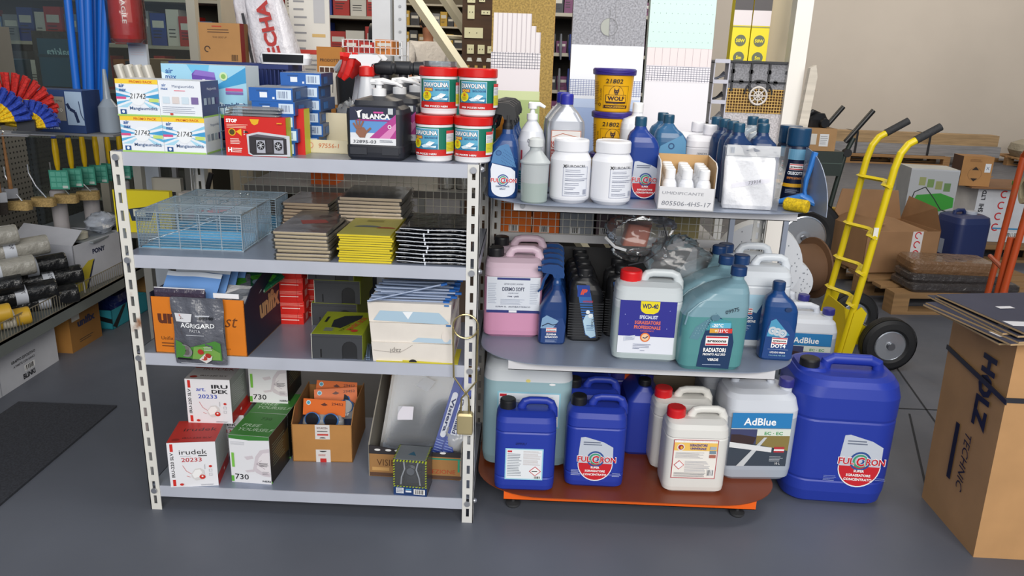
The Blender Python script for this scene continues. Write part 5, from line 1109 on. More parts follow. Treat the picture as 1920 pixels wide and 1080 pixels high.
    def station(label, loc, rz):
        t = thing('bait_station', label, 'bait station', loc, rz, 'black bait stations'); W, D, H = .148, .20, .077; mb = MB()
        pts = [(-W/2, 0), (W/2-.060, 0)]+[(W/2-.038+.022*cos(a), .034+.022*sin(a)) for a in [pi-i*pi/8 for i in range(9)]]+[(W/2-.016, 0), (W/2, 0), (W/2, H-.004), (W/2-.004, H), (-W/2+.004, H), (-W/2, H-.004)]
        mb.prism(pts, .004, BKp, 'y', 0); mb.box(-W/2+.001, .004, .0, W/2-.001, D, H-.001, HD('1b1c1f', .5)); mb.box(-W/2+.004, .0042, .001, W/2-.004, .006, H-.004, HD('060607', .8))  # near-black sheet paints the dark inside the arched entrance
        mb.box(-.050, -.0006, .004, -.046, .0, .03, HD('0a0a0b')); mb.box(-W/2, -.001, H-.010, W/2, 0, H-.008, HD('38393d')); mb.build('body', t, 0)
        mb = MB(); mb.box(-W/2, .0, H, W/2, D, H+.001, M(OG, .5, 0, 'card')); d = Dec(mb, top(H+.001)); d.poly([(-.03, .06), (.0, .05), (.045, .14), (.045, .17), (-.01, .16), (-.035, .12)], '24272c'); d.rect(-.060, .10, .008, .05, '1b1c1f'); d.text('MAGIC BOX', .05, .09, .018, 'b85a2c', rot=1.3, w=.12, bold=.04); d.text('TOPI E RATTI', .02, .06, .01, '4a4f12', rot=1.3, w=.08); d.ell(.045, .030, .011, .011, 'b83a2a', 9); d.lines(-.045, .05, .03, .03, 4, '6f72a0', .4)
        mb.box(-W/2-.0015, -.001, 0, -W/2, .06, H, M('d0cfc4', .5)); mb.box(W/2, .0, 0, W/2+.001, D, H, M(OG, .5)); mb.build('card_sleeve', t, 0); return t
    a = station('black rodent bait station in an olive sleeve, front one on the third rack shelf', (-.535, 2.09, z), .02)
    dup(a, (-.612, 2.37, z), .0, 'black rodent bait station in an olive sleeve, lowest of the two stacked behind')
    dup(a, (-.606, 2.37, z+.0785), .0, 'black rodent bait station in an olive sleeve, middle of the rear stack').location.x = -.600
    dup(a, (-.620, 2.37, z+.157), .0, 'black rodent bait station, topmost of the rear stack under the shelf')
    for o_ in bpy.data.objects:
        if o_.get('label') == 'black rodent bait station in an olive sleeve, lowest of the two stacked behind': o_['label'] = 'black rodent bait station in an olive sleeve, lowest of the rear stack'
    # white open cartons
    def zbox(label, loc, rz, face):
        t = thing('white_carton', label, 'carton', loc, rz, 'worn white cartons stacked'); W, D, H = .235, .26, .060; WCt = M('e6dfd6', .6, 0, 'card'); mb = MB(); x = W/2
        v = [(-x, 0, 0), (x, 0, 0), (x, D, 0), (-x, D, 0), (-x-.004, -.003, H), (x+.003, -.002, H), (x, D, H), (-x, D, H)]
        mb.add(v, [(0, 3, 2, 1), (4, 5, 6, 7), (0, 1, 5, 4), (1, 2, 6, 5), (2, 3, 7, 6), (3, 0, 4, 7)], WCt)
        d = Dec(mb, front(-.003), o0=.001)
        if face == 1: d.poly([(-.105, .006), (.10, .0), (.115, .004), (.085, .035), (-.085, .036)], 'aac4d6'); d.poly([(-.02, .034), (.01, .035), (-.004, .012)], 'eef1f4'); d.rect(.1, .055, .014, .005, '2f6fb0')
        if face == 2: d.poly([(.0, .004), (.115, .002), (.115, .016), (.02, .018)], 'b4cbdc'); d.ell(.1, .024, .012, .018, 'e2dad2', 12); d.rect(.1, .055, .014, .005, '2f6fb0')
        if face == 3: d.text('zapi', -.05, .042, .016, '8a8580', rot=pi, w=.032); d.curve([(-.115, .036), (-.08, .032), (-.04, .03), (-.02, .042), (.0, .056)], .0012, 'a8a09a'); d.poly([(-.03, .004), (.115, .0), (.115, .003), (-.03, .008)], 'cfc23a'); d.ell(.0, .001, .012, .010, '1c1a18', 12, 0, pi)
        d2 = Dec(mb, right(x+.001)); d2.lines(.04, .05, .16, .035, 4, 'b9a9a6', .3); d2.text('zapi', .1, .02, .02, 'b04a5a', w=.05)
        mb.build('box', t, 0)
        return t
    zbox('worn white carton, lowest of the stack of three beside the bait station', (-.312, 2.088, z), .0, 3)
    zbox('worn white carton with a torn flap, middle of the stack of three', (-.316, 2.090, z+.0605), .01, 2)
    zbox('worn white carton with pale blue tray showing, topmost of the stack of three', (-.322, 2.092, z+.121), .0, 1)
    mb = MB(); mb.box(-.12, 0, 0, .12, .12, .002, M('c8bb2e', .6)); tag(mb.build('yellow_card', None, 0), 'thin yellow card under the lowest worn white carton', 'card', None, (-.30, 2.083, z+.0001), 0)
    # cartridges bundled on top
    first = None; rnd = random.Random(9); zz = z+.183
    for k in range(22):
        l = 'thin blue grey plastic strip in the loose bundle on the white cartons'
        lay, pos = divmod(k, 6); loc = (-.325+rnd.uniform(-.012, .012)+lay*.008, 2.11+pos*.034, zz+lay*.0085)
        if first is None:
            t = thing('plastic_strip', l, 'strip', loc, 0, 'blue grey strips bundle'); mb = MB(); mb.tube([(-.115, 0, 0), (.1, 0, 0)], .0032, HD('7688a8', .3), 8); mb.build('rod', t)
            mb = MB(); mb.cbox((.108, 0, 0), (.018, .010, .006), HD('1d5fae', .4)); mb.build('clip', t, 0); first = t
        else: dup(first, loc, rnd.uniform(-.07, .07), l)
    d_ = dup(first, (-.33, 2.10, zz+.028), .2, 'single grey strip lying slantwise across the top of the bundle'); d_['group'] = ''; del d_['group']; d_.rotation_euler = (0, radians(-11), .25)
    # dark folder behind
    carton('dark_carton', 'dark brown carton behind the worn white cartons', 'carton', .2, .1, .2, (-.26, 2.50, z), .1, '5a4c40')
    mb = MB(); 
    for k in range(7): mb.tube([(0+.004*(k % 3), 0, .004+.006*(k//3)), (.0+.004*(k % 3), .1, .008+.006*(k//3))], .0016, M('7f93b0', .4, .3), 5)
    tag(mb.build('hook_bundle', None), 'small bundle of wire hooks on the shelf beside the front bait station', 'hooks', None, (-.449, 2.085, z), .15)
rack_third()
# ---------------------------------------------------------------- bottom shelf
def rack_bottom():
    z = RZ[0]
    def iru(W, D, H, hand, hc, redtop):
        def deco(mb):
            d = Dec(mb, front(-D/2)); d.rect(-W/2, 0, W, H, 'e6e6ea'); sx = -W/2+.008
            d.rect(sx, H-.030, .009, .026, 'cc2a20'); d.rect(sx, .004, .009, .022, 'cc2a20'); d.text('IRU-220 SLV', sx+.008, H*.5, .0095, '1d1e24', rot=pi/2, w=.085, bold=.02)
            if redtop: d.text('irudek', .004, H-.040, .017, '1d1e24', w=.082, bold=-.0); d.rect(.018, H-.047, .026, .003, '1d1e24'); d.lines(-.034, H-.044, .04, .004, 1, '9aa0a8', .3)
            else: d.text('IRU', .038, H-.030, .0125, '1d1e24', w=.052, bold=.03); d.text('DEK', .038, H-.047, .0125, '1d1e24', w=.052, bold=.03); d.text('art.', -.022, H-.040, .014, '1c3fae', w=.03, bold=.01, shear=.1)
            d.text(hand, -.002, H-.065, .014, hc, w=.06, bold=.008)
            d.curve([(-.030, .075), (-.020, .055), (-.006, .045)], .0012, 'c84a44'); d.curve([(-.02, .038), (-.01, .034)], .0012, 'c84a44'); d.poly([(-.006, .045), (.006, .062), (.022, .064), (.032, .056), (.034, .036), (.022, .024), (.006, .022), (-.006, .034)], 'd6d3d2'); d.poly([(-.004, .044), (.006, .058), (.020, .060), (.026, .05), (.016, .034), (.002, .03)], 'f0efee'); d.ell(.026, .034, .009, .008, 'c8342a', 16); d.ell(.026, .036, .003, .003, 'f2e9e6', 8)
            d.ell(.052, .070, .005, .004, 'c8342a', 10); d.frame(.047, .052, .009, .009, .0009, 'b5b5ba'); d.frame(.047, .038, .009, .009, .0009, 'b5b5ba'); d.ell(-.036, .011, .006, .004, 'c8342a', 12); d.lines(.02, .010, .04, .005, 2, '8f9098', .3); d.curve([(.036, .078), (.036, .062)], .0008, '55565c')
            d = Dec(mb, right(W/2)); d.rect(-D/2, 0, D, H, 'a5aaa6' if redtop else '868a86'); d.rect(-D/2, 0, D, H*.24, 'b9251c'); d.lines(-D/2+.012, H*.85, D-.03, H*.5, 12, 'c9cdc9', .2); d.rect(.0, H*.08, .012, .008, 'e8d6d2')
            d = Dec(mb, top(H)); d.rect(-W/2, -D/2, W, D, 'b82a24' if redtop else 'a9a6a6'); d.text('irudek' if redtop else 'IRUDEK', .01, .0, .024, '3a1412' if redtop else '6f2a24', w=.10); d.ell(-W/2+.022, -D/2+.018, .012, .008, '8f1a18', 14); d.text('IRU-220 SLV', .012, -D/2+.022, .010, '2a1010', w=.085)
            if not redtop: d.rect(-W/2, D*.1, W, D*.4, 'a8302a')
        return deco
    W, D, H = .142, .145, .152
    carton('mask_carton', 'white and red respirator carton with red handwritten number, lowest front left', 'carton', W, D, H, (-1.005, 2.08+.075, z), .16, 'd9d9dd', kind='', rough=.45, deco=iru(W, D, H, '20233', 'b8202c', True), group='white and red respirator cartons')
    carton('mask_carton', 'white and red respirator carton at the back, carrying the blue-numbered one', 'carton', W, D, H-.004, (-.975, 2.345, z), .05, 'd9d9dd', kind='', rough=.45, deco=iru(W, D, H, '20233', 'b8202c', True), group='white and red respirator cartons')
    carton('mask_carton', 'white respirator carton with blue handwritten art number, resting on the lower ones', 'carton', W, D, H, (-.985, 2.285, z+H+.0005), .02, 'd9d9dd', kind='', rough=.45, deco=iru(W, D, H, '20233', '1c3fae', False), group='white and red respirator cartons')
    def gr(W, D, H):
        def deco(mb):
            d = Dec(mb, front(-D/2)); d.rect(-W/2, 0, W, H, 'e2e2e6'); d.poly([(-W/2, H-.012), (0, H-.016), (W/2, H-.012), (W/2, H), (-W/2, H)], '3a7a34'); d.rect(-W/2, .003, .009, .02, '5fae3c'); d.text('730', -W/2+.034, .012, .019, '17181c', w=.044, bold=.01)
            M1 = 'cfc6cc'; d.poly([(.008, .05), (.018, .095), (.034, .118), (W/2-.001, .125), (W/2-.001, .026), (.04, .028), (.018, .038)], M1); d.poly([(.020, .055), (.028, .09), (.042, .108), (W/2-.001, .112), (W/2-.001, .04), (.04, .04)], 'e3dde0'); d.poly([(-.018, .092), (.008, .098), (.012, .088), (-.010, .082)], M1); d.poly([(-.018, .044), (.010, .050), (.012, .042), (-.012, .038)], M1)
            for k in range(4): d.curve([(.020, .070), (.038+.003*k, .084-.010*k)], .0014, 'b3a8b0')
            d.text('NERI', .05, .008, .006, '30343a', bold=.02, w=.026); d.rect(-W/2+.006, .055, .008, .05, '7abf4a'); d.lines(.03, .076, .03, .014, 4, '55565c', .4); d.lines(.038, .046, .022, .012, 3, '8a858c', .3); d.lines(-W/2+.006, H-.02, .05, .012, 3, 'c3c6cc', .3); d.poly([(.066, .0065), (.070, .0065), (.0685, .014)], '5fae3c')
            d = Dec(mb, right(W/2)); d.rect(-D/2, 0, D, H, '141612'); d.poly([(-D/2+.03, H*.6), (D/2, H*.75), (D/2, H*.25), (.0, H*.3)], '4a3a1c'); d.lines(-D/2+.02, H*.8, D-.05, H*.5, 9, '6f7a64', .25)
            d = Dec(mb, top(H)); d.rect(-W/2, -D/2, W, D, '3f8136'); d.text('FREE', -.018, -.02, .020, 'b5cfb0', w=.056, bold=.01, shear=.2); d.text('YOURSELF', .004, -.048, .020, 'b5cfb0', w=.112, bold=.01, shear=.2); d.text('730', .012, .03, .018, '25521f')
        return deco
    W, D, H = .128, .155, .165
    a = carton('mask_carton', 'white mask carton with green top numbered 730, front one on the bottom shelf', 'carton', W, D, H, (-.822, 2.115+.078, z), -.06, 'd9d9dd', kind='', rough=.45, deco=gr(W, D, H), group='green topped mask cartons')
    dup(a, (-.815, 2.35, z), -.04, 'white mask carton with green top, standing directly behind the front one')
    dup(a, (-.838, 2.425, z+H+.001), .0, 'white mask carton numbered 730, raised on the rear green topped one')
    # brown carton with orange cards
    t = thing('open_carton', 'open brown carton with white tape, packed with orange carded goggles', 'carton', (-.640, 2.262, z), .04); CB = M('b98448', .7, 0, 'card'); IN = M('9a6c3c', .8, 0, 'card'); W, D, H = .198, .25, .148; x = W/2; mb = MB()
    mb.box(-x, 0, 0, x, .003, H-.012, CB); mb.box(-x, D-.003, 0, x, D, H+.02, IN); mb.box(-x, 0, 0, x, D, .003, CB)
    for s in (-1, 1): mb.prism([(0, 0), (D, 0), (D, H+.03), (.05, H+.03), (0, H-.012)], .003, IN, 'x', -x if s < 0 else x-.003)
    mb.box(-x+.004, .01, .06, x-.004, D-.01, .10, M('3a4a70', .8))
    d = Dec(mb, front(0)); 
    for y0, y1 in ((.084, H-.012), (0, .046)): d.rect(-.022, y0, .048, y1-y0, 'dcd8d6')
    d.text('SICUREZZA', .002, .122, .006, '6a4040', w=.036, bold=.02); d.rect(-.015, .112, .034, .0025, '2a2a2e'); d.rect(-.015, .098, .036, .006, 'c8443c'); d.ell(.002, .088, .010, .004, '2a2a2e', 12, 0, pi); d.lines(-.014, .03, .03, .008, 2, 'b05048', .4); d.rect(-.008, .0, .02, .014, 'c22c28'); d.ell(.002, .042, .012, .004, '2a2a2e', 12, pi, 2*pi)
    mb.build('box', t, 0)
    OC = HD('dd6a1c', .5)
    def card(label, loc, rot, w=.145):
        t = thing('goggle_card', label, 'carded goggles', loc, 0, 'orange carded goggles'); t.rotation_euler = rot
        mb = MB(); mb.box(-w/2, 0, .03, w/2, .0015, .085, OC); d = Dec(mb, front(0)); d.ell(-w/2+.018, .072, .008, .008, 'bfe0ea', 16); d.ell(-w/2+.018, .072, .0055, .0055, '4a9ab8', 12); d.poly([(-.012, .068), (-.004, .072), (.0, .075), (.004, .072), (.012, .068), (.004, .064), (-.004, .064)], '5a2210'); d.text('29452', .045, .068, .009, '5a1c10', w=.04, bold=.01); mb.build('header', t, 0)
        mb = MB(); BL = M('7f9ac8', .12, 0, 'film', 4); mb.vessel([(-.05, w*.95, .02, 0, .01), (-.01, w, .045, 0, .02), (.02, w*.95, .04, 0, .018), (.035, w*.8, .006, 0, .002)], BL); mb.build('bag', t, 50)
        mb = MB(); LN = HD('23242a', .15); FR = HD('3a72b8', .3)
        for s in (-1, 1): mb.lathe([(.022, 0), (.022, .004), (.018, .008)], LN, 18, (s*.032, -.028, .022), 'y'); mb.tube([(s*.032+.024*cos(a), -.022, .022+.021*sin(a)) for a in [k*pi/8 for k in range(16)]], .003, FR, 6, closed=True)
        mb.build('goggles', t); return t
    a = card('orange carded goggles in a blue bag, front card in the brown carton', (-.655, 2.315, z+.103), (radians(-14), 0, -.06))
    a.location = (-.652, 2.33, z+.102)
    dup(a, (-.625, 2.40, z+.112), 0, 'orange carded goggles, middle card in the brown carton', rot=(radians(-22), 0, .25))
    dup(a, (-.640, 2.44, z+.12), 0, 'orange carded goggles, rear card in the brown carton', rot=(radians(-24), 0, -.05))
    # wide torn carton of visors
    t = thing('open_carton', 'wide open brown carton lettered by hand, holding clear face shields', 'carton', (-.322, 2.185, z), -.02); W, D = .295, .36; x = W/2; mb = MB(); WCb = M('a67a48', .75, 0, 'card'); GR_ = M('9a9488', .8, 0, 'card')
    mb.box(-x, 0, 0, x, .004, .085, WCb); mb.box(-x, 0, 0, x, D, .003, WCb); mb.box(-x, D-.003, 0, x, D, .26, IN)
    mb.prism([(0, 0), (D, 0), (D, .33), (D*.75, .30), (.06, .16), (.0, .115)], .004, GR_, 'x', -x-.002); mb.prism([(0, 0), (D, 0), (D, .22), (.0, .09)], .004, GR_, 'x', x-.002)
    mb.prism([(-x, .082), (x, .082), (x, .10), (.06, .096), (-.05, .098), (-x, .112)], .0035, M('2e2a2c', .7), 'y', -.002); d = Dec(mb, front(-.002)); 
    for q in (-.12, -.085, -.055, .0, .09): d.ell(q, .097, .010, .004, 'e6e4e2', 10)
    d = Dec(mb, front(0)); d.text('VISIERE', -.078, .04, .024, '5c3a1c', w=.09); d.rect(-.138, .022, .055, .012, 'c79a5e'); d.rect(-.146, .003, .295, .012, '5a4030'); d.text('PROTEZIONE', .065, .022, .015, 'b0452a', w=.13); d.rect(.035, .072, .112, .005, '2f8f74'); d.rect(.138, .03, .006, .045, '2f9f7c'); mb.build('box', t, 0)
    F = M('c3c8d0', .12, 0, 'pane', 1.3)
    for k in range(5):
        mb = MB(); mb.grid(lambda u, v: (-.105+.21*u+.03*v, .02*sin(pi*u)*(1-v)+.0, v*.27), 14, 8, F); mb.grid(lambda u, v: (-.105+.21*u, -.001+.02*sin(pi*u), v*.03), 14, 2, M('8f99a8', .3)); d = Dec(mb, lambda u, v, o: (u, .006-o, v))
        if k == 0: d.poly([(-.05, .12), (.0, .122), (.002, .165), (-.05, .165)], 'd6d3de'); d.poly([(.005, .235), (.045, .215), (.07, .25), (.035, .265)], 'cfd3de')
        o = mb.build('face_shield', None, 60); tag(o, 'clear curved face shield, %s in the wide torn carton' % ('frontmost', 'second', 'third', 'fourth', 'rearmost')[k], 'face shield', 'clear face shields in the carton', (-.345+.008*k, 2.235+.035*k, z+.045)); o.rotation_euler = (radians(-24), 0, .02*k)
    for k, (w_, c, tx, dx) in enumerate(((.036, '1f3f9f', 'Face Shield', 0), (.034, '20409a', 'Visiera', -.032))):
        mb = MB(); mb.box(-w_/2, 0, 0, w_/2, .012, .30, M(c, .35)); d = Dec(mb, front(0)); d.rect(-.009, .10, .018, .135, 'dfe3ee'); d.ell(0, .10, .009, .009, 'dfe3ee', 14); d.ell(0, .235, .009, .009, 'dfe3ee', 14); d.text(tx, -.005, .168, .012, '14285f', rot=-pi/2, w=.115, bold=.03); d.lines(-.015, .085, .03, .06, 7, '8ea2d8', .25)
        o = mb.build('visor_box', None, 0); tag(o, ('slim blue carton with white lettering leaning over the face shields', 'slim blue carton behind the white lettered one, leaning over the shields')[k], 'slim carton', None, (-.235+dx, 2.215+.012*k, z+.03)); o.rotation_euler = (radians(-20), radians(15), -.05)
    mb = MB(); film_blob(mb, (0, 0, .05), (.04, .045, .06), 8, M('3f8fd0', .15, 0, 'film', 6), 18, 12, .3); tag(mb.build('blue_bag', None, 60), 'crinkled blue plastic bag beside the slim blue cartons', 'plastic bag', None, (-.195, 2.28, z+.045), 0)
    # dark respirator box
    t = thing('respirator_box', 'dark boxed respirator with black and yellow hazard edges at the shelf front', 'box', (-.322, 2.082, z), -.06); W, D, H = .104, .09, .125; x = W/2; mb = MB(); K = M('20222a', .3); HZ = M('9fae2a', .5)
    mb.box(-x, 0, 0, x, D, .004, K); mb.box(-x, 0, H-.002, x, D, H, M('6f7478', .3)); mb.box(-x, 0, 0, -x+.002, D, H, K); mb.box(x-.002, 0, 0, x, D, H, M('3a3c44', .3)); mb.box(-x, D-.002, 0, x, D, H, K); mb.box(-x, -.0005, 0, x, .001, .030, M('1d3a6c', .4))
    d = Dec(mb, front(-.0005)); d.rect(-.044, .007, .024, .019, 'd6dae2'); d.lines(-.042, .024, .02, .014, 4, '3a4a6c', .4); d.rect(-.014, .012, .018, .006, 'e6e9f0'); d.rect(-.014, .021, .018, .003, '4aa0d0'); d.bars(.014, .008, .030, .015, n=10)
    for yy, hh in ((.030, .004), (H-.008, .007)):
        for i in range(11): d.poly([(-x+i*.0098, yy), (-x+i*.0098+.005, yy), (-x+i*.0098+.0075, yy+hh), (-x+i*.0098+.0025, yy+hh)], HZ); d.o -= d.st
    for sx in (-x, x-.005):
        for i in range(10): d.poly([(sx, .036+i*.0085), (sx+.005, .038+i*.0085), (sx+.005, .042+i*.0085), (sx, .040+i*.0085)], HZ); d.o -= d.st
    d = Dec(mb, top(H)); d.poly([(-.012, .03), (.014, .025), (.002, .05)], '2c5a70')
    for i in range(9):
        for sx in (-x, x-.006): d.poly([(sx, .002+i*.0098), (sx+.006, .004+i*.0098), (sx+.006, .008+i*.0098), (sx, .006+i*.0098)], HZ); d.o -= d.st
    mb.build('box', t, 0)
    mb = MB(); G1 = HD('2a2c34', .35); mb.lathe([(.014, -.004), (.020, .0), (.024, .012), (.018, .02)], G1, 20, (0, .012, .080), 'y'); mb.vessel([(.035, .05, .04, 0, .015, .035), (.06, .056, .045, 0, .02, .035), (.09, .04, .04, 0, .015, .035), (.11, .02, .03, 0, .01, .035)], G1); mb.lathe([(.012, 0), (.012, .002)], M('8a8d95', .3, .6), 18, (0, .006, .080), 'y')
    for s in (-1, 1): mb.tube([(s*.022, .014, .108), (s*.018, .006, .088), (s*.027, .004, .062), (s*.030, .006, .036)], .004, HD('e0e2e8', .4), 8, sq=.6)
    mb.build('respirator', t)
    mb = MB(); mb.box(-x+.001, -.0002, .031, x-.001, 0.0002, H-.004, M('f2f4f6', .06, 0, 'pane', .4)); mb.build('window', t, 0)
rack_bottom()
def spring_clip():
    t = thing('spring_hook', 'large brass-coloured ring hook hanging in front of the right rack post', 'hook', (0, 0, 0)); B = M('b9a878', .3, .85)
    y = RY0-.014; cx = -0.157; cz = 0.654; R = .036; mb = MB()
    mb.tube([(cx+R*cos(a), y, cz+R*sin(a)) for a in [k*2*pi/24 for k in range(24)]], .0028, B, 8, closed=True)
    mb.tube([(cx-R, y-.004, cz-.004), (cx-R+.004, y-.004, cz-.155), (cx-.005, y-.004, cz-.195), (cx+.012, y-.004, cz-.215), (cx+.016, y-.004, cz-.27)], .0028, B, 8)
    mb.tube([(cx+R, y-.009, cz-.004), (cx+R-.002, y-.009, cz-.165), (cx+.008, y-.009, cz-.200), (cx-.008, y-.009, cz-.22), (cx-.010, y-.009, cz-.27)], .0028, B, 8); mb.build('bent_wire', t)
    mb = MB(); mb.vessel([(cz-.335, .044, .024, cx+.003, .004, y-.003), (cz-.331, .047, .026, cx+.003, .004, y-.003), (cz-.275, .048, .026, cx+.003, .004, y-.003), (cz-.268, .04, .02, cx+.003, .004, y-.003)], M('b7a980', .45, .5, 'rusty')); mb.build('weight', t, 30)
spring_clip()
# ================================================================ warehouse side, right of the shelving
YL = HD('dcc514', .35); CBR = '96714f'
def pneumatic_wheel(t, c, R=.128, ax='y', name='wheel'):
    mb = MB(); RB = M('17181b', .6, 0, 'plastic'); w = .038; prof = [(R*.56, -w*.8), (R*.66, -w), (R*.86, -w*.95), (R*.97, -w*.6), (R, -w*.2), (R, w*.2), (R*.97, w*.6), (R*.86, w*.95), (R*.66, w), (R*.56, w*.8)]
    mb.lathe(prof, RB, 40, c, ax, c0=False, c1=False)
    for k in range(4): mb.lathe([(R*1.004, -.022+k*.012), (R*1.006, -.018+k*.012), (R*1.004, -.014+k*.012)], RB, 40, c, ax, c0=False, c1=False)
    o = mb.build(name, t, 40)
    mb = MB(); CH = M('c6cad0', .25, .85); mb.lathe([(R*.57, -w*.82), (R*.54, -w*.9), (R*.50, -w*.55), (R*.30, -w*.5), (R*.22, -w*.8), (R*.12, -w*.85), (R*.12, w*.85), (R*.22, w*.8), (R*.3, w*.5), (R*.5, w*.55), (R*.57, w*.82)], CH, 32, c, ax); mb.build('rim', o, 40)
    mb = MB(); mb.lathe([(.017, -w*1.25), (.019, -w*1.1), (.019, -w*.8)], M('8a8c92', .3, .9), 18, c, ax); mb.build('hub_cap', o)
    return o
def hand_truck():
    t = thing('hand_truck', 'yellow tubular hand truck with black grips and pneumatic tyres', 'hand truck', (-.035, 0, 0))
    for y, dx in ((3.55, 0), (3.88, .01)):
        bx, tx = 1.605+dx, 1.722+dx
        mb = MB(); mb.tube([(bx, y, .05), (bx+.055, y, .50), (tx-.012, y, .96), (tx+.004, y, 1.03), (tx+.03, y, 1.072), (tx+.075, y, 1.10)], .0165, YL, 12); mb.build('upright', t)
        mb = MB(); mb.tube([(tx+.06, y, 1.092), (tx+.16, y, 1.155)], [.0185, .018], M('2a2b2e', .75, 0, 'speck'), 12); mb.build('grip', t)
    for z, k in ((.30, .0), (.46, 0), (.64, 0), (.88, 0)):
        x = 1.605+(z-.05)*.12; mb = MB()
        mb.tube([(x-.01, 3.53, z), (x-.014, 3.58, z), (x+.05, 3.70, z+.0), (x+.05, 3.74, z+.0), (x-.004, 3.85, z), (x, 3.90, z)], .010, YL, 4, sq=1.6); mb.build('cross_bar', t, 30)
    mb = MB(); mb.add([(1.36, 3.52, .012), (1.60, 3.52, .012), (1.60, 3.91, .012), (1.36, 3.91, .012), (1.36, 3.52, .018), (1.60, 3.52, .018), (1.60, 3.91, .018), (1.36, 3.91, .018)], [(0, 3, 2, 1), (4, 5, 6, 7), (0, 1, 5, 4), (1, 2, 6, 5), (2, 3, 7, 6), (3, 0, 4, 7)], YL); mb.build('toe_plate', t, 0)
    mb = MB(); mb.prism([(3.56, .02), (3.87, .02), (3.87, .20), (3.82, .27), (3.61, .27), (3.56, .20)], .006, YL, 'x', 1.615); mb.build('back_plate', t, 0)
    for y in (3.545, 3.885):
        mb = MB(); mb.prism([(1.60, .02), (1.645, .02), (1.69, .27), (1.66, .30), (1.63, .27)], .006, YL, 'y', y-.018); mb.prism([(1.62, .10), (1.80, .10), (1.81, .15), (1.65, .22)], .006, YL, 'y', y+.012); mb.build('side_bracket', t, 0)
    mb = MB(); mb.tube([(1.80, 3.50, .13), (1.80, 3.95, .13)], .010, M('8a8c92', .3, .9), 10); mb.build('axle', t)
    pneumatic_wheel(t, (1.80, 3.50, .13), .13); pneumatic_wheel(t, (1.80, 3.93, .13), .13)
    mb = MB(); mb.cbox((1.668, 3.533, .66), (.022, .002, .055), M('e2e2dc', .5)); mb.build('sticker', t, 0)
hand_truck()
def pallet(name, label, loc, rz, w=1.2, d=.8, col='8a6a45'):
    t = thing(name, label, 'pallet', loc, rz); WD_ = M(col, .8, 0, 'wood')
    for i in range(6):
        mb = MB(); mb.box(-w/2, -d/2+i*(d-.1)/5, .115, w/2, -d/2+i*(d-.1)/5+.1, .135, WD_); mb.build('deck_board', t, 0)
    for y in (-d/2, -.05, d/2-.1):
        for x in (-w/2, -.05, w/2-.1):
            mb = MB(); mb.box(x, y, .02, x+.1, y+.1, .10, WD_); mb.build('block', t, 0)
        mb = MB(); mb.box(-w/2, y, 0, w/2, y+.1, .02, WD_); mb.box(-w/2, y, .10, w/2, y+.1, .115, WD_); mb.build('bearer', t, 0)
    return t
pallet('pallet', 'low wooden pallet carrying the brown wrapped packs and opened carton', (2.72, 4.85, 0), .10, 1.15, .85)
def holz():
    t = thing('tall_carton', 'tall brown carton with navy lettering and dark strap at the right edge', 'carton', (1.387, 2.01, 0), radians(-1)); CB = M('b98d5e', .75, 0, 'card'); W, D, H = .42, .30, .69; mb = MB()
    v = [(0, 0, 0), (W, 0, 0), (W, D, 0), (0, D+.03, 0), (.0, .03, H), (W, .03, H), (W, D+.04, H), (-.01, D+.05, H-.01)]
    mb.add(v, [(0, 3, 2, 1), (4, 5, 6, 7), (0, 1, 5, 4), (1, 2, 6, 5), (2, 3, 7, 6), (3, 0, 4, 7)], CB)
    NVI = '1c1e35'; d = Dec(mb, lambda u, v, o: (-.001-o-.01*v/H*.5, D*.5+.03*v/H*.9-u, v), o0=.0012)
    d.text('HOLZ', .02, .60, .066, NVI, 'l', .05, rot=-pi/2, w=.23); d.text('TECHNIC', .0, .34, .036, NVI, 'l', .0, rot=-pi/2, w=.19, shear=.2); d.rect(-.058, .15, .022, .19, NVI)
    mb.build('box', t, 0)
    mb = MB(); S = M('2b2c34', .45); mb.box(-.008, -.003+.02, .50, W, -.001+.02, .515, S); mb.prism([(-.0, .50), (D+.05, .535), (D+.05, .55), (-.0, .515)], .003, S, 'x', -.012)
    mb.v = [(x, y+.001, z) for x, y, z in mb.v]; mb.build('strap', t, 0)
    first = None; rnd = random.Random(3)
    for k in range(8):
        l = 'flattened dark grey carton sheet, %s in the pile on the tall carton' % ORD(8)[k]
        loc = (1.50+rnd.uniform(-.03, .03), 2.17+rnd.uniform(-.02, .02), .6915+k*.0062)
        if first is None:
            mb = MB(); mb.box(-.21, -.17, 0, .25, .17, .005, M('b89a72', .7, 0, 'card')); mb.box(-.21, -.17, .005, .25, .17, .006, M('33364a', .6, 0, 'card')); d = Dec(mb, top(.006)); d.poly([(-.20, -.12), (-.09, -.14), (-.09, -.10), (-.20, -.08)], 'cfcfd6'); d.rect(-.05, -.05, .09, .03, 'cfcfd6'); d.rect(.08, -.15, .12, .05, 'cfcfd6'); d.rect(-.12, .02, .05, .02, 'cfcfd6')
            first = mb.build('carton_sheet', None, 0); tag(first, l, 'cardboard sheet', 'flattened sheets on the tall carton', loc, .12)
        else: dup(first, loc, rnd.uniform(-.02, .25), l)
holz()
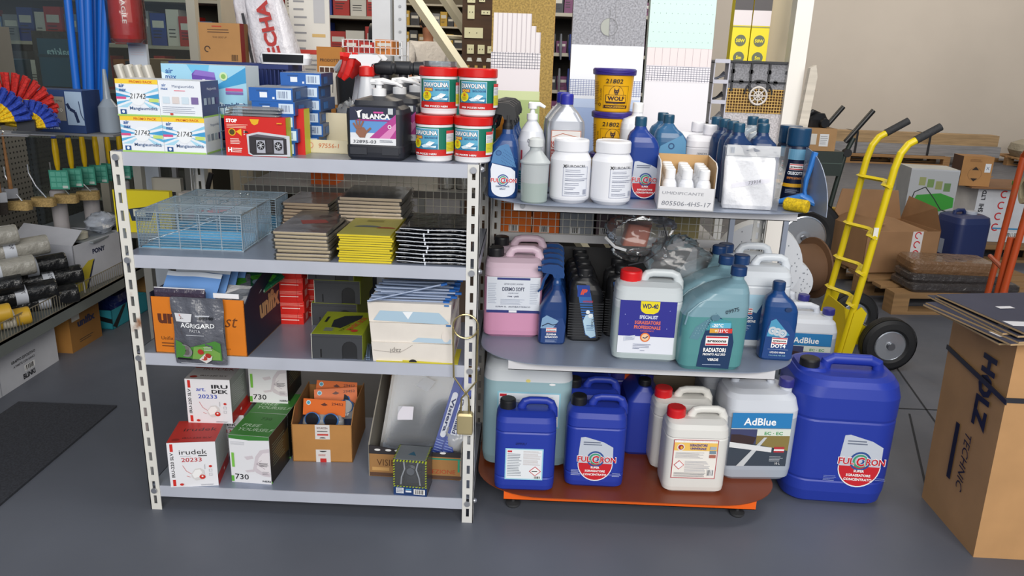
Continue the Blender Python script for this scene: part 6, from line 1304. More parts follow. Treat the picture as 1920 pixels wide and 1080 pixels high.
def clutter():
    z = .1355
    # opened brown carton
    t = thing('open_carton', 'large opened brown carton with red and white tape on the pallet', 'carton', (2.42, 4.84, z), .20); CB = M(CBR, .75, 0, 'card'); IN = M('8a6038', .8, 0, 'card'); W, D, H = .52, .40, .27; x = W/2; mb = MB()
    mb.box(-x, 0, 0, x, .004, H, CB); mb.box(-x, 0, 0, -x+.004, D, H, CB); mb.box(x-.004, 0, 0, x, D, H, CB); mb.box(-x, D-.004, 0, x, D, H, IN); mb.box(-x, 0, 0, x, D, .004, IN); mb.box(-x+.01, .01, H-.06, x-.01, D-.01, H-.05, IN)
    d = Dec(mb, front(0)); d.rect(.06, .09, .075, .18, 'd5d0d0')
    for k in range(3): d.ring(.10, .245-k*.06, .016, .024, 'c03038', 16, pi*.1, pi*1.5)
    mb.build('box', t, 0)
    for pts, a in (([(-x, 0, H), (-x, D, H), (-x+.10, D-.02, H+.05), (-x+.14, .03, H+.05)], 0), ([(x, 0, H), (x, D, H), (x+.02, D-.02, H+.16), (x-.02, .05, H+.14)], 0), ([(-x, D, H), (x, D, H), (x-.04, D+.02, H+.19), (-x+.06, D+.03, H+.20)], 0), ([(-x, 0, H), (x-.1, 0, H), (.0, .12, H+.06), (-x+.2, .16, H+.07)], 0)):
        mb = MB(); n = len(pts); mb.add(pts+[(p[0], p[1]+.004, p[2]+.003) for p in pts], [(0, 1, 2, 3), (7, 6, 5, 4), (0, 4, 5, 1), (1, 5, 6, 2), (2, 6, 7, 3), (3, 7, 4, 0)], CB); mb.build('flap', t, 0)
    # wrapped packs
    BP = M('6f5238', .3, 0, 'crumple'); BD = M('3a3534', .3, 0, 'crumple')
    for k, (cx, cy, w, d_, h, zz, m, l) in enumerate(((2.62, 4.54, .68, .26, .055, z, BD, 'black film wrapped flat pack at the bottom of the pallet front'), (2.58, 4.54, .58, .24, .05, z+.055, BD, 'dark film wrapped flat pack under the brown one on the pallet'), (2.55, 4.55, .50, .24, .075, z+.105, BP, 'brown film wrapped pack topmost on the pallet front'))):
        mb = MB(); mb.vessel([(0, w*.96, d_*.95, 0, .03), (h*.3, w, d_, 0, .035), (h*.8, w*.99, d_, 0, .035), (h, w*.93, d_*.92, 0, .03)], m, n=5)
        if k == 2: d = Dec(mb, top(h)); d.text('96', .05, -.05, .04, '2a1c14'); d.text('96', -.02, .04, .03, '2a1c14')
        tag(mb.build('wrapped_pack', None, 50), l, 'wrapped pack', 'film wrapped packs on the pallet', (cx, cy, zz), .06-.05*k)
    # beam
    mb = MB(); mb.box(-.7, -.05, 0, .7, .05, .09, M('6b5a3a', .8, 0, 'wood')); tag(mb.build('timber_beam', None, 0), 'thick olive brown timber beam beside the pallet', 'timber', None, (3.75, 4.55, 0), -.95)
    mb = MB(); mb.box(-.16, -.2, 0, .16, .2, .02, M('b23a22', .5)); tag(mb.build('red_board', None, 0), 'flat red orange board on the floor by the timber beam', 'board', None, (3.62, 5.0, .0), .2)
    # canister
    t = thing('canister', 'dark blue plastic canister with pale cap standing behind the wrapped packs', 'jerrycan', (2.99, 5.22, .136), .25); NB = HD('222f5c', .4); mb = MB()
    mb.vessel([(0, .24, .22, 0, .04), (.015, .265, .245, 0, .05), (.28, .265, .245, 0, .05), (.32, .25, .23, 0, .05), (.335, .19, .17, 0, .04)], NB); mb.build('body', t, 50); mb = MB(); mb.lathe([(.035, .325), (.037, .33), (.037, .352), (.03, .356)], M('aab0bc', .4), 20, (.03, -.02, 0)); mb.build('cap', t)
    mb = MB(); mb.tube([(-.09, 0, .32), (-.085, 0, .35), (-.06, 0, .358), (-.02, 0, .358), (.0, 0, .33)], .013, NB, 8); mb.build('handle', t); mb = MB(); Dec(mb, left(-.1326)).rect(-.06, .06, .07, .10, '8a93a6'); mb.build('label', t, 0)
    pallet('pallet', 'wooden pallet under the white carton with red crescent prints', (3.92, 6.25, 0), .05, 1.2, .9)
    # white carton with red crescents
    def ccc(mb, W=.62, D=.45, H=.42):
        d = Dec(mb, front(-D/2))
        for cx in (-.13, .16):
            for k in range(4): d.ring(cx-.006*k, H-.05-k*.085, .020, .030, 'c0282c', 18, .9, 5.4)
        d.rect(-W/2+.14, .10, W*.70, .012, '3f86b4'); d.bars(-.06, .045, .10, .03, n=12); d.bars(.12, .045, .08, .03, n=10); d.lines(-.08, .19, .03, .05, 3, '6a6f7c', .4); d.text('SHI', -W/2+.04, .26, .035, '2a2c34', rot=pi/2, bold=.03); d.text('LTD', -W/2+.04, H-.06, .03, '2a2c34', rot=pi/2, bold=.03)
    carton('white_carton', 'large white carton printed with red crescents and barcodes on the far pallet', 'carton', .66, .45, .42, (3.78, 6.12, .136), -.02, 'c9ccd2', tc='a67a4a', deco=ccc)
    # appliance carton with green picture
    def grn(mb, W=.33, D=.26, H=.42):
        d = Dec(mb, front(-D/2)); d.rect(-W/2, 0, W, H, 'a9acb0')
        for k in range(4): d.rect(-.10+k*.058, .31-k*.012, .045, .06, ('8f9560', '6d8a50', '8a8f5a', '5f7f4a')[k])
        d.poly([(-.15, .14), (.05, .12), (.16, .16), (.155, .23), (.06, .26), (-.10, .24)], '2f8f2c'); d.curve([(-.15, .10), (-.12, .26), (-.05, .30), (.02, .22), (.08, .14), (.15, .12)], .007, '1d2420'); d.ell(-.13, .14, .03, .03, '23282a', 14)
    carton('machine_carton', 'grey white carton with a green machine picture behind the opened carton', 'carton', .33, .26, .43, (2.96, 5.74, .282), -.12, 'b9bcc2', tc='c9cac6', rc='8f949c', deco=grn); carton('plain_carton', 'plain brown carton under the grey white machine carton', 'carton', .42, .3, .28, (2.96, 5.76, 0), -.1, CBR)
    # hazard mark carton
    def hz(mb, W=.22, D=.16, H=.22):
        d = Dec(mb, front(-D/2)); d.ring(-.01, .09, .048, .0495, '5a3a20', 20); d.poly([(-.036, .12), (.016, .12), (-.01, .145)], '2a1c14'); d.poly([(-.036, .058), (.016, .058), (-.01, .035)], '2a1c14'); d.rect(.055, .105, .042, .065, 'dfe2e6'); d.text('X', .076, .125, .024, '3a4a6c'); d.lines(-.06, .2, .09, .02, 3, '6a4426', .3)
    carton('brown_carton', 'small brown carton with triangle marks and white label on the opened white carton', 'carton', .22, .16, .22, (3.37, 5.92, .545), -.06, 'b0804c', lc='4a3224', deco=hz)
    mb = MB(); mb.box(-.28, -.25, 0, .45, .25, .012, M('8a6240', .7, 0, 'card')); mb.prism([(-.28, .012), (-.1, .08), (-.08, .08), (-.24, .012)], .3, M('a67a4c', .7, 0, 'card'), 'y', -.15)
    tag(mb.build('cardboard_sheet', None, 0), 'flat brown cardboard sheet lying across the white cartons', 'cardboard sheet', None, (3.62, 6.05, .537), -.02).location.z = .5565
    for o in bpy.data.objects:
        if o.name.startswith('brown_carton') and not o.parent: o.location.z = .569
    mb = MB(); mb.box(-.1, -.04, 0, .1, .04, .03, M('3f9a3a', .5)); mb.box(-.09, -.041, .006, .06, -.04, .022, M('dfe6dc', .5)); tag(mb.build('green_packet', None, 0), 'small green packet lying on the cardboard lid by the roll', 'packet', None, (3.84, 5.95, .569), -.1)
    for i, (px, py, w) in enumerate(((3.45, 7.4, 2.0), (3.2, 7.62, 2.2))):
        mb = MB(); mb.box(-w/2, -.05, 0, w/2, .05, .05, M('a3862c', .7, 0, 'wood')); tag(mb.build('timber_strip', None, 0), ('long yellow timber strip on the floor, nearer of the two', 'long yellow timber strip on the floor, farther of the two')[i], 'timber', 'yellow timber strips', (px+.1, py, 0), -.02)
    # far pallets with beams and sacks
    for i, (cx, l) in enumerate(((5.6, 'far wooden pallet under the long banded beams'), (8.3, 'far wooden pallet under the beige bulk sacks'))): pallet('pallet', l, (cx, 12.3, 0), 0, 1.6, .9, 'a07a50')
    for k in range(3):
        mb = MB(); mb.box(-1.6, -.12, 0, 1.6, .12, .16, M('a98e6a' if k else '8f8f92', .7, 0, 'wood')); tag(mb.build('long_beam', None, 0), 'long beam banded on the far pallets, %s' % ('front lower one', 'rear lower one', 'upper one')[k], 'beam', 'long banded beams', ((5.6, 12.1, .136), (5.6, 12.45, .136), (5.6, 12.2, .297))[k], 0)
    for k in range(2):
        mb = MB(); mb.box(-.015, 11.965, .136, .015, 11.975, .46, M('25262a', .5)); mb.box(-.015, 11.965, .458, .015, 12.4, .462, M('25262a', .5)); o = mb.build('strap', None, 0); tag(o, 'black strap around the long beams, %s' % ('left one', 'right one')[k], 'strap', 'straps round the long beams', (5.0+1.1*k, 0, 0), 0)
    for k, (x_, y_, s_) in enumerate(((7.9, 12.3, .75), (8.6, 12.35, .75), (9.25, 12.75, .5))):
        mb = MB(); SK = M('a39c8a', .8, 0, 'crumple'); mb.vessel([(0, .7*s_, .5, 0, .15), (.1, .85*s_, .6, 0, .2), (.2, .8*s_, .55, 0, .2), (.26, .5*s_, .35, 0, .15)], SK, n=6); tag(mb.build('sack', None, 60), 'beige bulk sack slumped by the far wall, %s of three' % ('left', 'middle', 'right')[k], 'sack', 'beige sacks by the far wall', (x_, y_, .137 if k < 2 else .005), 0)
    for k in range(5):
        mb = MB(); mb.vessel([(0, .7, .4, 0, .08), (.06, .76, .45, 0, .1), (.12, .76, .45, 0, .1), (.17, .7, .4, 0, .08)], M('cfd4da', .5, 0, 'crumple')); d = Dec(mb, front(-.226)); d.rect(-.26, .04, .22, .08, '3a6aa8'); d.rect(0, .05, .3, .05, 'e6e9ee'); tag(mb.build('paper_sack', None, 50), 'white and blue paper sack, %s in the stack by the right edge' % ORD(5)[k], 'sack', 'white and blue sacks stacked', (9.35, 11.7, .25+k*.172), 0)
    pallet('pallet', 'far wooden pallet under the white and blue sacks', (9.35, 11.7, .1), 0, 1.1, .8).location.z = .1
    # green hand truck with box, tyre and drum
    t = thing('stair_climber_truck', 'dark green hand truck with black handles and heavy tyre behind the end panel', 'hand truck', (0, 0, 0)); GN = HD('25302c', .45)
    y0 = 5.2
    for dy, dx in ((0, 0), (.35, -.06)):
        mb = MB(); mb.tube([(2.02+dx, y0+dy, .12), (2.08+dx, y0+dy, .62), (2.11+dx, y0+dy, .84), (2.15+dx, y0+dy, .95)], .016, GN, 10); mb.build('upright', t)
        mb = MB(); mb.tube([(2.10+dx, y0+dy, .92), (2.25+dx, y0+dy, 1.13)], .017, HD('131416', .4), 10); mb.lathe([(.028, -.02), (.028, .02)], HD('131416', .5), 14, (2.12+dx, y0+dy, .85), 'y'); mb.build('handle', t)
    mb = MB(); mb.box(1.72, y0-.05, .70, 2.08, y0+.38, .86, GN); mb.box(1.72, y0-.053, .78, 2.08, y0-.05, .785, M('4a5a54', .5)); mb.build('tray', t, 0)
    mb = MB(); mb.tube([(1.80, y0, .70), (1.80, y0, .55), (1.86, y0, .35), (1.93, y0, .2)], .02, GN, 8); mb.build('fork', t)
    pneumatic_wheel(t, (1.90, y0-.02, .27), .27)
    mb = MB(); K = HD('1b1c1f', .4); mb.vessel([(.0, .14, .10, 0, .03), (.05, .16, .12, 0, .04), (.09, .08, .08, .02, .03)], K); mb.tube([(-.09, 0, .06), (-.03, -.02, .10), (.03, 0, .08)], .016, K, 8); mb.lathe([(.03, -.05), (.03, .05)], K, 14, (.03, -.04, .03), 'y'); tag(mb.build('black_motor', None, 40), 'black motor part resting on the brown carton behind the end panel', 'motor', None, (1.90, 5.27, 1.007), .2)
    t = thing('torn_carton', 'torn brown carton with white label on the green hand truck', 'carton', (1.88, 5.15, .861), .05); mb = MB(); mb.box(-.11, 0, 0, .14, .2, .145, M('a98358', .7, 0, 'card')); d = Dec(mb, front(0)); d.rect(-.06, .04, .07, .07, 'cfcac2'); d.rect(.03, .03, .06, .08, 'd9dadc'); d.lines(.035, .10, .05, .06, 5, '7a7a80', .3); mb.build('box', t, 0)
    mb = MB(); mb.add([(-.11, 0, .145), (-.16, .0, .10), (-.17, .0, .24), (-.13, .02, .27), (-.10, .05, .22), (-.08, .10, .16)], [(0, 1, 2, 3, 4, 5)], M('8a6642', .7, 0, 'card')); mb.build('torn_flap', t, 0)
    mb = MB(); mb.lathe([(.19, 0), (.19, .012), (.15, .012), (.15, .28), (.19, .28), (.19, .292)], M('6f513a', .7, 0, 'card'), 30, (0, 0, 0), 'x'); tag(mb.build('cable_drum', None), 'brown cardboard drum standing on edge behind the end panel', 'drum', None, (1.52, 4.55, .20), .3)
    # red orange hand truck at the right edge
    t = thing('red_hand_truck', 'worn red orange tubular hand truck at the right edge of the scene', 'hand truck', (0, 0, 0)); RO = M('a8431c', .35, .0, 'rusty')
    for a, b in (((1.97, 3.1, 0), (2.03, 3.1, 1.06)), ((2.12, 3.42, 0), (2.16, 3.42, 1.06)), ((1.99, 3.13, .05), (2.0, 3.13, .75)), ((2.06, 3.15, .05), (2.01, 3.13, .75))):
        mb = MB(); mb.tube([a, b], .014, RO, 10); mb.build('tube', t)
    mb = MB(); mb.tube([(2.03, 3.1, 1.05), (2.05, 3.1, 1.09), (2.10, 3.15, 1.11), (2.15, 3.37, 1.11), (2.16, 3.42, 1.05)], .014, RO, 10); mb.build('top_loop', t)
    for z_ in (.25, .6): mb = MB(); mb.tube([(1.95+z_*.09, 3.1, z_), (2.05+z_*.1, 3.42, z_)], .010, RO, 8); mb.build('cross_bar', t)
    mb = MB(); mb.lathe([(.055, -.045), (.055, .045), (.035, .045), (.035, -.045), (.055, -.045)], M('b5a98c', .35), 28, (0, 0, 0), 'x', c0=False, c1=False); tag(mb.build('tape_roll', None), 'wide beige tape roll hung on the red orange hand truck', 'tape roll', None, (2.01, 3.06, .955), -.3)
    # white dotted cloth rolls behind the shelving
    DW = M('cfd3da', .6, 0, 'plastic')
    for k, (x_, y_, R, z_, l) in enumerate(((1.085, 3.47, .19, .521, 'large white dotted plastic reel behind the right end of the shelving'), (1.25, 3.50, .10, .431, 'smaller white dotted reel low behind the white navy-capped cans'))):
        mb = MB(); mb.lathe([(R*.3, -.05), (R, -.05), (R*1.02, 0), (R, .05), (R*.3, .05)], DW, 40, (0, 0, 0), 'y'); d = Dec(mb, lambda u, v, o: (u, -.0505-o, v)); rnd = random.Random(5+k)
        for i in range(60):
            a_, r_ = rnd.uniform(0, 6.28), R*(.35+.6*rnd.random()); d.ell(r_*cos(a_), r_*sin(a_), .0028, .0038, '7f858f', 6); d.o -= d.st
        tag(mb.build('plastic_reel', None, 40), l, 'reel', None, (x_, y_, z_), -.15)
    mb = MB(); mb.box(-.19, -.12, -.012, .19, .12, 0, M('8a8c90', .5, .2, 'paint_metal'))
    for x_ in (-.18, .16): mb.box(x_, -.1, -.33, x_+.02, -.08, -.01, M('8a8c90', .5, .2, 'paint_metal')); mb.box(x_, .08, -.33, x_+.02, .1, -.01, M('8a8c90', .5, .2, 'paint_metal'))
    tag(mb.build('low_stand', None, 0), 'low grey metal stand carrying the white dotted reels', 'stand', None, (1.15, 3.48, .33), 0)
clutter()
mb = MB(); mb.box(1.04, 3.0, 0, 1.33, 3.4, .09, M('5a4a38', .8, 0, 'wood')); tag(mb.build('wooden_plinth', None, 0), 'low wooden plinth under the clear jerrycans behind the big blue tank', 'plinth')
# ---------------------------------------------------------------- stock standing behind the display unit
def behind_display():
    z = 1.0065
    # paver sample panel
    t = thing('sample_panel', 'grey drainage sample panel with black grid and golden mesh, right of the panels', 'sample panel', (.862, 3.02, z), 0); mb = MB(); W, H = .232, .40
    mb.box(-W/2, 0, 0, W/2, .03, .21, M('b9b5b8', .8, 0, 'speck')); mb.box(-W/2, 0, .30, W/2, .03, H, M('85858a', .8, 0, 'speck')); mb.box(-W/2, .006, .21, W/2, .03, .30, M('6b4f33', .9, 0, 'speck')); mb.build('board', t, 0)
    mb = MB(); K = HD('2b2c30', .6); mb.cbox((0, -.004, H-.003), (W+.01, .012, .008), K); mb.cbox((0, -.004, .325), (W+.01, .008, .006), K)
    for i in range(4): mb.cbox((-W/2+.014+i*.068, -.004, .345), (.007, .008, .11), K); mb.lathe([(.008, -.008), (.008, 0)], K, 10, (-W/2+.014+i*.068, 0, .362), 'y'); mb.lathe([(.008, -.008), (.008, 0)], K, 10, (-W/2+.048+i*.064, 0, .325), 'y')
    for a in (pi*.25, pi*.75): mb.tube([(.0+.028*cos(a), -.006, .272+.028*sin(a)), (.06*cos(a), -.006, .272+.06*sin(a))], .003, K, 6)
    mb.tube([(.052*cos(a), -.006, .28+.052*sin(a)) for a in [k*pi/12 for k in range(13)]], .003, K, 6); mb.build('plastic_grid', t, 0)
    mb = MB(); G = M('c9a45c', .45, .3)
    for i in range(22): mb.cbox((-W/2+.004+i*.0106, .0, .255), (.0022, .003, .09), G)
    for i in range(9): mb.cbox((0, -.001, .213+i*.0106), (W, .003, .0022), G)
    mb.build('golden_mesh', t, 0)
    mb = MB(); S = M('cdc6c0', .5); mb.tube([(.032*cos(a), -.010, .275+.032*sin(a)) for a in [k*pi/12 for k in range(24)]], .004, S, 6, closed=True)
    for a in range(8): mb.tube([(0, -.010, .275), (.03*cos(a*pi/4), -.010, .275+.03*sin(a*pi/4))], .0025, S, 5)
    mb.tube([(.016*cos(a), -.010, .275+.016*sin(a)) for a in [k*pi/8 for k in range(16)]], .0025, S, 6, closed=True); mb.build('drain_disc', t)
    # narrow rack of small trays
    t = thing('narrow_tray_rack', 'narrow pale rack of five small open trays beside the drainage panel', 'tray rack', (.712, 3.0, z), 0); R_ = M('b9b9c6', .4)
    for x_ in (-.028, .026): mb = MB(); mb.box(x_, 0, 0, x_+.004, .06, .40, R_); mb.build('side', t, 0)
    for k in range(6):
        mb = MB(); mb.box(-.028, 0, k*.074+.02, .028, .06, k*.074+.023, R_); mb.box(-.028, -.004, k*.074+.02, .028, 0, k*.074+.034, R_); mb.build('tray', t, 0)
        if k < 5:
            c = ('c9783c', '4a5f8a', '8a8c92', '2a2b30', '5a5c66')[k]
            for i in range(3): mb = MB(); mb.tube([(-.02+i*.008, .015+i*.01, k*.074+.036), (.02, .02+i*.01, k*.074+.05+.006*i)], .004, M(c, .4, .5), 6); tag(mb.build('small_part', None), 'small metal part in the narrow rack, %s tray, %s one' % (('lowest', 'second', 'third', 'fourth', 'top')[k], ('front', 'middle', 'rear')[i]), 'small part', 'small parts in the narrow rack', (.712, 3.0, z), 0)
    # yellow boxed tubes
    for k, x_ in enumerate((.80, .872)):
        mb = MB(); mb.box(-.034, 0, 0, .034, .05, .82, M('e6d40e', .5)); d = Dec(mb, front(0)); d.rect(-.034, .53, .068, .055, 'dcd3d6'); d.rect(-.034, .585, .068, .235, '4a4648'); d.rect(-.034, .523, .068, .004, '8a8c5a')
        for j in range(4): d.ell(0, .475-j*.062, .021, .021, '5f6650', 20); d.text(('50W', '5m', 'IP', '3A')[j], 0, .475-j*.062-.006, .012, 'e6d40e', bold=.04)
        tag(mb.build('yellow_tube_box', None, 0), 'tall slim yellow box with round grey marks, %s of the pair' % ('left', 'right')[k], 'slim box', 'tall yellow boxes', (x_, 3.12, z), 0)
    mb = MB(); mb.box(-.075, 0, 0, .075, .018, 1.0, M('cdbfa6', .6, 0, 'wall')); tag(mb.build('beige_board', None, 0), 'plain beige board standing between the yellow boxes and the black tube', 'board', None, (.965, 3.20, z), 0)
    t = thing('tube_display', 'black and clear telescopic tube standing by the white door frame', 'tube', (1.005, 3.08, z), 0); mb = MB(); mb.lathe([(.020, 0), (.020, .50), (.024, .505), (.024, .52)], HD('1f2023', .5), 20); mb.build('lower_sleeve', t)
    mb = MB(); mb.lathe([(.019, .52), (.019, .66)], M('aebfb8', .3), 20); mb.lathe([(.020, .66), (.020, .72)], HD('15263a'), 16); mb.tube([(.028, 0, .5), (.03, 0, .68)], .006, HD('1f2023'), 6); mb.build('upper_tube', t)
    tag(((lambda m: (m.box(-.20, 0, 1.0, .06, .05, 1.0065, M('8f98aa', .4, .1)), m.box(-.19, .01, 0, -.17, .03, 1.0, M('8f98aa', .4, .1)), m.box(.03, .01, 0, .05, .03, 1.0, M('8f98aa', .4, .1)), m.build('side_ledge', None, 0))[-1])(MB())), 'grey ledge behind the display unit carrying the beige board', 'ledge', None, (1.03, 3.10, 0), 0)
    # leaning white frame
    t = thing('white_post', 'white painted timber post leaning beside the warehouse opening', 'frame', (0, 0, 0)); WF = M('e6e2dc', .6, 0, 'wall')
    mb = MB(); mb.add([(1.02, 3.0, 0), (1.10, 3.0, 0), (1.10, 3.06, 0), (1.02, 3.06, 0), (1.03, 3.0, 2.3), (1.11, 3.0, 2.3), (1.11, 3.06, 2.3), (1.03, 3.06, 2.3)], [(0, 3, 2, 1), (4, 5, 6, 7), (0, 1, 5, 4), (1, 2, 6, 5), (2, 3, 7, 6), (3, 0, 4, 7)], WF)
    mb.v = [(.955+(x-1.02)*.75, y, z) for x, y, z in mb.v]; mb.build('jamb', t, 0)
    mb = MB(); mb.prism([(1.0, 1.0), (1.035, 1.0), (1.055, 1.36), (1.045, 1.40), (1.025, 1.39)], .03, M('c9c0b2', .7, 0, 'wood'), 'y', 2.955); mb.build('batten', t, 0)
behind_display()
# ================================================================ wall shelving at the left and the shop behind it
def left_shelving():
    t = thing('wall_shelving', 'grey green wall shelving with perforated back and wire fence at the left edge', 'shelving unit'); G = M('6f7472', .5, .1, 'paint_metal'); PB = M('8f8a80', .6, .1, 'paint_metal'); WR = M('b3ab98', .35, .7)
    mb = MB(); mb.box(-2.72, 2.0, .262, -2.0, 4.15, .272, G); mb.box(-2.003, 2.0, .215, -2.0, 4.15, .272, G); mb.box(-2.72, 2.0, .20, -2.70, 4.15, .272, G); mb.build('shelf', t, 0)
    mb = MB(); mb.box(-2.735, 2.0, 0, -2.72, 4.15, 1.45, PB); dk = M('2c2a27', .9)
    d = Dec(mb, right(-2.72, 0, 0))
    for i in range(60):
        for j in range(22): d.ell(3.0+i*.028, .34+j*.028, .006, .006, dk, 6); d.o -= d.st
    mb.build('pegboard', t, 0)
    mb = MB(); mb.box(-2.70, 2.0, 0, -2.30, 4.15, .06, G); mb.build('plinth', t, 0)
    mb = MB()
    for i in range(100): mb.cbox((-2.004, 2.32+i*.0183, .308), (.002, .002, .072), WR)
    for z_ in (.274, .344): mb.cbox((-2.004, 3.23, z_), (.0035, 1.83, .0035), WR)
    mb.build('wire_fence', t, 0)
    for y_ in (2.62, 3.32):
        mb = MB(); mb.tube([(-2.004, y_, .29), (-2.004, y_, .345), (-2.35, y_-.02, .56), (-2.6, y_-.02, .56)], .004, M('c3c1ba', .3, .7), 8); mb.build('divider_rod', t)
left_shelving()
def left_goods():
    # rolls heaped behind the fence
    def roll(label, c, L, R, dirv, body, band, group, end=None, first=None, mark=None):
        t = thing('bag_roll', label, 'roll', c, 0, group); mb = MB(); mb.lathe([(R*.95, -L/2), (R, -L/2+.006), (R, L/2-.006), (R*.95, L/2)], body, 26, (0, 0, 0), 'x'); mb.lathe([(R*.35, -L/2-.001), (R*.35, -L/2)], M('1c1c1e', .6), 14, (0, 0, 0), 'x'); mb.build('roll_body', t, 40)
        if band:
            mb = MB(); mb.lathe([(R+.0008, .01), (R+.0008, .055)], band, 26, (0, 0, 0), 'x', c0=False, c1=False)
            d = Dec(mb, lambda u, v, o: (u, -(R+o+.001)*sin(v/R+.6) , (R+o+.001)*cos(v/R+.6)), o0=.001); d.text(mark or '50x60', .032, -.004, .016, '30323c', rot=-pi/2)
            mb.build('paper_band', t, 40)
        from mathutils import Vector
        t.rotation_mode = 'XYZ'; t.rotation_euler = Vector(dirv).to_track_quat('X', 'Z').to_euler(); return t
    GR = M('8f8d86', .35, 0, 'crumple'); BKr = M('17181a', .25, 0, 'crumple'); WB = M('b9bec8', .5); YC = M('b9932c', .35)
    D1 = (.72, .69, .06)
    for k, (y_, z_, x_) in enumerate(((2.98, .60, -2.26), (3.08, .535, -2.20), (2.97, .475, -2.20))): roll('grey bag roll with pale paper band, %s on the heap behind the wire fence' % ('topmost', 'second', 'lowest')[k], (x_, y_, z_), .36, .042, D1, GR, WB, 'grey bag rolls', mark='90x120')
    for k, (x_, y_, z_) in enumerate(((-2.17, 3.16, .44), (-2.13, 3.20, .375), (-2.14, 3.02, .36), (-2.10, 3.10, .315), (-2.22, 2.92, .41))): roll('black bag roll with white band, %s in the heap behind the wire fence' % ('topmost', 'right middle', 'centre', 'lowest', 'left')[k], (x_, y_, z_), .34, .042, D1, BKr, WB, 'black bag rolls', mark='70x110')
    for k, (x_, y_, z_) in enumerate(((-2.16, 2.74, .42), (-2.10, 2.76, .355), (-2.08, 2.84, .315), (-2.14, 2.66, .335))): roll('yellow and white printed film roll, %s of the four by the left edge' % ('topmost', 'second', 'right lowest', 'left lowest')[k], (x_, y_, z_), .22, .036, D1, YC, M('cfc8b8', .4), 'yellow printed rolls', mark='rollo')
    # white and yellow carton with open flap
    t = thing('open_carton', 'open white carton with yellow and navy print standing behind the wire fence', 'carton', (-2.20, 3.56, .273), radians(-8)); WC = M('bfc2cc', .6, 0, 'card'); mb = MB(); x, D, H = .16, .34, .22
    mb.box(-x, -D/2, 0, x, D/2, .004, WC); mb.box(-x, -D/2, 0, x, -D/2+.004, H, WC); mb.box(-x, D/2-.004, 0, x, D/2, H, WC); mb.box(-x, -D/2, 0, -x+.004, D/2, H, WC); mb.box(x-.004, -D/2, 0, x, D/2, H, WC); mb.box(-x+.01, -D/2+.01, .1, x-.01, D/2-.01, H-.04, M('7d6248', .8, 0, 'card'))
    d = Dec(mb, right(x)); d.text('PONY', .0, .155, .022, '20284a', w=.09, bold=.05); d.poly([(-.17, 0), (-.11, .0), (-.04, .13), (-.08, .13), (-.17, .08)], 'c9b838'); d.poly([(-.05, .12), (-.035, .13), (-.10, .0), (-.115, .0)], '20284a'); d = Dec(mb, front(-D/2)); d.poly([(x, 0), (x, .12), (.08, .0)], 'c9b838'); mb.build('box', t, 0)
    mb = MB(); mb.add([(-x, -D/2, H), (x, -D/2, H), (x-.02, -D/2+.10, H+.05), (-x-.02, -D/2+.12, H+.06), (-x, -D/2, H+.003), (x, -D/2, H+.003), (x-.02, -D/2+.10, H+.053), (-x-.02, -D/2+.12, H+.063)], [(0, 1, 2, 3), (7, 6, 5, 4), (0, 4, 5, 1), (1, 5, 6, 2), (2, 6, 7, 3), (3, 7, 4, 0)], WC); mb.build('flap', t, 0)
    # cartons on the floor
    def bl(mb, W=.28, D=.36, H=.14):
        d = Dec(mb, right(W/2)); d.text('GRAPPO ESPOSITIVO', -.02, .105, .012, '23252c', w=.16, bold=.03); d.text('A PARETE CON GANCI', -.02, .085, .010, '23252c', w=.14, bold=.02); d.bars(-.02, .048, .06, .022, n=10); d.text('BLINKI', -.0, .016, .022, '23252c', w=.08, bold=.04); d.rect(-.185, 0, .003, .18, '9296a0')
    carton('white_carton', 'white carton lettered in black on the floor under the wall shelving', 'carton', .28, .42, .185, (-2.235, 2.99, 0), 0, 'c6c8cf', deco=bl)
    carton('white_carton', 'white carton at the very left under the wall shelving', 'carton', .28, .44, .185, (-2.235, 2.54, 0), 0, 'c0c2ca')
    carton('brown_carton', 'brown carton lettered in navy on the floor under the wall shelving', 'carton', .26, .24, .185, (-2.205, 3.41, 0), radians(-2), 'b07c3c', rc='8f642f', deco=lambda mb: (lambda d: (d.text('unifix', .01, .11, .035, '22284a', w=.14, bold=.05), d.rect(-.10, .145, .06, .03, 'cfcdc6'), d.lines(-.06, .05, .12, .02, 2, '3a3430', .3)))(Dec(mb, right(.13))))
    t = thing('open_carton', 'open teal and black striped carton with blue goods under the wall shelving', 'carton', (-2.15, 3.78, 0), radians(-4)); TE = M('2f8fa0', .5, 0, 'card'); mb = MB(); x, D, H = .10, .32, .10
    mb.box(-x, -D/2, 0, x, D/2, .004, TE); mb.box(-x, -D/2, 0, x, -D/2+.004, H, TE); mb.box(x-.004, -D/2, 0, x, D/2, H, TE); mb.box(-x, -D/2, 0, -x+.004, D/2, H, TE); mb.box(-x, D/2-.004, 0, x, D/2, H, TE); d = Dec(mb, front(-D/2)); d.poly([(-x, .07), (x, .03), (x, .055), (-x, .095)], '15171c'); d = Dec(mb, right(x)); d.rect(-.02, .04, .06, .045, '9fb6c4'); d.poly([(-.16, .02), (-.06, .10), (-.03, .10), (-.13, .0)], '15171c'); d.text('B', .01, .05, .025, '2a4a6c', bold=.04); mb.build('box', t, 0)
    mb = MB(); mb.vessel([(0, .15, .2, 0, .02), (.10, .15, .2, 0, .03), (.13, .12, .16, 0, .03)], M('1c2a66', .4, 0, 'crumple')); tag(mb.build('blue_packet', None, 50), 'dark blue soft packet sitting in the teal striped carton', 'packet', None, (-2.16, 3.82, .005), 0)
    carton('brown_carton', 'low brown carton behind the teal striped one under the wall shelving', 'carton', .2, .22, .16, (-2.14, 4.12, 0), 0, 'a9814c', lc='8f642f')
    # hook rods and the packs hanging from them
    WR = M('c3c5cc', .3, .7)
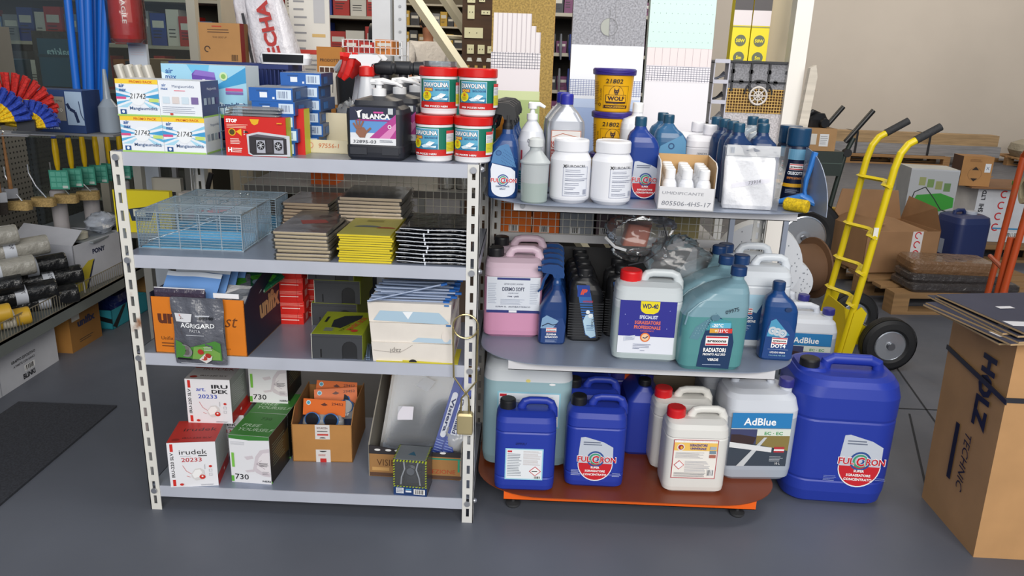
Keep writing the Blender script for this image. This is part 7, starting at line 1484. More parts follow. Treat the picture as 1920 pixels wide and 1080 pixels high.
    def hook(x0, x1, y_, z_, first=[None], lab=''):
        t = thing('display_hook', lab, 'hook', (0, 0, 0), 0, 'wire display hooks'); mb = MB(); mb.tube([(x0, y_, z_), (x1, y_, z_+.004), (x1+.03, y_-.002, z_+.03)], .0042, WR, 8); mb.build('rod', t); return t
    for k in range(5): hook(-2.72, -2.23+.045*k, 3.22+.13*k, .992-.008*k, lab='long wire display hook, %s of the upper row at the left' % ('nearest', 'second', 'third', 'fourth', 'farthest')[k])
    WDb = M('9a6f48', .6, 0, 'wood'); BR = M('2c2622', .8, 0, 'speck'); FE = M('b9bbc0', .25, .8)
    first = None
    for k in range(12):
        l = 'paint brush with wooden handle, %s hanging row, %s' % (('front', 'second', 'third')[k % 3], ('nearest', 'second', 'third', 'last')[k//3]); r_, c_ = k % 3, k//3
        loc = (-2.30-.06*c_-.015*r_, 3.20+.10*r_, .985)
        if first is None:
            t = thing('paint_brush', l, 'paint brush', loc, .6, 'hanging paint brushes'); mb = MB(); mb.tube([(0, 0, .012), (0, 0, -.05), (0, 0, -.14), (0, 0, -.24)], [.007, .009, .012, .016], WDb, 8, sq=.6); mb.build('handle', t)
            mb = MB(); mb.cbox((0, 0, -.262), (.05, .018, .045), FE); mb.build('ferrule', t, 0); mb = MB(); mb.vessel([(-.34, .044, .010, 0, .004), (-.285, .048, .016, 0, .005)], BR); mb.build('bristles', t); first = t
        else: dup(first, loc, .6+.05*r_, l)
    YH = HD('d6b013', .35); BH = HD('1f3f9a', .35); WH_ = HD('cfd2dc', .35); TC = M('3f9c86', .5)
    first = None; names = ('nearest', 'second', 'third', 'fourth', 'fifth', 'sixth', 'seventh', 'farthest')
    for k in range(8):
        loc = (-2.20+.012*k, 3.56+.092*k, .965-.004*k); l = 'yellow handled trowel in teal card, %s in the hanging row' % names[k]
        if first is None:
            t = thing('carded_trowel', l, 'trowel', loc, .15, 'yellow handled carded trowels'); mb = MB(); mb.tube([(0, 0, -.01), (0, 0, -.06), (0, 0, -.13), (0, 0, -.155)], [.011, .014, .012, .008], YH, 10); mb.build('handle', t)
            mb = MB(); mb.cbox((0, 0, .012), (.018, .012, .035), BH); mb.build('tip', t, 0)
            mb = MB(); mb.box(-.042, -.003, -.245, .042, .003, -.155, TC); d = Dec(mb, front(-.003))
            for i in range(3):
                for j in range(3): d.rect(-.036+i*.025, -.235+j*.026, .021, .020, '63b7a2'); d.o -= d.st
            d.o += d.st; d.rect(.012, -.24, .024, .012, 'c9d6d0'); mb.build('card', t, 0); first = t
        else: dup(first, loc, .15, l)
    for k in range(3):
        t = thing('carded_trowel', 'orange gripped scraper with pale handle tip, %s beside the yellow trowels' % ('left', 'middle', 'right')[k], 'scraper', (-2.08+.03*k, 4.06+.05*k, 1.0), .1, 'orange gripped scrapers'); mb = MB(); mb.tube([(0, 0, .04), (0, 0, -.02), (.01, 0, -.1)], [.010, .012, .012], WH_ if k != 2 else HD('d98a1c'), 10); mb.build('handle', t)
        mb = MB(); mb.tube([(.01, 0, -.09), (.012, 0, -.16)], [.013, .02], HD('b9702c', .4), 8); mb.build('grip', t)
    for k, (x_, y_, z_, w_) in enumerate(((-2.28, 3.66, .50, .07), (-2.20, 3.80, .49, .075), (-2.12, 3.98, .50, .06))):
        mb = MB(); mb.lathe([(w_*.45, 0), (w_*.5, .004), (w_*.5, .19), (w_*.42, .196)], M('b9b5b8', .2, 0, 'milky'), 24); tag(mb.build('clear_tube_pack', None), 'pale clear tube pack standing below the teal cards, %s' % ('left', 'middle', 'right')[k], 'tube pack', 'pale tube packs', (x_, y_, z_), 0)
    mb = MB(); mb.box(-2.45, 3.48, .482, -2.03, 4.15, .49, M('8b9298', .4, .1, 'paint_metal')); mb.box(-2.72, 3.6, .47, -2.45, 3.62, .49, M('8b9298', .4, .1)); tag(mb.build('tray_ledge', None, 0), 'pale grey tray ledge on the pegboard under the tube packs', 'ledge')
    for k, (x_, y_, z_, c, l) in enumerate(((-2.06, 3.92, .49, '4a8fc0', 'crumpled blue plastic bag on the tray ledge by the rack post'), (-2.10, 3.70, .49, 'aeb6c4', 'crumpled pale plastic bag on the tray ledge'), (-2.0+.0, 4.1, .49, '9fb6d6', 'pale blue plastic bag at the far end of the tray ledge'))):
        mb = MB(); film_blob(mb, (0, 0, .045), (.07, .09, .05), 20+k, M(c, .2, 0, 'crumple'), 20, 12, .3); tag(mb.build('plastic_bag', None, 60), l, 'plastic bag', None, (x_, y_, z_), 0)
    for k in range(2):
        mb = MB(); mb.lathe([(.04, 0), (.044, .003), (.044, .03), (.028, .032), (.028, .0)], M('c9c6b6' if k else '7fa6cc', .4), 26); tag(mb.build('tape_roll', None), ('blue white tape roll lying on the tray ledge', 'cream tape roll lying on the tray ledge')[k], 'tape roll', None, (-2.26+.13*k, 3.53, .491), 0)
    first = None
    for k in range(4):
        l = 'small wooden scraper block on an angled wire, %s of four' % ('nearest', 'second', 'third', 'farthest')[k]; loc = (-2.36+.05*k, 3.42+.09*k, .80)
        if first is None:
            t = thing('foam_block', l, 'paint pad', loc, 0, 'tan paint pads on angled wires'); mb = MB(); mb.vessel([(-.02, .10, .05, .06, .015, -.02), (.02, .10, .05, .06, .015, -.02)], M('a98f5c', .8, 0, 'speck')); o = mb.build('pad', t, 50); o.location = (0, 0, -.13); mb = MB(); mb.tube([(0, 0, .04), (0, 0, 0), (.03, -.01, -.06), (.08, -.02, -.12)], .0035, M('c3c5cc', .25, .8), 6); mb.build('wire', t); first = t
        else: dup(first, loc, .1*k, l)
    # broom heads and boxes above
    def broom(label, loc, rz, c, R=.10):
        t = thing('broom_head', label, 'broom head', loc, rz, None); mb = MB(); m1 = M(c, .8, 0, 'speck'); m2 = M('1f3a9a', .8, 0, 'speck')
        for k in range(26):
            a = pi*.05+k*pi*.9/25; p = lambda r: (r*cos(a), (k % 2)*.02, r*sin(a)*.95)
            mb.tube([p(.02), p(R*.62)], [.004, .010], m1, 6); mb.tube([p(R*.62), p(R)], [.010, .009], m1 if c != 'd9b313' else (m2 if k < 13 else m1), 6)
        mb.build('bristles', t); mb = MB(); mb.cbox((0, .01, .01), (.06, .05, .04), M('2a2c33', .5)); mb.build('block', t, 0); return t
    broom('yellow and blue fan broom head hanging at the left edge', (-1.83, 2.62, 1.12), .2, 'd9b313', .13); broom('red fan broom head behind the yellow and blue one', (-1.84, 2.74, 1.13), .2, 'b3201c', .16); broom('second yellow and blue broom head between the yellow and the red one', (-1.74, 2.68, 1.10), .1, 'd9b313', .10)
    mb = MB(); mb.tube([(-.1, 0, .0), (-.05, 0, .03), (.02, 0, .02), (.03, 0, -.02)], .014, M('c9cf1c', .6), 10); tag(mb.build('yellow_hose', None), 'short lime yellow hose end at the left edge below the broom heads', 'hose', None, (-1.83, 2.6, 1.12), 0)
    def uf(mb, W=.235, D=.10, H=.16):
        d = Dec(mb, front(-D/2)); d.rect(-W/2, 0, W, H, '2a4272'); d.rect(-W/2, H-.022, .09, .022, '3f8fd0'); d.text('Ufirma', -W/2+.045, H-.018, .013, 'eef2f8', w=.07, bold=.03); d.rect(-W/2+.0, .05, .09, H-.075, 'b5c0d6'); d.text('SET 4 PEZZI', -W/2+.04, H-.038, .008, '2a3a5c', w=.055); d.rect(-.025, .045, .065, H-.07, '8f8a80'); d.text('SET 4 PCS', .008, H-.045, .008, '3a3834', w=.045)
        d.rect(.045, .03, .07, H-.035, '9fb6d0'); d.curve([(.05, .11), (.06, .09), (.08, .08), (.09, .04)], .012, '1c2c50'); d.curve([(.10, .12), (.105, .07), (.115, .05)], .004, '3a4a6c'); d.text('Ufirma', -.02, .012, .012, 'cfd8ea', w=.06, bold=.02)
        for i in range(3): d.ring(-.01+i*.017, .085, .004, .006, 'e6e2d8', 8)
    t_ = carton('drill_set_box', 'blue boxed four piece set with white lettering on top of the pegboard', 'box', .235, .10, .16, (-1.805, 3.02, 1.055), -.12, '22345c', tc='4a5878', deco=uf, kind='', rough=.35)
    mb = MB(); mb.box(-1.985, 2.95, 1.046, -1.59, 3.48, 1.054, M('7a7c80', .5, .1)); 
    for x_ in (-1.61,): mb.box(x_, 3.45, 0, x_+.02, 3.47, 1.046, M('7a7c80', .5, .1))
    tag(mb.build('upper_ledge', None, 0), 'grey ledge carrying the blue boxed set at the left', 'ledge')
    mb = MB(); mb.box(-.03, -.01, 0, .03, .01, .14, M('b3201c', .5)); tag(mb.build('red_packet', None, 0), 'red packet standing just left of the stacked cartons', 'packet', None, (-1.66, 3.30, 1.046), 0)
    for k in range(2): mb = MB(); mb.box(-.012, -.02, 0, .012, .02, .13, HD('2a7f86')); tag(mb.build('teal_packet', None, 0), 'slim teal packet left of the red packet, %s one' % ('left', 'right')[k], 'packet', 'slim teal packets', (-1.72+.04*k, 3.3, 1.02), 0)
    # clear fluorescent tube sleeves
    for k in range(4):
        mb = MB(); mb.tube([(0, 0, 0), (-.07, .02, .24)], .017, M('c9c5ba', .2, 0, 'milky'), 12); d = Dec(mb, front(-.017)); 
        if k == 2: d.rect(-.03, .10, .015, .02, '8a8a3a')
        tag(mb.build('clear_sleeve', None), 'pale translucent sleeve leaning behind the stacked cartons, %s' % ('leftmost', 'second', 'third', 'rightmost')[k], 'sleeve', 'pale translucent sleeves', (-1.36+.032*k, 2.72, 1.08), 0)
    mb = MB(); mb.lathe([(.035, 0), (.038, .004), (.036, .10), (.015, .13), (.012, .16), (.006, .24)], M('8f9aa6', .2, 0, 'milky'), 20); tag(mb.build('clear_gun', None), 'grey translucent cartridge with nozzle left of the stacked cartons', 'cartridge', None, (-1.635, 3.02, 1.0545), 0)
    mb = MB()
    for k in range(7): mb.tube([(.0, 0, .0+.012*k), (.12, .0, -.02+.012*k)], .003, M('2a5fa0', .4), 5)
    tag(mb.build('blue_rake', None), 'blue plastic rake tines beside the pale sleeves', 'rake', None, (-1.70, 3.35, 1.049), 0)
    # blue poles
    first = None; offs = ((-1.95, 0), (-1.925, .02), (-1.90, .0), (-1.875, .03), (-1.85, .0), (-1.94, .05), (-1.91, .06))
    for k, (x_, dy) in enumerate(offs):
        l = 'bright blue broom pole, %s in the bundle by the shop glass' % ('leftmost', 'second', 'third', 'fourth', 'rightmost', 'rear left', 'rear right')[k]
        if first is None:
            mb = MB(); mb.tube([(0, 0, 0), (.04, 0, .85)], .0155, HD('1763c0', .35), 12); first = mb.build('blue_pole', None); tag(first, l, 'pole', 'bright blue pole bundle', (x_, 3.36+dy, 1.055)); first.rotation_euler = (0, -.02, 0)
        else: dup(first, (x_, 3.36+dy, 1.055), 0, l, rot=(0, (.0, .03, .05, .08, .10, .0, .06)[k], 0))
    # teal and blue extinguisher sleeve
    t = thing('fire_extinguisher', 'glossy red extinguisher shaped cylinder hanging in a clear sleeve', 'fire extinguisher', (-1.72, 3.4, 1.395), 0); mb = MB(); mb.lathe([(.05, 0), (.066, .014), (.068, .03), (.068, .40)], HD('b3140f', .18), 32); d = Dec(mb, cyl(.068), curved=True); d.text('FRAGILE', .018, .14, .016, 'e9d9d4', rot=-pi/2, w=.13, bold=.02); d.rect(.035, .08, .02, .2, 'c9564c'); mb.build('cylinder', t, 40)
    mb = MB(); mb.lathe([(.075, -.005), (.078, .1), (.078, .4)], M('f6f7f8', .12, 0, 'film', .25), 24, c0=False, c1=False); mb.build('sleeve', t, 60)
    mb = MB(); mb.box(-1.80, 3.37, 0, -1.72, 3.39, 1.55, M('c3ccd8', .4)); d = Dec(mb, front(3.37)); d.rect(-1.80, 1.0, .08, .26, '2a56a0'); d.lines(-1.79, 1.40, .06, .06, 6, 'c9c3cc', .3); tag(mb.build('leaflet_strip', None, 0), 'tall pale and blue leaflet strip behind the red cylinder', 'leaflet strip').location = (.03, .12, 0)
left_goods()
# ---------------------------------------------------------------- the shop interior
def shop():
    AL = M('c9c3b2', .4, .3)
    # glass front with pale mullions
    G = M('e8eeec', .04, 0, 'pane', .2)
    mb = MB(); mb.box(-4.6, 4.195, .1, -1.80, 4.2, 3.2, G); struct(mb, 'window_1')
    for k, x_ in enumerate((-4.6, -3.4, -2.35, -1.79)):
        mb = MB(); mb.box(x_, 4.17, 0, x_+.045, 4.22, 3.3, AL); struct(mb, 'trim_%d' % (k+2))
    mb = MB(); mb.box(-4.6, 4.17, 3.2, -1.75, 4.22, 3.3, AL); mb.box(-4.6, 4.17, 0, -1.75, 4.22, .1, AL); struct(mb, 'trim_6')
    # steel pillar
    mb = MB(); P = M('d3d6da', .45, .1, 'paint_metal'); mb.box(-.79, 3.98, 0, -.70, 4.0, 3.7, P); mb.box(-.79, 4.0, 0, -.775, 4.12, 3.7, P); mb.box(-.715, 4.0, 0, -.70, 4.12, 3.7, P); mb.box(-.69, 4.03, 0, -.63, 4.05, 3.7, P)
    for k in range(14): mb.lathe([(.007, -.004), (.007, 0)], M('8f9296', .4, .6), 8, (-.66, 4.03, .95+k*.06), 'y')
    struct(mb, 'trim_7')
    rnd = random.Random(21)
    # shelf bays
    def bay(label, x0, x1, y, levels, d=.35, back='4a4238'):
        t = thing('store_shelf', label, 'shelving unit'); S = M('b9b2a2', .5, .1, 'paint_metal')
        mb = MB(); mb.box(x0, y+d, 0, x1, y+d+.02, 2.3, M(back, .7)); mb.build('back_panel', t, 0)
        for z_ in levels: mb = MB(); mb.box(x0, y, z_-.02, x1, y+d, z_, S); mb.build('shelf', t, 0)
        for x_ in (x0-.02, x1): mb = MB(); mb.box(x_, y, 0, x_+.02, y+d+.02, 2.3, S); mb.build('side', t, 0)
    def fill(x0, x1, y, z, cols, hs, w, kind, label, cat, group, wj=.3, txt=False):
        x_ = x0; k = 0; cache = {}
        while x_ < x1-w*.6:
            ww = w*(1+rnd.uniform(-wj, wj)); 
            if x_+ww > x1: break
            c = cols[k % len(cols)]; h = rnd.uniform(*hs); key = (c)
            nm_ = CN[c]; cache[c] = cache.get(c, -1)+1; l = '%s %s, %s %s one' % (nm_, label, OW[cache[c]], nm_)
            mb = MB(); mb.box(-ww/2, 0, 0, ww/2, .16, h, M(c, .5)); d = Dec(mb, front(0)); d.rect(-ww*.38, h*.55, ww*.76, h*.22, 'd9d6cc'); d.lines(-ww*.36, h*.5, ww*.6, h*.3, 3, '2c2a2a', .3)
            o = mb.build(kind, None, 0); tag(o, l, cat, group, (x_+ww/2, y+.02+rnd.uniform(0, .04), z+.0005), rnd.uniform(-.04, .04)); x_ += ww+.006; k += 1
    OW = ('first', 'second', 'third', 'fourth', 'fifth', 'sixth', 'seventh', 'eighth', 'ninth', 'tenth', 'eleventh', 'twelfth')
    CN = {'b32a22': 'red', '243f8f': 'blue', 'd8d4ca': 'white', 'c9772c': 'orange', '3a3c42': 'black', 'c9a23a': 'yellow', '5a7fae': 'pale blue', '7a3f6a': 'purple', 'a98a5a': 'brown', '4a8a5a': 'green', '8a8c90': 'grey'}
    bay('shop shelving seen through the glass at the upper left', -4.3, -1.95, 5.0, (.4, .8, 1.1, 1.38, 1.66, 1.95))
    for z_, cols, g in ((1.38, ('8a8c90', '243f8f', 'd8d4ca', 'b32a22', '5a7fae'), 'lower visible row'), (1.66, ('c9772c', 'b32a22', 'c9a23a', '7a3f6a', 'c9772c', 'd8d4ca'), 'upper row'), (1.10, ('b32a22', 'c9772c', '3a3c42', 'd8d4ca'), 'lowest row')): fill(-4.2, -2.0, 5.0, z_, cols, (.14, .22), .085, 'store_packet', 'packet behind the shop glass, %s' % g, 'packet', 'packets behind the glass, %s' % g)
    bay('shop shelving with red and blue stock left of the steel pillar', -2.0, -1.0, 5.6, (.4, .8, 1.1, 1.36, 1.62, 1.9))
    for z_, cols, g in ((1.36, ('b32a22', 'd8d4ca', 'b32a22', '243f8f'), 'lower row'), (1.62, ('243f8f', 'b32a22', 'd8d4ca', 'b32a22'), 'upper row'), (1.10, ('5a7fae', 'b32a22', '243f8f'), 'lowest row')): fill(-1.95, -1.02, 5.6, z_, cols, (.15, .22), .11, 'store_carton', 'carton beside the steel pillar, %s' % g, 'carton', 'shop cartons, %s' % g)
    bay('dark shop shelving seen between the left and middle sample panels', -.30, .80, 4.9, (.5, .8, 1.0, 1.2, 1.42, 1.65, 1.9), back='2a2622')
    for z_ in (1.0, 1.2, 1.42, 1.65, .8): fill(-.25, .78, 4.9, z_, ('3a3c42', '3a3c42', 'a98a5a', '3a3c42', '8a8c90', '3a3c42', '7a3f6a'), (.06, .15), .06, 'tool_box', 'small box on dark shelving, %s row' % {1.0: 'third', 1.2: 'fourth', 1.42: 'fifth', 1.65: 'top', .8: 'second'}[z_], 'small box', 'small boxes on the dark shelving, %.2f' % z_)
    bay('pale shop shelving behind the person', -1.9, -.1, 9.8, (.5, .9, 1.2, 1.45, 1.7, 1.95), back='6a6252')
    for z_ in (1.2, 1.45, 1.7, .9): fill(-1.85, -.15, 9.8, z_, ('a98a5a', 'd8d4ca', '8a8c90', 'c9a23a', '3a3c42'), (.10, .2), .09, 'store_carton', 'carton behind the person, %s row' % {1.2: 'second', 1.45: 'third', 1.7: 'top', .9: 'lowest'}[z_], 'carton', 'cartons behind the person %.1f' % z_)
    # makita style boxes behind glass (seen mirrored)
    for k, (x_, y_, z_, w) in enumerate(((-2.62, 4.45, 1.14, .30), (-3.1, 4.42, 1.02, .34))):
        mb = MB(); TB = M('14506a', .4); mb.box(-w/2, 0, 0, w/2, .2, .26, TB); mb.box(-w/2-.004, -.004, .16, w/2+.004, 0, .175, M('0f3c50', .4)); d = Dec(mb, front(0)); d.text('makita', -.02, .17, .042, '9fc3cc', mirror=True, shear=.2, w=.16, bold=.02); tag(mb.build('tool_case', None, 0), ('dark teal tool case with mirrored white lettering behind the glass', 'lower dark teal tool case at the left edge behind the glass')[k], 'tool case', None, (x_, y_, z_), 0)
    mb = MB(); mb.box(-3.6, 4.35, 1.00, -2.3, 4.75, 1.019, M('5a5a58', .5)); mb.box(-3.5, 4.5, 0, -3.46, 4.54, 1.0, M('5a5a58', .5)); mb.box(-2.4, 4.5, 0, -2.36, 4.54, 1.0, M('5a5a58', .5)); tag(mb.build('counter', None, 0), 'dark counter behind the shop glass carrying the tool cases', 'counter')
    carton('dark_bag', 'black upright bag behind the glass above the tool cases', 'bag', .22, .14, .42, (-2.75, 4.62, 1.02), .1, '1b1a1c', kind='crumple')
    def hk(mb, W=.4, D=.1, H=.1): d = Dec(mb, front(-D/2)); d.text('OUR HANDS', 0, .03, .035, 'b9a98a', bold=.03, w=.3)
    carton('dark_sign_box', 'dark brown box with pale capital lettering at the top left corner', 'box', .4, .1, .1, (-2.93, 4.35, 1.62), 0, '33221c', deco=hk, kind='')
    mb = MB(); mb.box(-3.2, 4.33, 1.60, -2.5, 4.45, 1.619, M('3a3836', .5)); mb.box(-3.19, 4.34, 1.02, -3.17, 4.36, 1.6, M('3a3836', .5)); mb.box(-2.53, 4.34, 1.02, -2.51, 4.36, 1.6, M('3a3836', .5)); tag(mb.build('sign_ledge', None, 0), 'thin dark ledge under the lettered sign box', 'ledge')
    carton('green_packet', 'bright green packet behind the glass at the left edge', 'packet', .12, .05, .06, (-2.62-.45, 4.30, 1.30), .1, '4a9a2c', kind='')
    mb = MB(); mb.box(-3.2, 4.26, 1.28, -2.95, 4.36, 1.299, M('8a8a80', .5)); tag(mb.build('small_ledge', None, 0), 'small pale ledge under the green packet behind the glass', 'ledge')
    # second glass bay contents
    carton('brown_carton', 'brown carton seen behind the second glass pane beside the red cylinder', 'carton', .30, .2, .26, (-2.02, 4.55, 1.05), 0, '8a6a48', deco=lambda mb: (lambda d: (d.rect(-.06, .10, .13, .15, 'c9bfa6'), d.rect(-.02, .13, .07, .06, 'b5aa92')))(Dec(mb, front(-.1))))
    # counter in front of the shop carrying the things left of the pillar
    t = thing('sales_table', 'long table behind the rack carrying cartons, white bags and poster', 'table'); mb = MB(); S = M('8a8a86', .5, .1, 'paint_metal'); mb.box(-1.72, 3.25, 1.02, -.5, 3.85, 1.045, S); mb.build('tabletop', t, 0)
    for x_ in (-1.70, -.54):
        for y_ in (3.28, 3.78): mb = MB(); mb.box(x_, y_, 0, x_+.035, y_+.035, 1.02, S); mb.build('leg', t, 0)
    z = 1.0455
    mb = MB(); mb.box(-1.48, 3.3, 1.045, -1.16, 3.52, 1.31, M('4a4a4c', .6, 0, 'plastic')); tag(mb.build('grey_box', None, 0), 'grey storage box under the brown carton behind the blue crate', 'box')
    def bc(mb, W=.175, D=.09, H=.175):
        d = Dec(mb, front(-D/2)); d.lines(-.03, H-.010, .05, .008, 1, 'b3442c', .6); d.lines(-.05, H-.022, .10, .02, 2, '6a4a30', .35); d.text('THIS SIDE UP', .0, .115, .007, '6a4a30', w=.06); d.ring(-.055, .07, .009, .013, '3a2a22', 14, 0, 5); d.bars(.045, .025, .03, .025, '5a4028', 8, False); d.frame(-.0, .0, .08, .010, .0015, '5a4028')
        d = Dec(mb, right(W/2)); d.rect(-D/2, 0, D*.5, H, 'a8261c')
    carton('brown_carton', 'brown carton with small red heading on the grey box behind the blue crate', 'carton', .175, .09, .175, (-1.30, 3.38, 1.3105), -.02, 'b58550', deco=bc)
    # white bags
    def bag(label, loc, rz, lean, txt):
        t = thing('white_sack', label, 'sack', loc, rz, None); t.rotation_euler = (0, lean, rz); mb = MB(); WBg = M('d9d6dc', .35, 0, 'crumple'); mb.vessel([(0, .16, .09, 0, .03), (.05, .19, .12, 0, .04), (.35, .18, .12, 0, .04), (.55, .15, .06, 0, .02), (.6, .13, .02, 0, .01)], WBg, n=6); mb.build('sack_body', t, 60)
        mb = MB(); d = Dec(mb, front(-.061)); 
        if txt: d.text('ECHA', .03, .43, .05, 'b3302c', rot=pi/2, w=.22, bold=.04); d.ell(.02, .09, .045, .06, '5a5f68', 20); d.curve([(.02, .04), (.06, .16)], .008, 'd9d6dc'); d.curve([(.0, .04), (.04, .16)], .006, 'd9d6dc')
        else: d.curve([(-.05, .05), (-.03, .5)], .012, '33343a'); d.rect(-.01, .3, .05, .015, 'c8443c')
        mb.build('print', t, 0)
    bag('big white plastic sack with red lettering leaning behind the crate', (-.99, 3.34, z), .0, -.22, True); bag('white plastic sack with black stripe leaning left of the lettered sack', (-1.10, 3.48, z), 0, -.2, False)
    mb = MB(); mb.box(-.09, 0, 0, .09, .012, .62, M('d6d3cc', .6)); d = Dec(mb, front(0)); d.lines(-.07, .60, .06, .30, 9, '8f8f92', .25); d.rect(.02, .46, .05, .10, 'b5b5b8'); d.rect(.01, .40, .06, .014, 'c9a86a'); d.rect(-.09, .325, .17, .02, 'c23a30'); d.lines(-.07, .31, .12, .12, 6, '9a9a9e', .3); tag(mb.build('poster_board', None, 0), 'white notice board with small print and a red band behind the white sack', 'poster', None, (-1.0, 3.62, z), 0)
    mb = MB(); mb.box(-.055, 0, 0, .055, .06, .36, M('b3762c', .6, 0, 'card')); d = Dec(mb, front(0)); d.rect(-.045, .12, .09, .16, 'dcd6cc')
    for i in range(4): d.rect(-.043+i*.022, .255, .018, .02, '4a2a1c'); d.curve([(-.035+i*.022, .17), (-.032+i*.022, .22)], .003, '2a2a2e')
    d.text('PRODOTTI', 0, .30, .012, '5a3a1c', w=.08, bold=.02); tag(mb.build('display_carton', None, 0), 'mustard brown display carton with tool pictures behind the flat blue boxes', 'carton', None, (-.865, 3.42, z), 0)
    # black hood machine and wire basket
    t = thing('black_machine', 'black plastic machine with pale handle behind the trigger sprayers', 'machine', (-.69, 3.38, z), 0); mb = MB(); mb.vessel([(0, .22, .25, 0, .04), (.24, .24, .27, 0, .05), (.29, .20, .22, 0, .05), (.31, .14, .15, 0, .04)], HD('1a1b1e', .3)); mb.build('housing', t, 50); mb = MB(); mb.tube([(-.11, -.12, .27), (-.06, -.14, .33), (.06, -.14, .33), (.11, -.12, .27)], .012, M('c9ccd2', .3, .5), 8); mb.build('handle', t)
    t = thing('wire_tray', 'white wire tray heaped with red packs above the black machine', 'wire tray', (-.70, 3.62, 1.38), 0); mb = MB(); W_ = M('e6e6e8', .4)
    for k in range(12): mb.cbox((-.13+k*.0236, -.1, .03), (.003, .003, .06), W_)
    for z_ in (0, .03, .06): mb.cbox((0, -.1, z_), (.27, .003, .003), W_)
    for x_ in (-.13, .13): mb.box(x_-.003, -.1, -.335, x_+.003, -.09, .06, W_); mb.box(x_-.003, .08, -.335, x_+.003, .09, .06, W_)
    mb.box(-.13, -.1, -.003, .13, .09, 0, W_); mb.build('tray_wires', t, 0)
    fill(-.83, -.57, 3.53, 1.3805, ('b32a22', 'b32a22', 'c9772c'), (.05, .075), .06, 'red_pack', 'pack in the white wire tray', 'packet', 'packs in the wire tray')
    for k in range(2): mb = MB(); mb.lathe([(.035, -.03), (.075, -.03), (.08, 0), (.075, .03), (.035, .03)], M('232326', .6), 32, (0, 0, 0), 'x'); tag(mb.build('black_reel', None, 40), 'black ribbed reel left of the steel pillar, %s one' % ('upper', 'lower')[k], 'reel', 'black ribbed reels', (-.83, 4.3, 1.46-.165*k), 0)
    mb = MB(); mb.box(-.9, 4.2, 0, -.76, 4.4, 1.214, M('3a3a3c', .6)); tag(mb.build('dark_cabinet', None, 0), 'dark cabinet under the black ribbed reels', 'cabinet')
    # goods seen under the top rack shelf at the left
    t = thing('low_table', 'low grey table behind the left end of the rack', 'table'); mb = MB(); mb.box(-1.68, 3.15, .60, -1.2, 3.6, .62, S); mb.build('tabletop', t, 0)
    for x_ in (-1.66, -1.24): mb = MB(); mb.box(x_, 3.55, 0, x_+.03, 3.58, .6, S); mb.build('leg', t, 0)
    mb = MB(); mb.box(-.12, 0, 0, .12, .03, .18, M('d9c81c', .5)); d = Dec(mb, front(0)); d.poly([(-.06, .10), (.06, .12), (.03, .05), (-.05, .05)], '23344a'); d.rect(-.04, .07, .05, .03, 'cfd2c0'); tag(mb.build('yellow_sheet', None, 0), 'bright yellow packet with navy emblem seen through the wire cages', 'packet', None, (-1.62, 3.17, .6205), 0)
    carton('white_packet', 'white crumpled packet with a red strip behind the wire cages', 'packet', .26, .08, .16, (-1.37, 3.3, .6205), .1, 'b9b2ae', kind='crumple', deco=lambda mb: Dec(mb, front(-.04)).poly([(-.10, .05), (.10, .09), (.12, .12), (-.09, .08)], 'c8261c'))
    carton('pale_packet', 'pale grey carded packet left of the yellow packet', 'packet', .13, .03, .2, (-1.61, 3.4, .6205), 0, 'a9a69c', kind='', deco=lambda mb: Dec(mb, front(-.015)).rect(-.04, .12, .08, .02, '2c2c30'))
    mb = MB(); mb.tube([(0, 0, 0), (.07, 0, .22)], .012, HD('1b1c20'), 8); tag(mb.build('black_bar', None), 'slanting black bar behind the wire cages', 'bar', None, (-1.50, 3.45, .6205), 0)
    # aluminium ladders
    t = thing('aluminium_ladder', 'aluminium ladder leaning diagonally in front of the person', 'ladder', (0, 0, 0)); LA = M('dcd2b4', .4, .35)
    A = (-.60, 4.05, 1.66); 
    def rail(x_top, z_top, x_bot, z_bot, y_):
        k = (2.5-z_bot)/(z_top-z_bot); mb = MB(); xt = x_bot+(x_top-x_bot)*k; k0 = (0-z_bot)/(z_top-z_bot); xb = x_bot+(x_top-x_bot)*k0
        mb.tube([(xb, y_, 0.02), (xt, y_, 2.5)], .030, LA, 4, sq=.5); mb.build('rail', t, 20); return (lambda z_: xb+(xt-xb)*z_/2.5)
    f1 = rail(-.60, 1.655, -.352, 1.317, 4.05); f2 = rail(-.467, 1.657, -.30, 1.43, 4.40)
    for k in range(9): zz = .2+k*.255; mb = MB(); mb.tube([(f1(zz), 4.06, zz), (f2(zz), 4.39, zz)], .013, LA, 6); mb.build('rung', t)
    # person in the shop
    t = thing('person', 'person with short dark hair in a white t-shirt standing inside the shop, back turned', 'person', (-1.159, 9.0, .0), .5); t.scale = (1.075,)*3
    SKN = M('a8745a', .6)
    def skinned(name, pts, edges, rad, mat, root, lv=2, parent=t):
        me = bpy.data.meshes.new(name); me.from_pydata(pts, edges, []); me.materials.append(mat); o = bpy.data.objects.new(name, me); COL.objects.link(o); o.parent = parent
        s = o.modifiers.new('skin', 'SKIN'); s.use_smooth_shade = True
        for i, v in enumerate(me.skin_vertices[0].data): v.radius = rad[i] if isinstance(rad[i], tuple) else (rad[i], rad[i]); v.use_root = (i == root)
        b = o.modifiers.new('sub', 'SUBSURF'); b.levels = lv; b.render_levels = lv; return o
    P_ = [(0, 0, .90), (0, 0, 1.10), (0, 0, 1.28), (0, .0, 1.38), (0, .0, 1.44), (0, -.01, 1.52), (0, -.01, 1.59), (.10, 0, .86), (.11, 0, .48), (.11, .02, .08), (.11, -.12, .04), (-.10, 0, .86), (-.11, 0, .48), (-.11, .02, .08), (-.11, -.12, .04), (.17, 0, 1.33), (.24, .0, 1.08), (.20, -.16, .95), (.17, -.22, .93), (-.17, 0, 1.33), (-.24, .0, 1.08), (-.20, -.16, .95), (-.17, -.22, .93)]
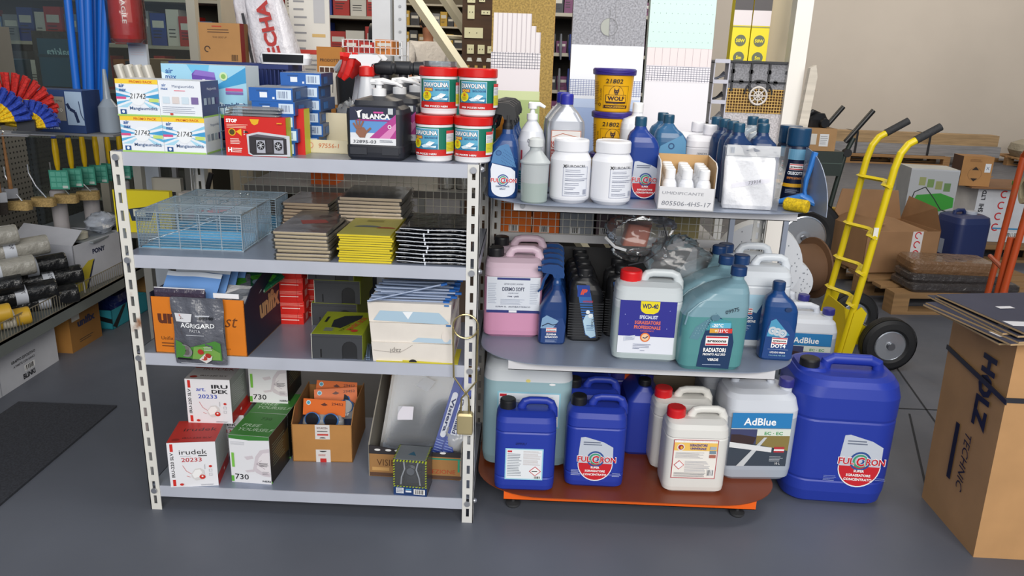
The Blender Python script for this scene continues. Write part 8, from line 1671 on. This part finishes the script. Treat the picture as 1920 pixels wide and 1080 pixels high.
    E_ = [(0, 1), (1, 2), (2, 3), (3, 4), (4, 5), (5, 6), (0, 7), (7, 8), (8, 9), (9, 10), (0, 11), (11, 12), (12, 13), (13, 14), (2, 15), (15, 16), (16, 17), (17, 18), (2, 19), (19, 20), (20, 21), (21, 22)]
    R_ = [(.14, .10), (.125, .09), (.16, .10), .055, .052, (.072, .088), (.060, .075), .082, .058, .04, .035, .082, .058, .04, .035, .05, .042, .03, .03, .05, .042, .03, .03]
    body = skinned('body', P_, E_, R_, SKN, 0)
    skinned('t_shirt', [(0, 0, .86), (0, 0, 1.10), (0, 0, 1.29), (0, 0, 1.385), (.17, 0, 1.345), (.235, 0, 1.14), (-.17, 0, 1.345), (-.235, 0, 1.14)], [(0, 1), (1, 2), (2, 3), (2, 4), (4, 5), (2, 6), (6, 7)], [(.175, .13), (.165, .12), (.19, .135), .088, .084, .07, .084, .07], M('dcd9d8', .8, 0, 'crumple'), 0)
    skinned('trousers', [(0, 0, .92), (.10, 0, .82), (.11, 0, .46), (.11, .02, .10), (-.10, 0, .82), (-.11, 0, .46), (-.11, .02, .10)], [(0, 1), (1, 2), (2, 3), (0, 4), (4, 5), (5, 6)], [(.15, .11), .098, .072, .06, .098, .072, .06], M('2b3044', .8), 0)
    mb = MB(); HR = M('241a15', .85, 0, 'speck'); mb.grid(lambda u, v: (.083*cos(u*2*pi)*sin(v*1.75), -.01+.02+.098*sin(u*2*pi)*sin(v*1.75), 1.565+.095*cos(v*1.75)), 24, 12, HR); mb.build('hair', t, 70)
    for s in (-1, 1): mb = MB(); mb.lathe([(.006, -.01), (.016, 0), (.006, .01)], SKN, 10, (s*.078, .0, 1.55), 'x'); mb.build('ear', t)
    mb = MB(); mb.vessel([(1.52, .018, .02, 0, .006, -.095), (1.55, .012, .012, 0, .004, -.09)], SKN); mb.build('nose', t); 
    for s in (-1, 1): mb = MB(); mb.lathe([(.002, -.004), (.009, 0), (.002, .004)], M('1c1a18', .3), 10, (s*.026, -.086, 1.56), 'y'); mb.build('eye', t)
    mb = MB(); mb.cbox((0, -.089, 1.498), (.036, .006, .008), M('8a4a42', .6)); mb.build('mouth', t)
    for s in (-1, 1):
        for i in range(4): mb = MB(); x_ = s*(.17-.012+i*.009); mb.tube([(x_, -.24, .93), (x_, -.27, .925), (x_, -.29, .91)], [.008, .0075, .006], SKN, 8); mb.build('finger', t)
        mb = MB(); mb.tube([(s*.150, -.21, .935), (s*.135, -.24, .93)], [.009, .007], SKN, 8); mb.build('thumb', t)
    mb = MB(); mb.box(-.9, 4.9, .98, -.3, 5.1, 1.0, M('2f8f8a', .5)); 
    for x_ in (-.88, -.34): mb.box(x_, 4.95, 0, x_+.03, 4.98, .98, M('8a8a86', .5))
    tag(mb.build('teal_bench', None, 0), 'teal topped bench in front of the person', 'bench', None, (0, -.3, 0), 0)
    for k, (x_, w, h) in enumerate(((-.60, .10, .25), (-.46, .12, .30))):
        mb = MB(); mb.vessel([(0, w, .07, 0, .02), (h*.7, w*.9, .06, 0, .02), (h, w*.4, .05, .02, .015)], HD('2a9a94', .35)); tag(mb.build('teal_tool', None, 40), ('teal plastic tool standing on the bench behind the red lids, left', 'teal plastic tool standing on the bench behind the red lids, right')[k], 'tool', 'teal plastic tools', (x_, 4.7, 1.0005), .4)
    # display board with sockets
    t = thing('socket_display', 'brown display board with cream sockets and switches beside the ladder', 'display board', (-.26, 4.15, 0), 0); mb = MB(); mb.box(-.10, 0, 0, .17, .02, 2.2, M('4a3018', .7, 0, 'wood')); mb.build('board', t, 0)
    CRM = M('dfd7a8', .4); GLD = M('c9a94a', .4)
    for k, (x_, z_, w, h) in enumerate(((-.055, 1.66, .04, .03), (.0, 1.66, .03, .02), (-.055, 1.60, .035, .065), (.02, 1.60, .045, .02), (.09, 1.60, .03, .07), (-.04, 1.50, .095, .05), (-.055, 1.42, .035, .045), (.0, 1.42, .035, .045), (.055, 1.42, .045, .035), (.12, 1.46, .03, .02), (.1, 1.68, .04, .02))):
        mb = MB(); mb.box(x_-w/2, -.010, z_-h/2, x_+w/2, 0, z_+h/2, CRM if k not in (4, 9) else GLD)
        for i in range(2): mb.box(x_-w*.25+i*w*.4, -.011, z_-.003, x_-w*.25+i*w*.4+.004, -.010, z_+.003, M('3a3020', .6))
        mb.build('socket', t, 0)
    for k in range(5): mb = MB(); mb.box(-.075+k*.043, -.008, 1.20, -.060+k*.043, 0, 1.34, M('c9a050', .5)); mb.box(-.085+k*.043, -.009, 1.25, -.055+k*.043, -.001, 1.27, M('c9a050', .5)); mb.build('bracket', t, 0)
    for k in range(3): mb = MB(); mb.vessel([(1.36, .03, .01, -.06+k*.05, .004), (1.378, .02, .01, -.06+k*.05, .004)], M('d9d6c9', .3)); mb.build('small_part', t)
    mb = MB(); mb.box(-.06, -.06, 0, .16, .05, .14, M('1a1b1e', .4)); mb.box(-.02, -.061, .10, .06, -.06, .14, M('a8201c', .5)); tag(mb.build('black_case', None, 0), 'black case with red patch in front of the socket board', 'case', None, (-.25, 4.0, 1.05), 0)
    mb = MB(); mb.box(-.35, 3.92, 1.03, -.05, 4.08, 1.0495, M('7a7c80', .5, .1)); mb.box(-.34, 3.95, 0, -.32, 3.97, 1.03, M('7a7c80', .5, .1)); mb.box(-.08, 3.95, 0, -.06, 3.97, 1.03, M('7a7c80', .5, .1)); tag(mb.build('case_ledge', None, 0), 'grey ledge carrying the black case', 'ledge')
    # tools hung in the dark gap between panels
    for k in range(9):
        x_, z_ = .12+.055*(k % 3), 1.05+.2*(k//3); mb = MB(); mb.tube([(0, 0, .08), (0, 0, .0), (.004, 0, -.07)], [.006, .010, .004], M(('5a5c66', '8a8c92', '3a4a8a')[k % 3], .4, .4), 8); tag(mb.build('hanging_tool', None), 'hanging hand tool in the dark gap, %s row, %s' % (('low', 'middle', 'high')[k//3], ('left', 'centre', 'right')[k % 3]), 'tool', 'hanging tools', (x_, 4.888, z_), 0)
shop()
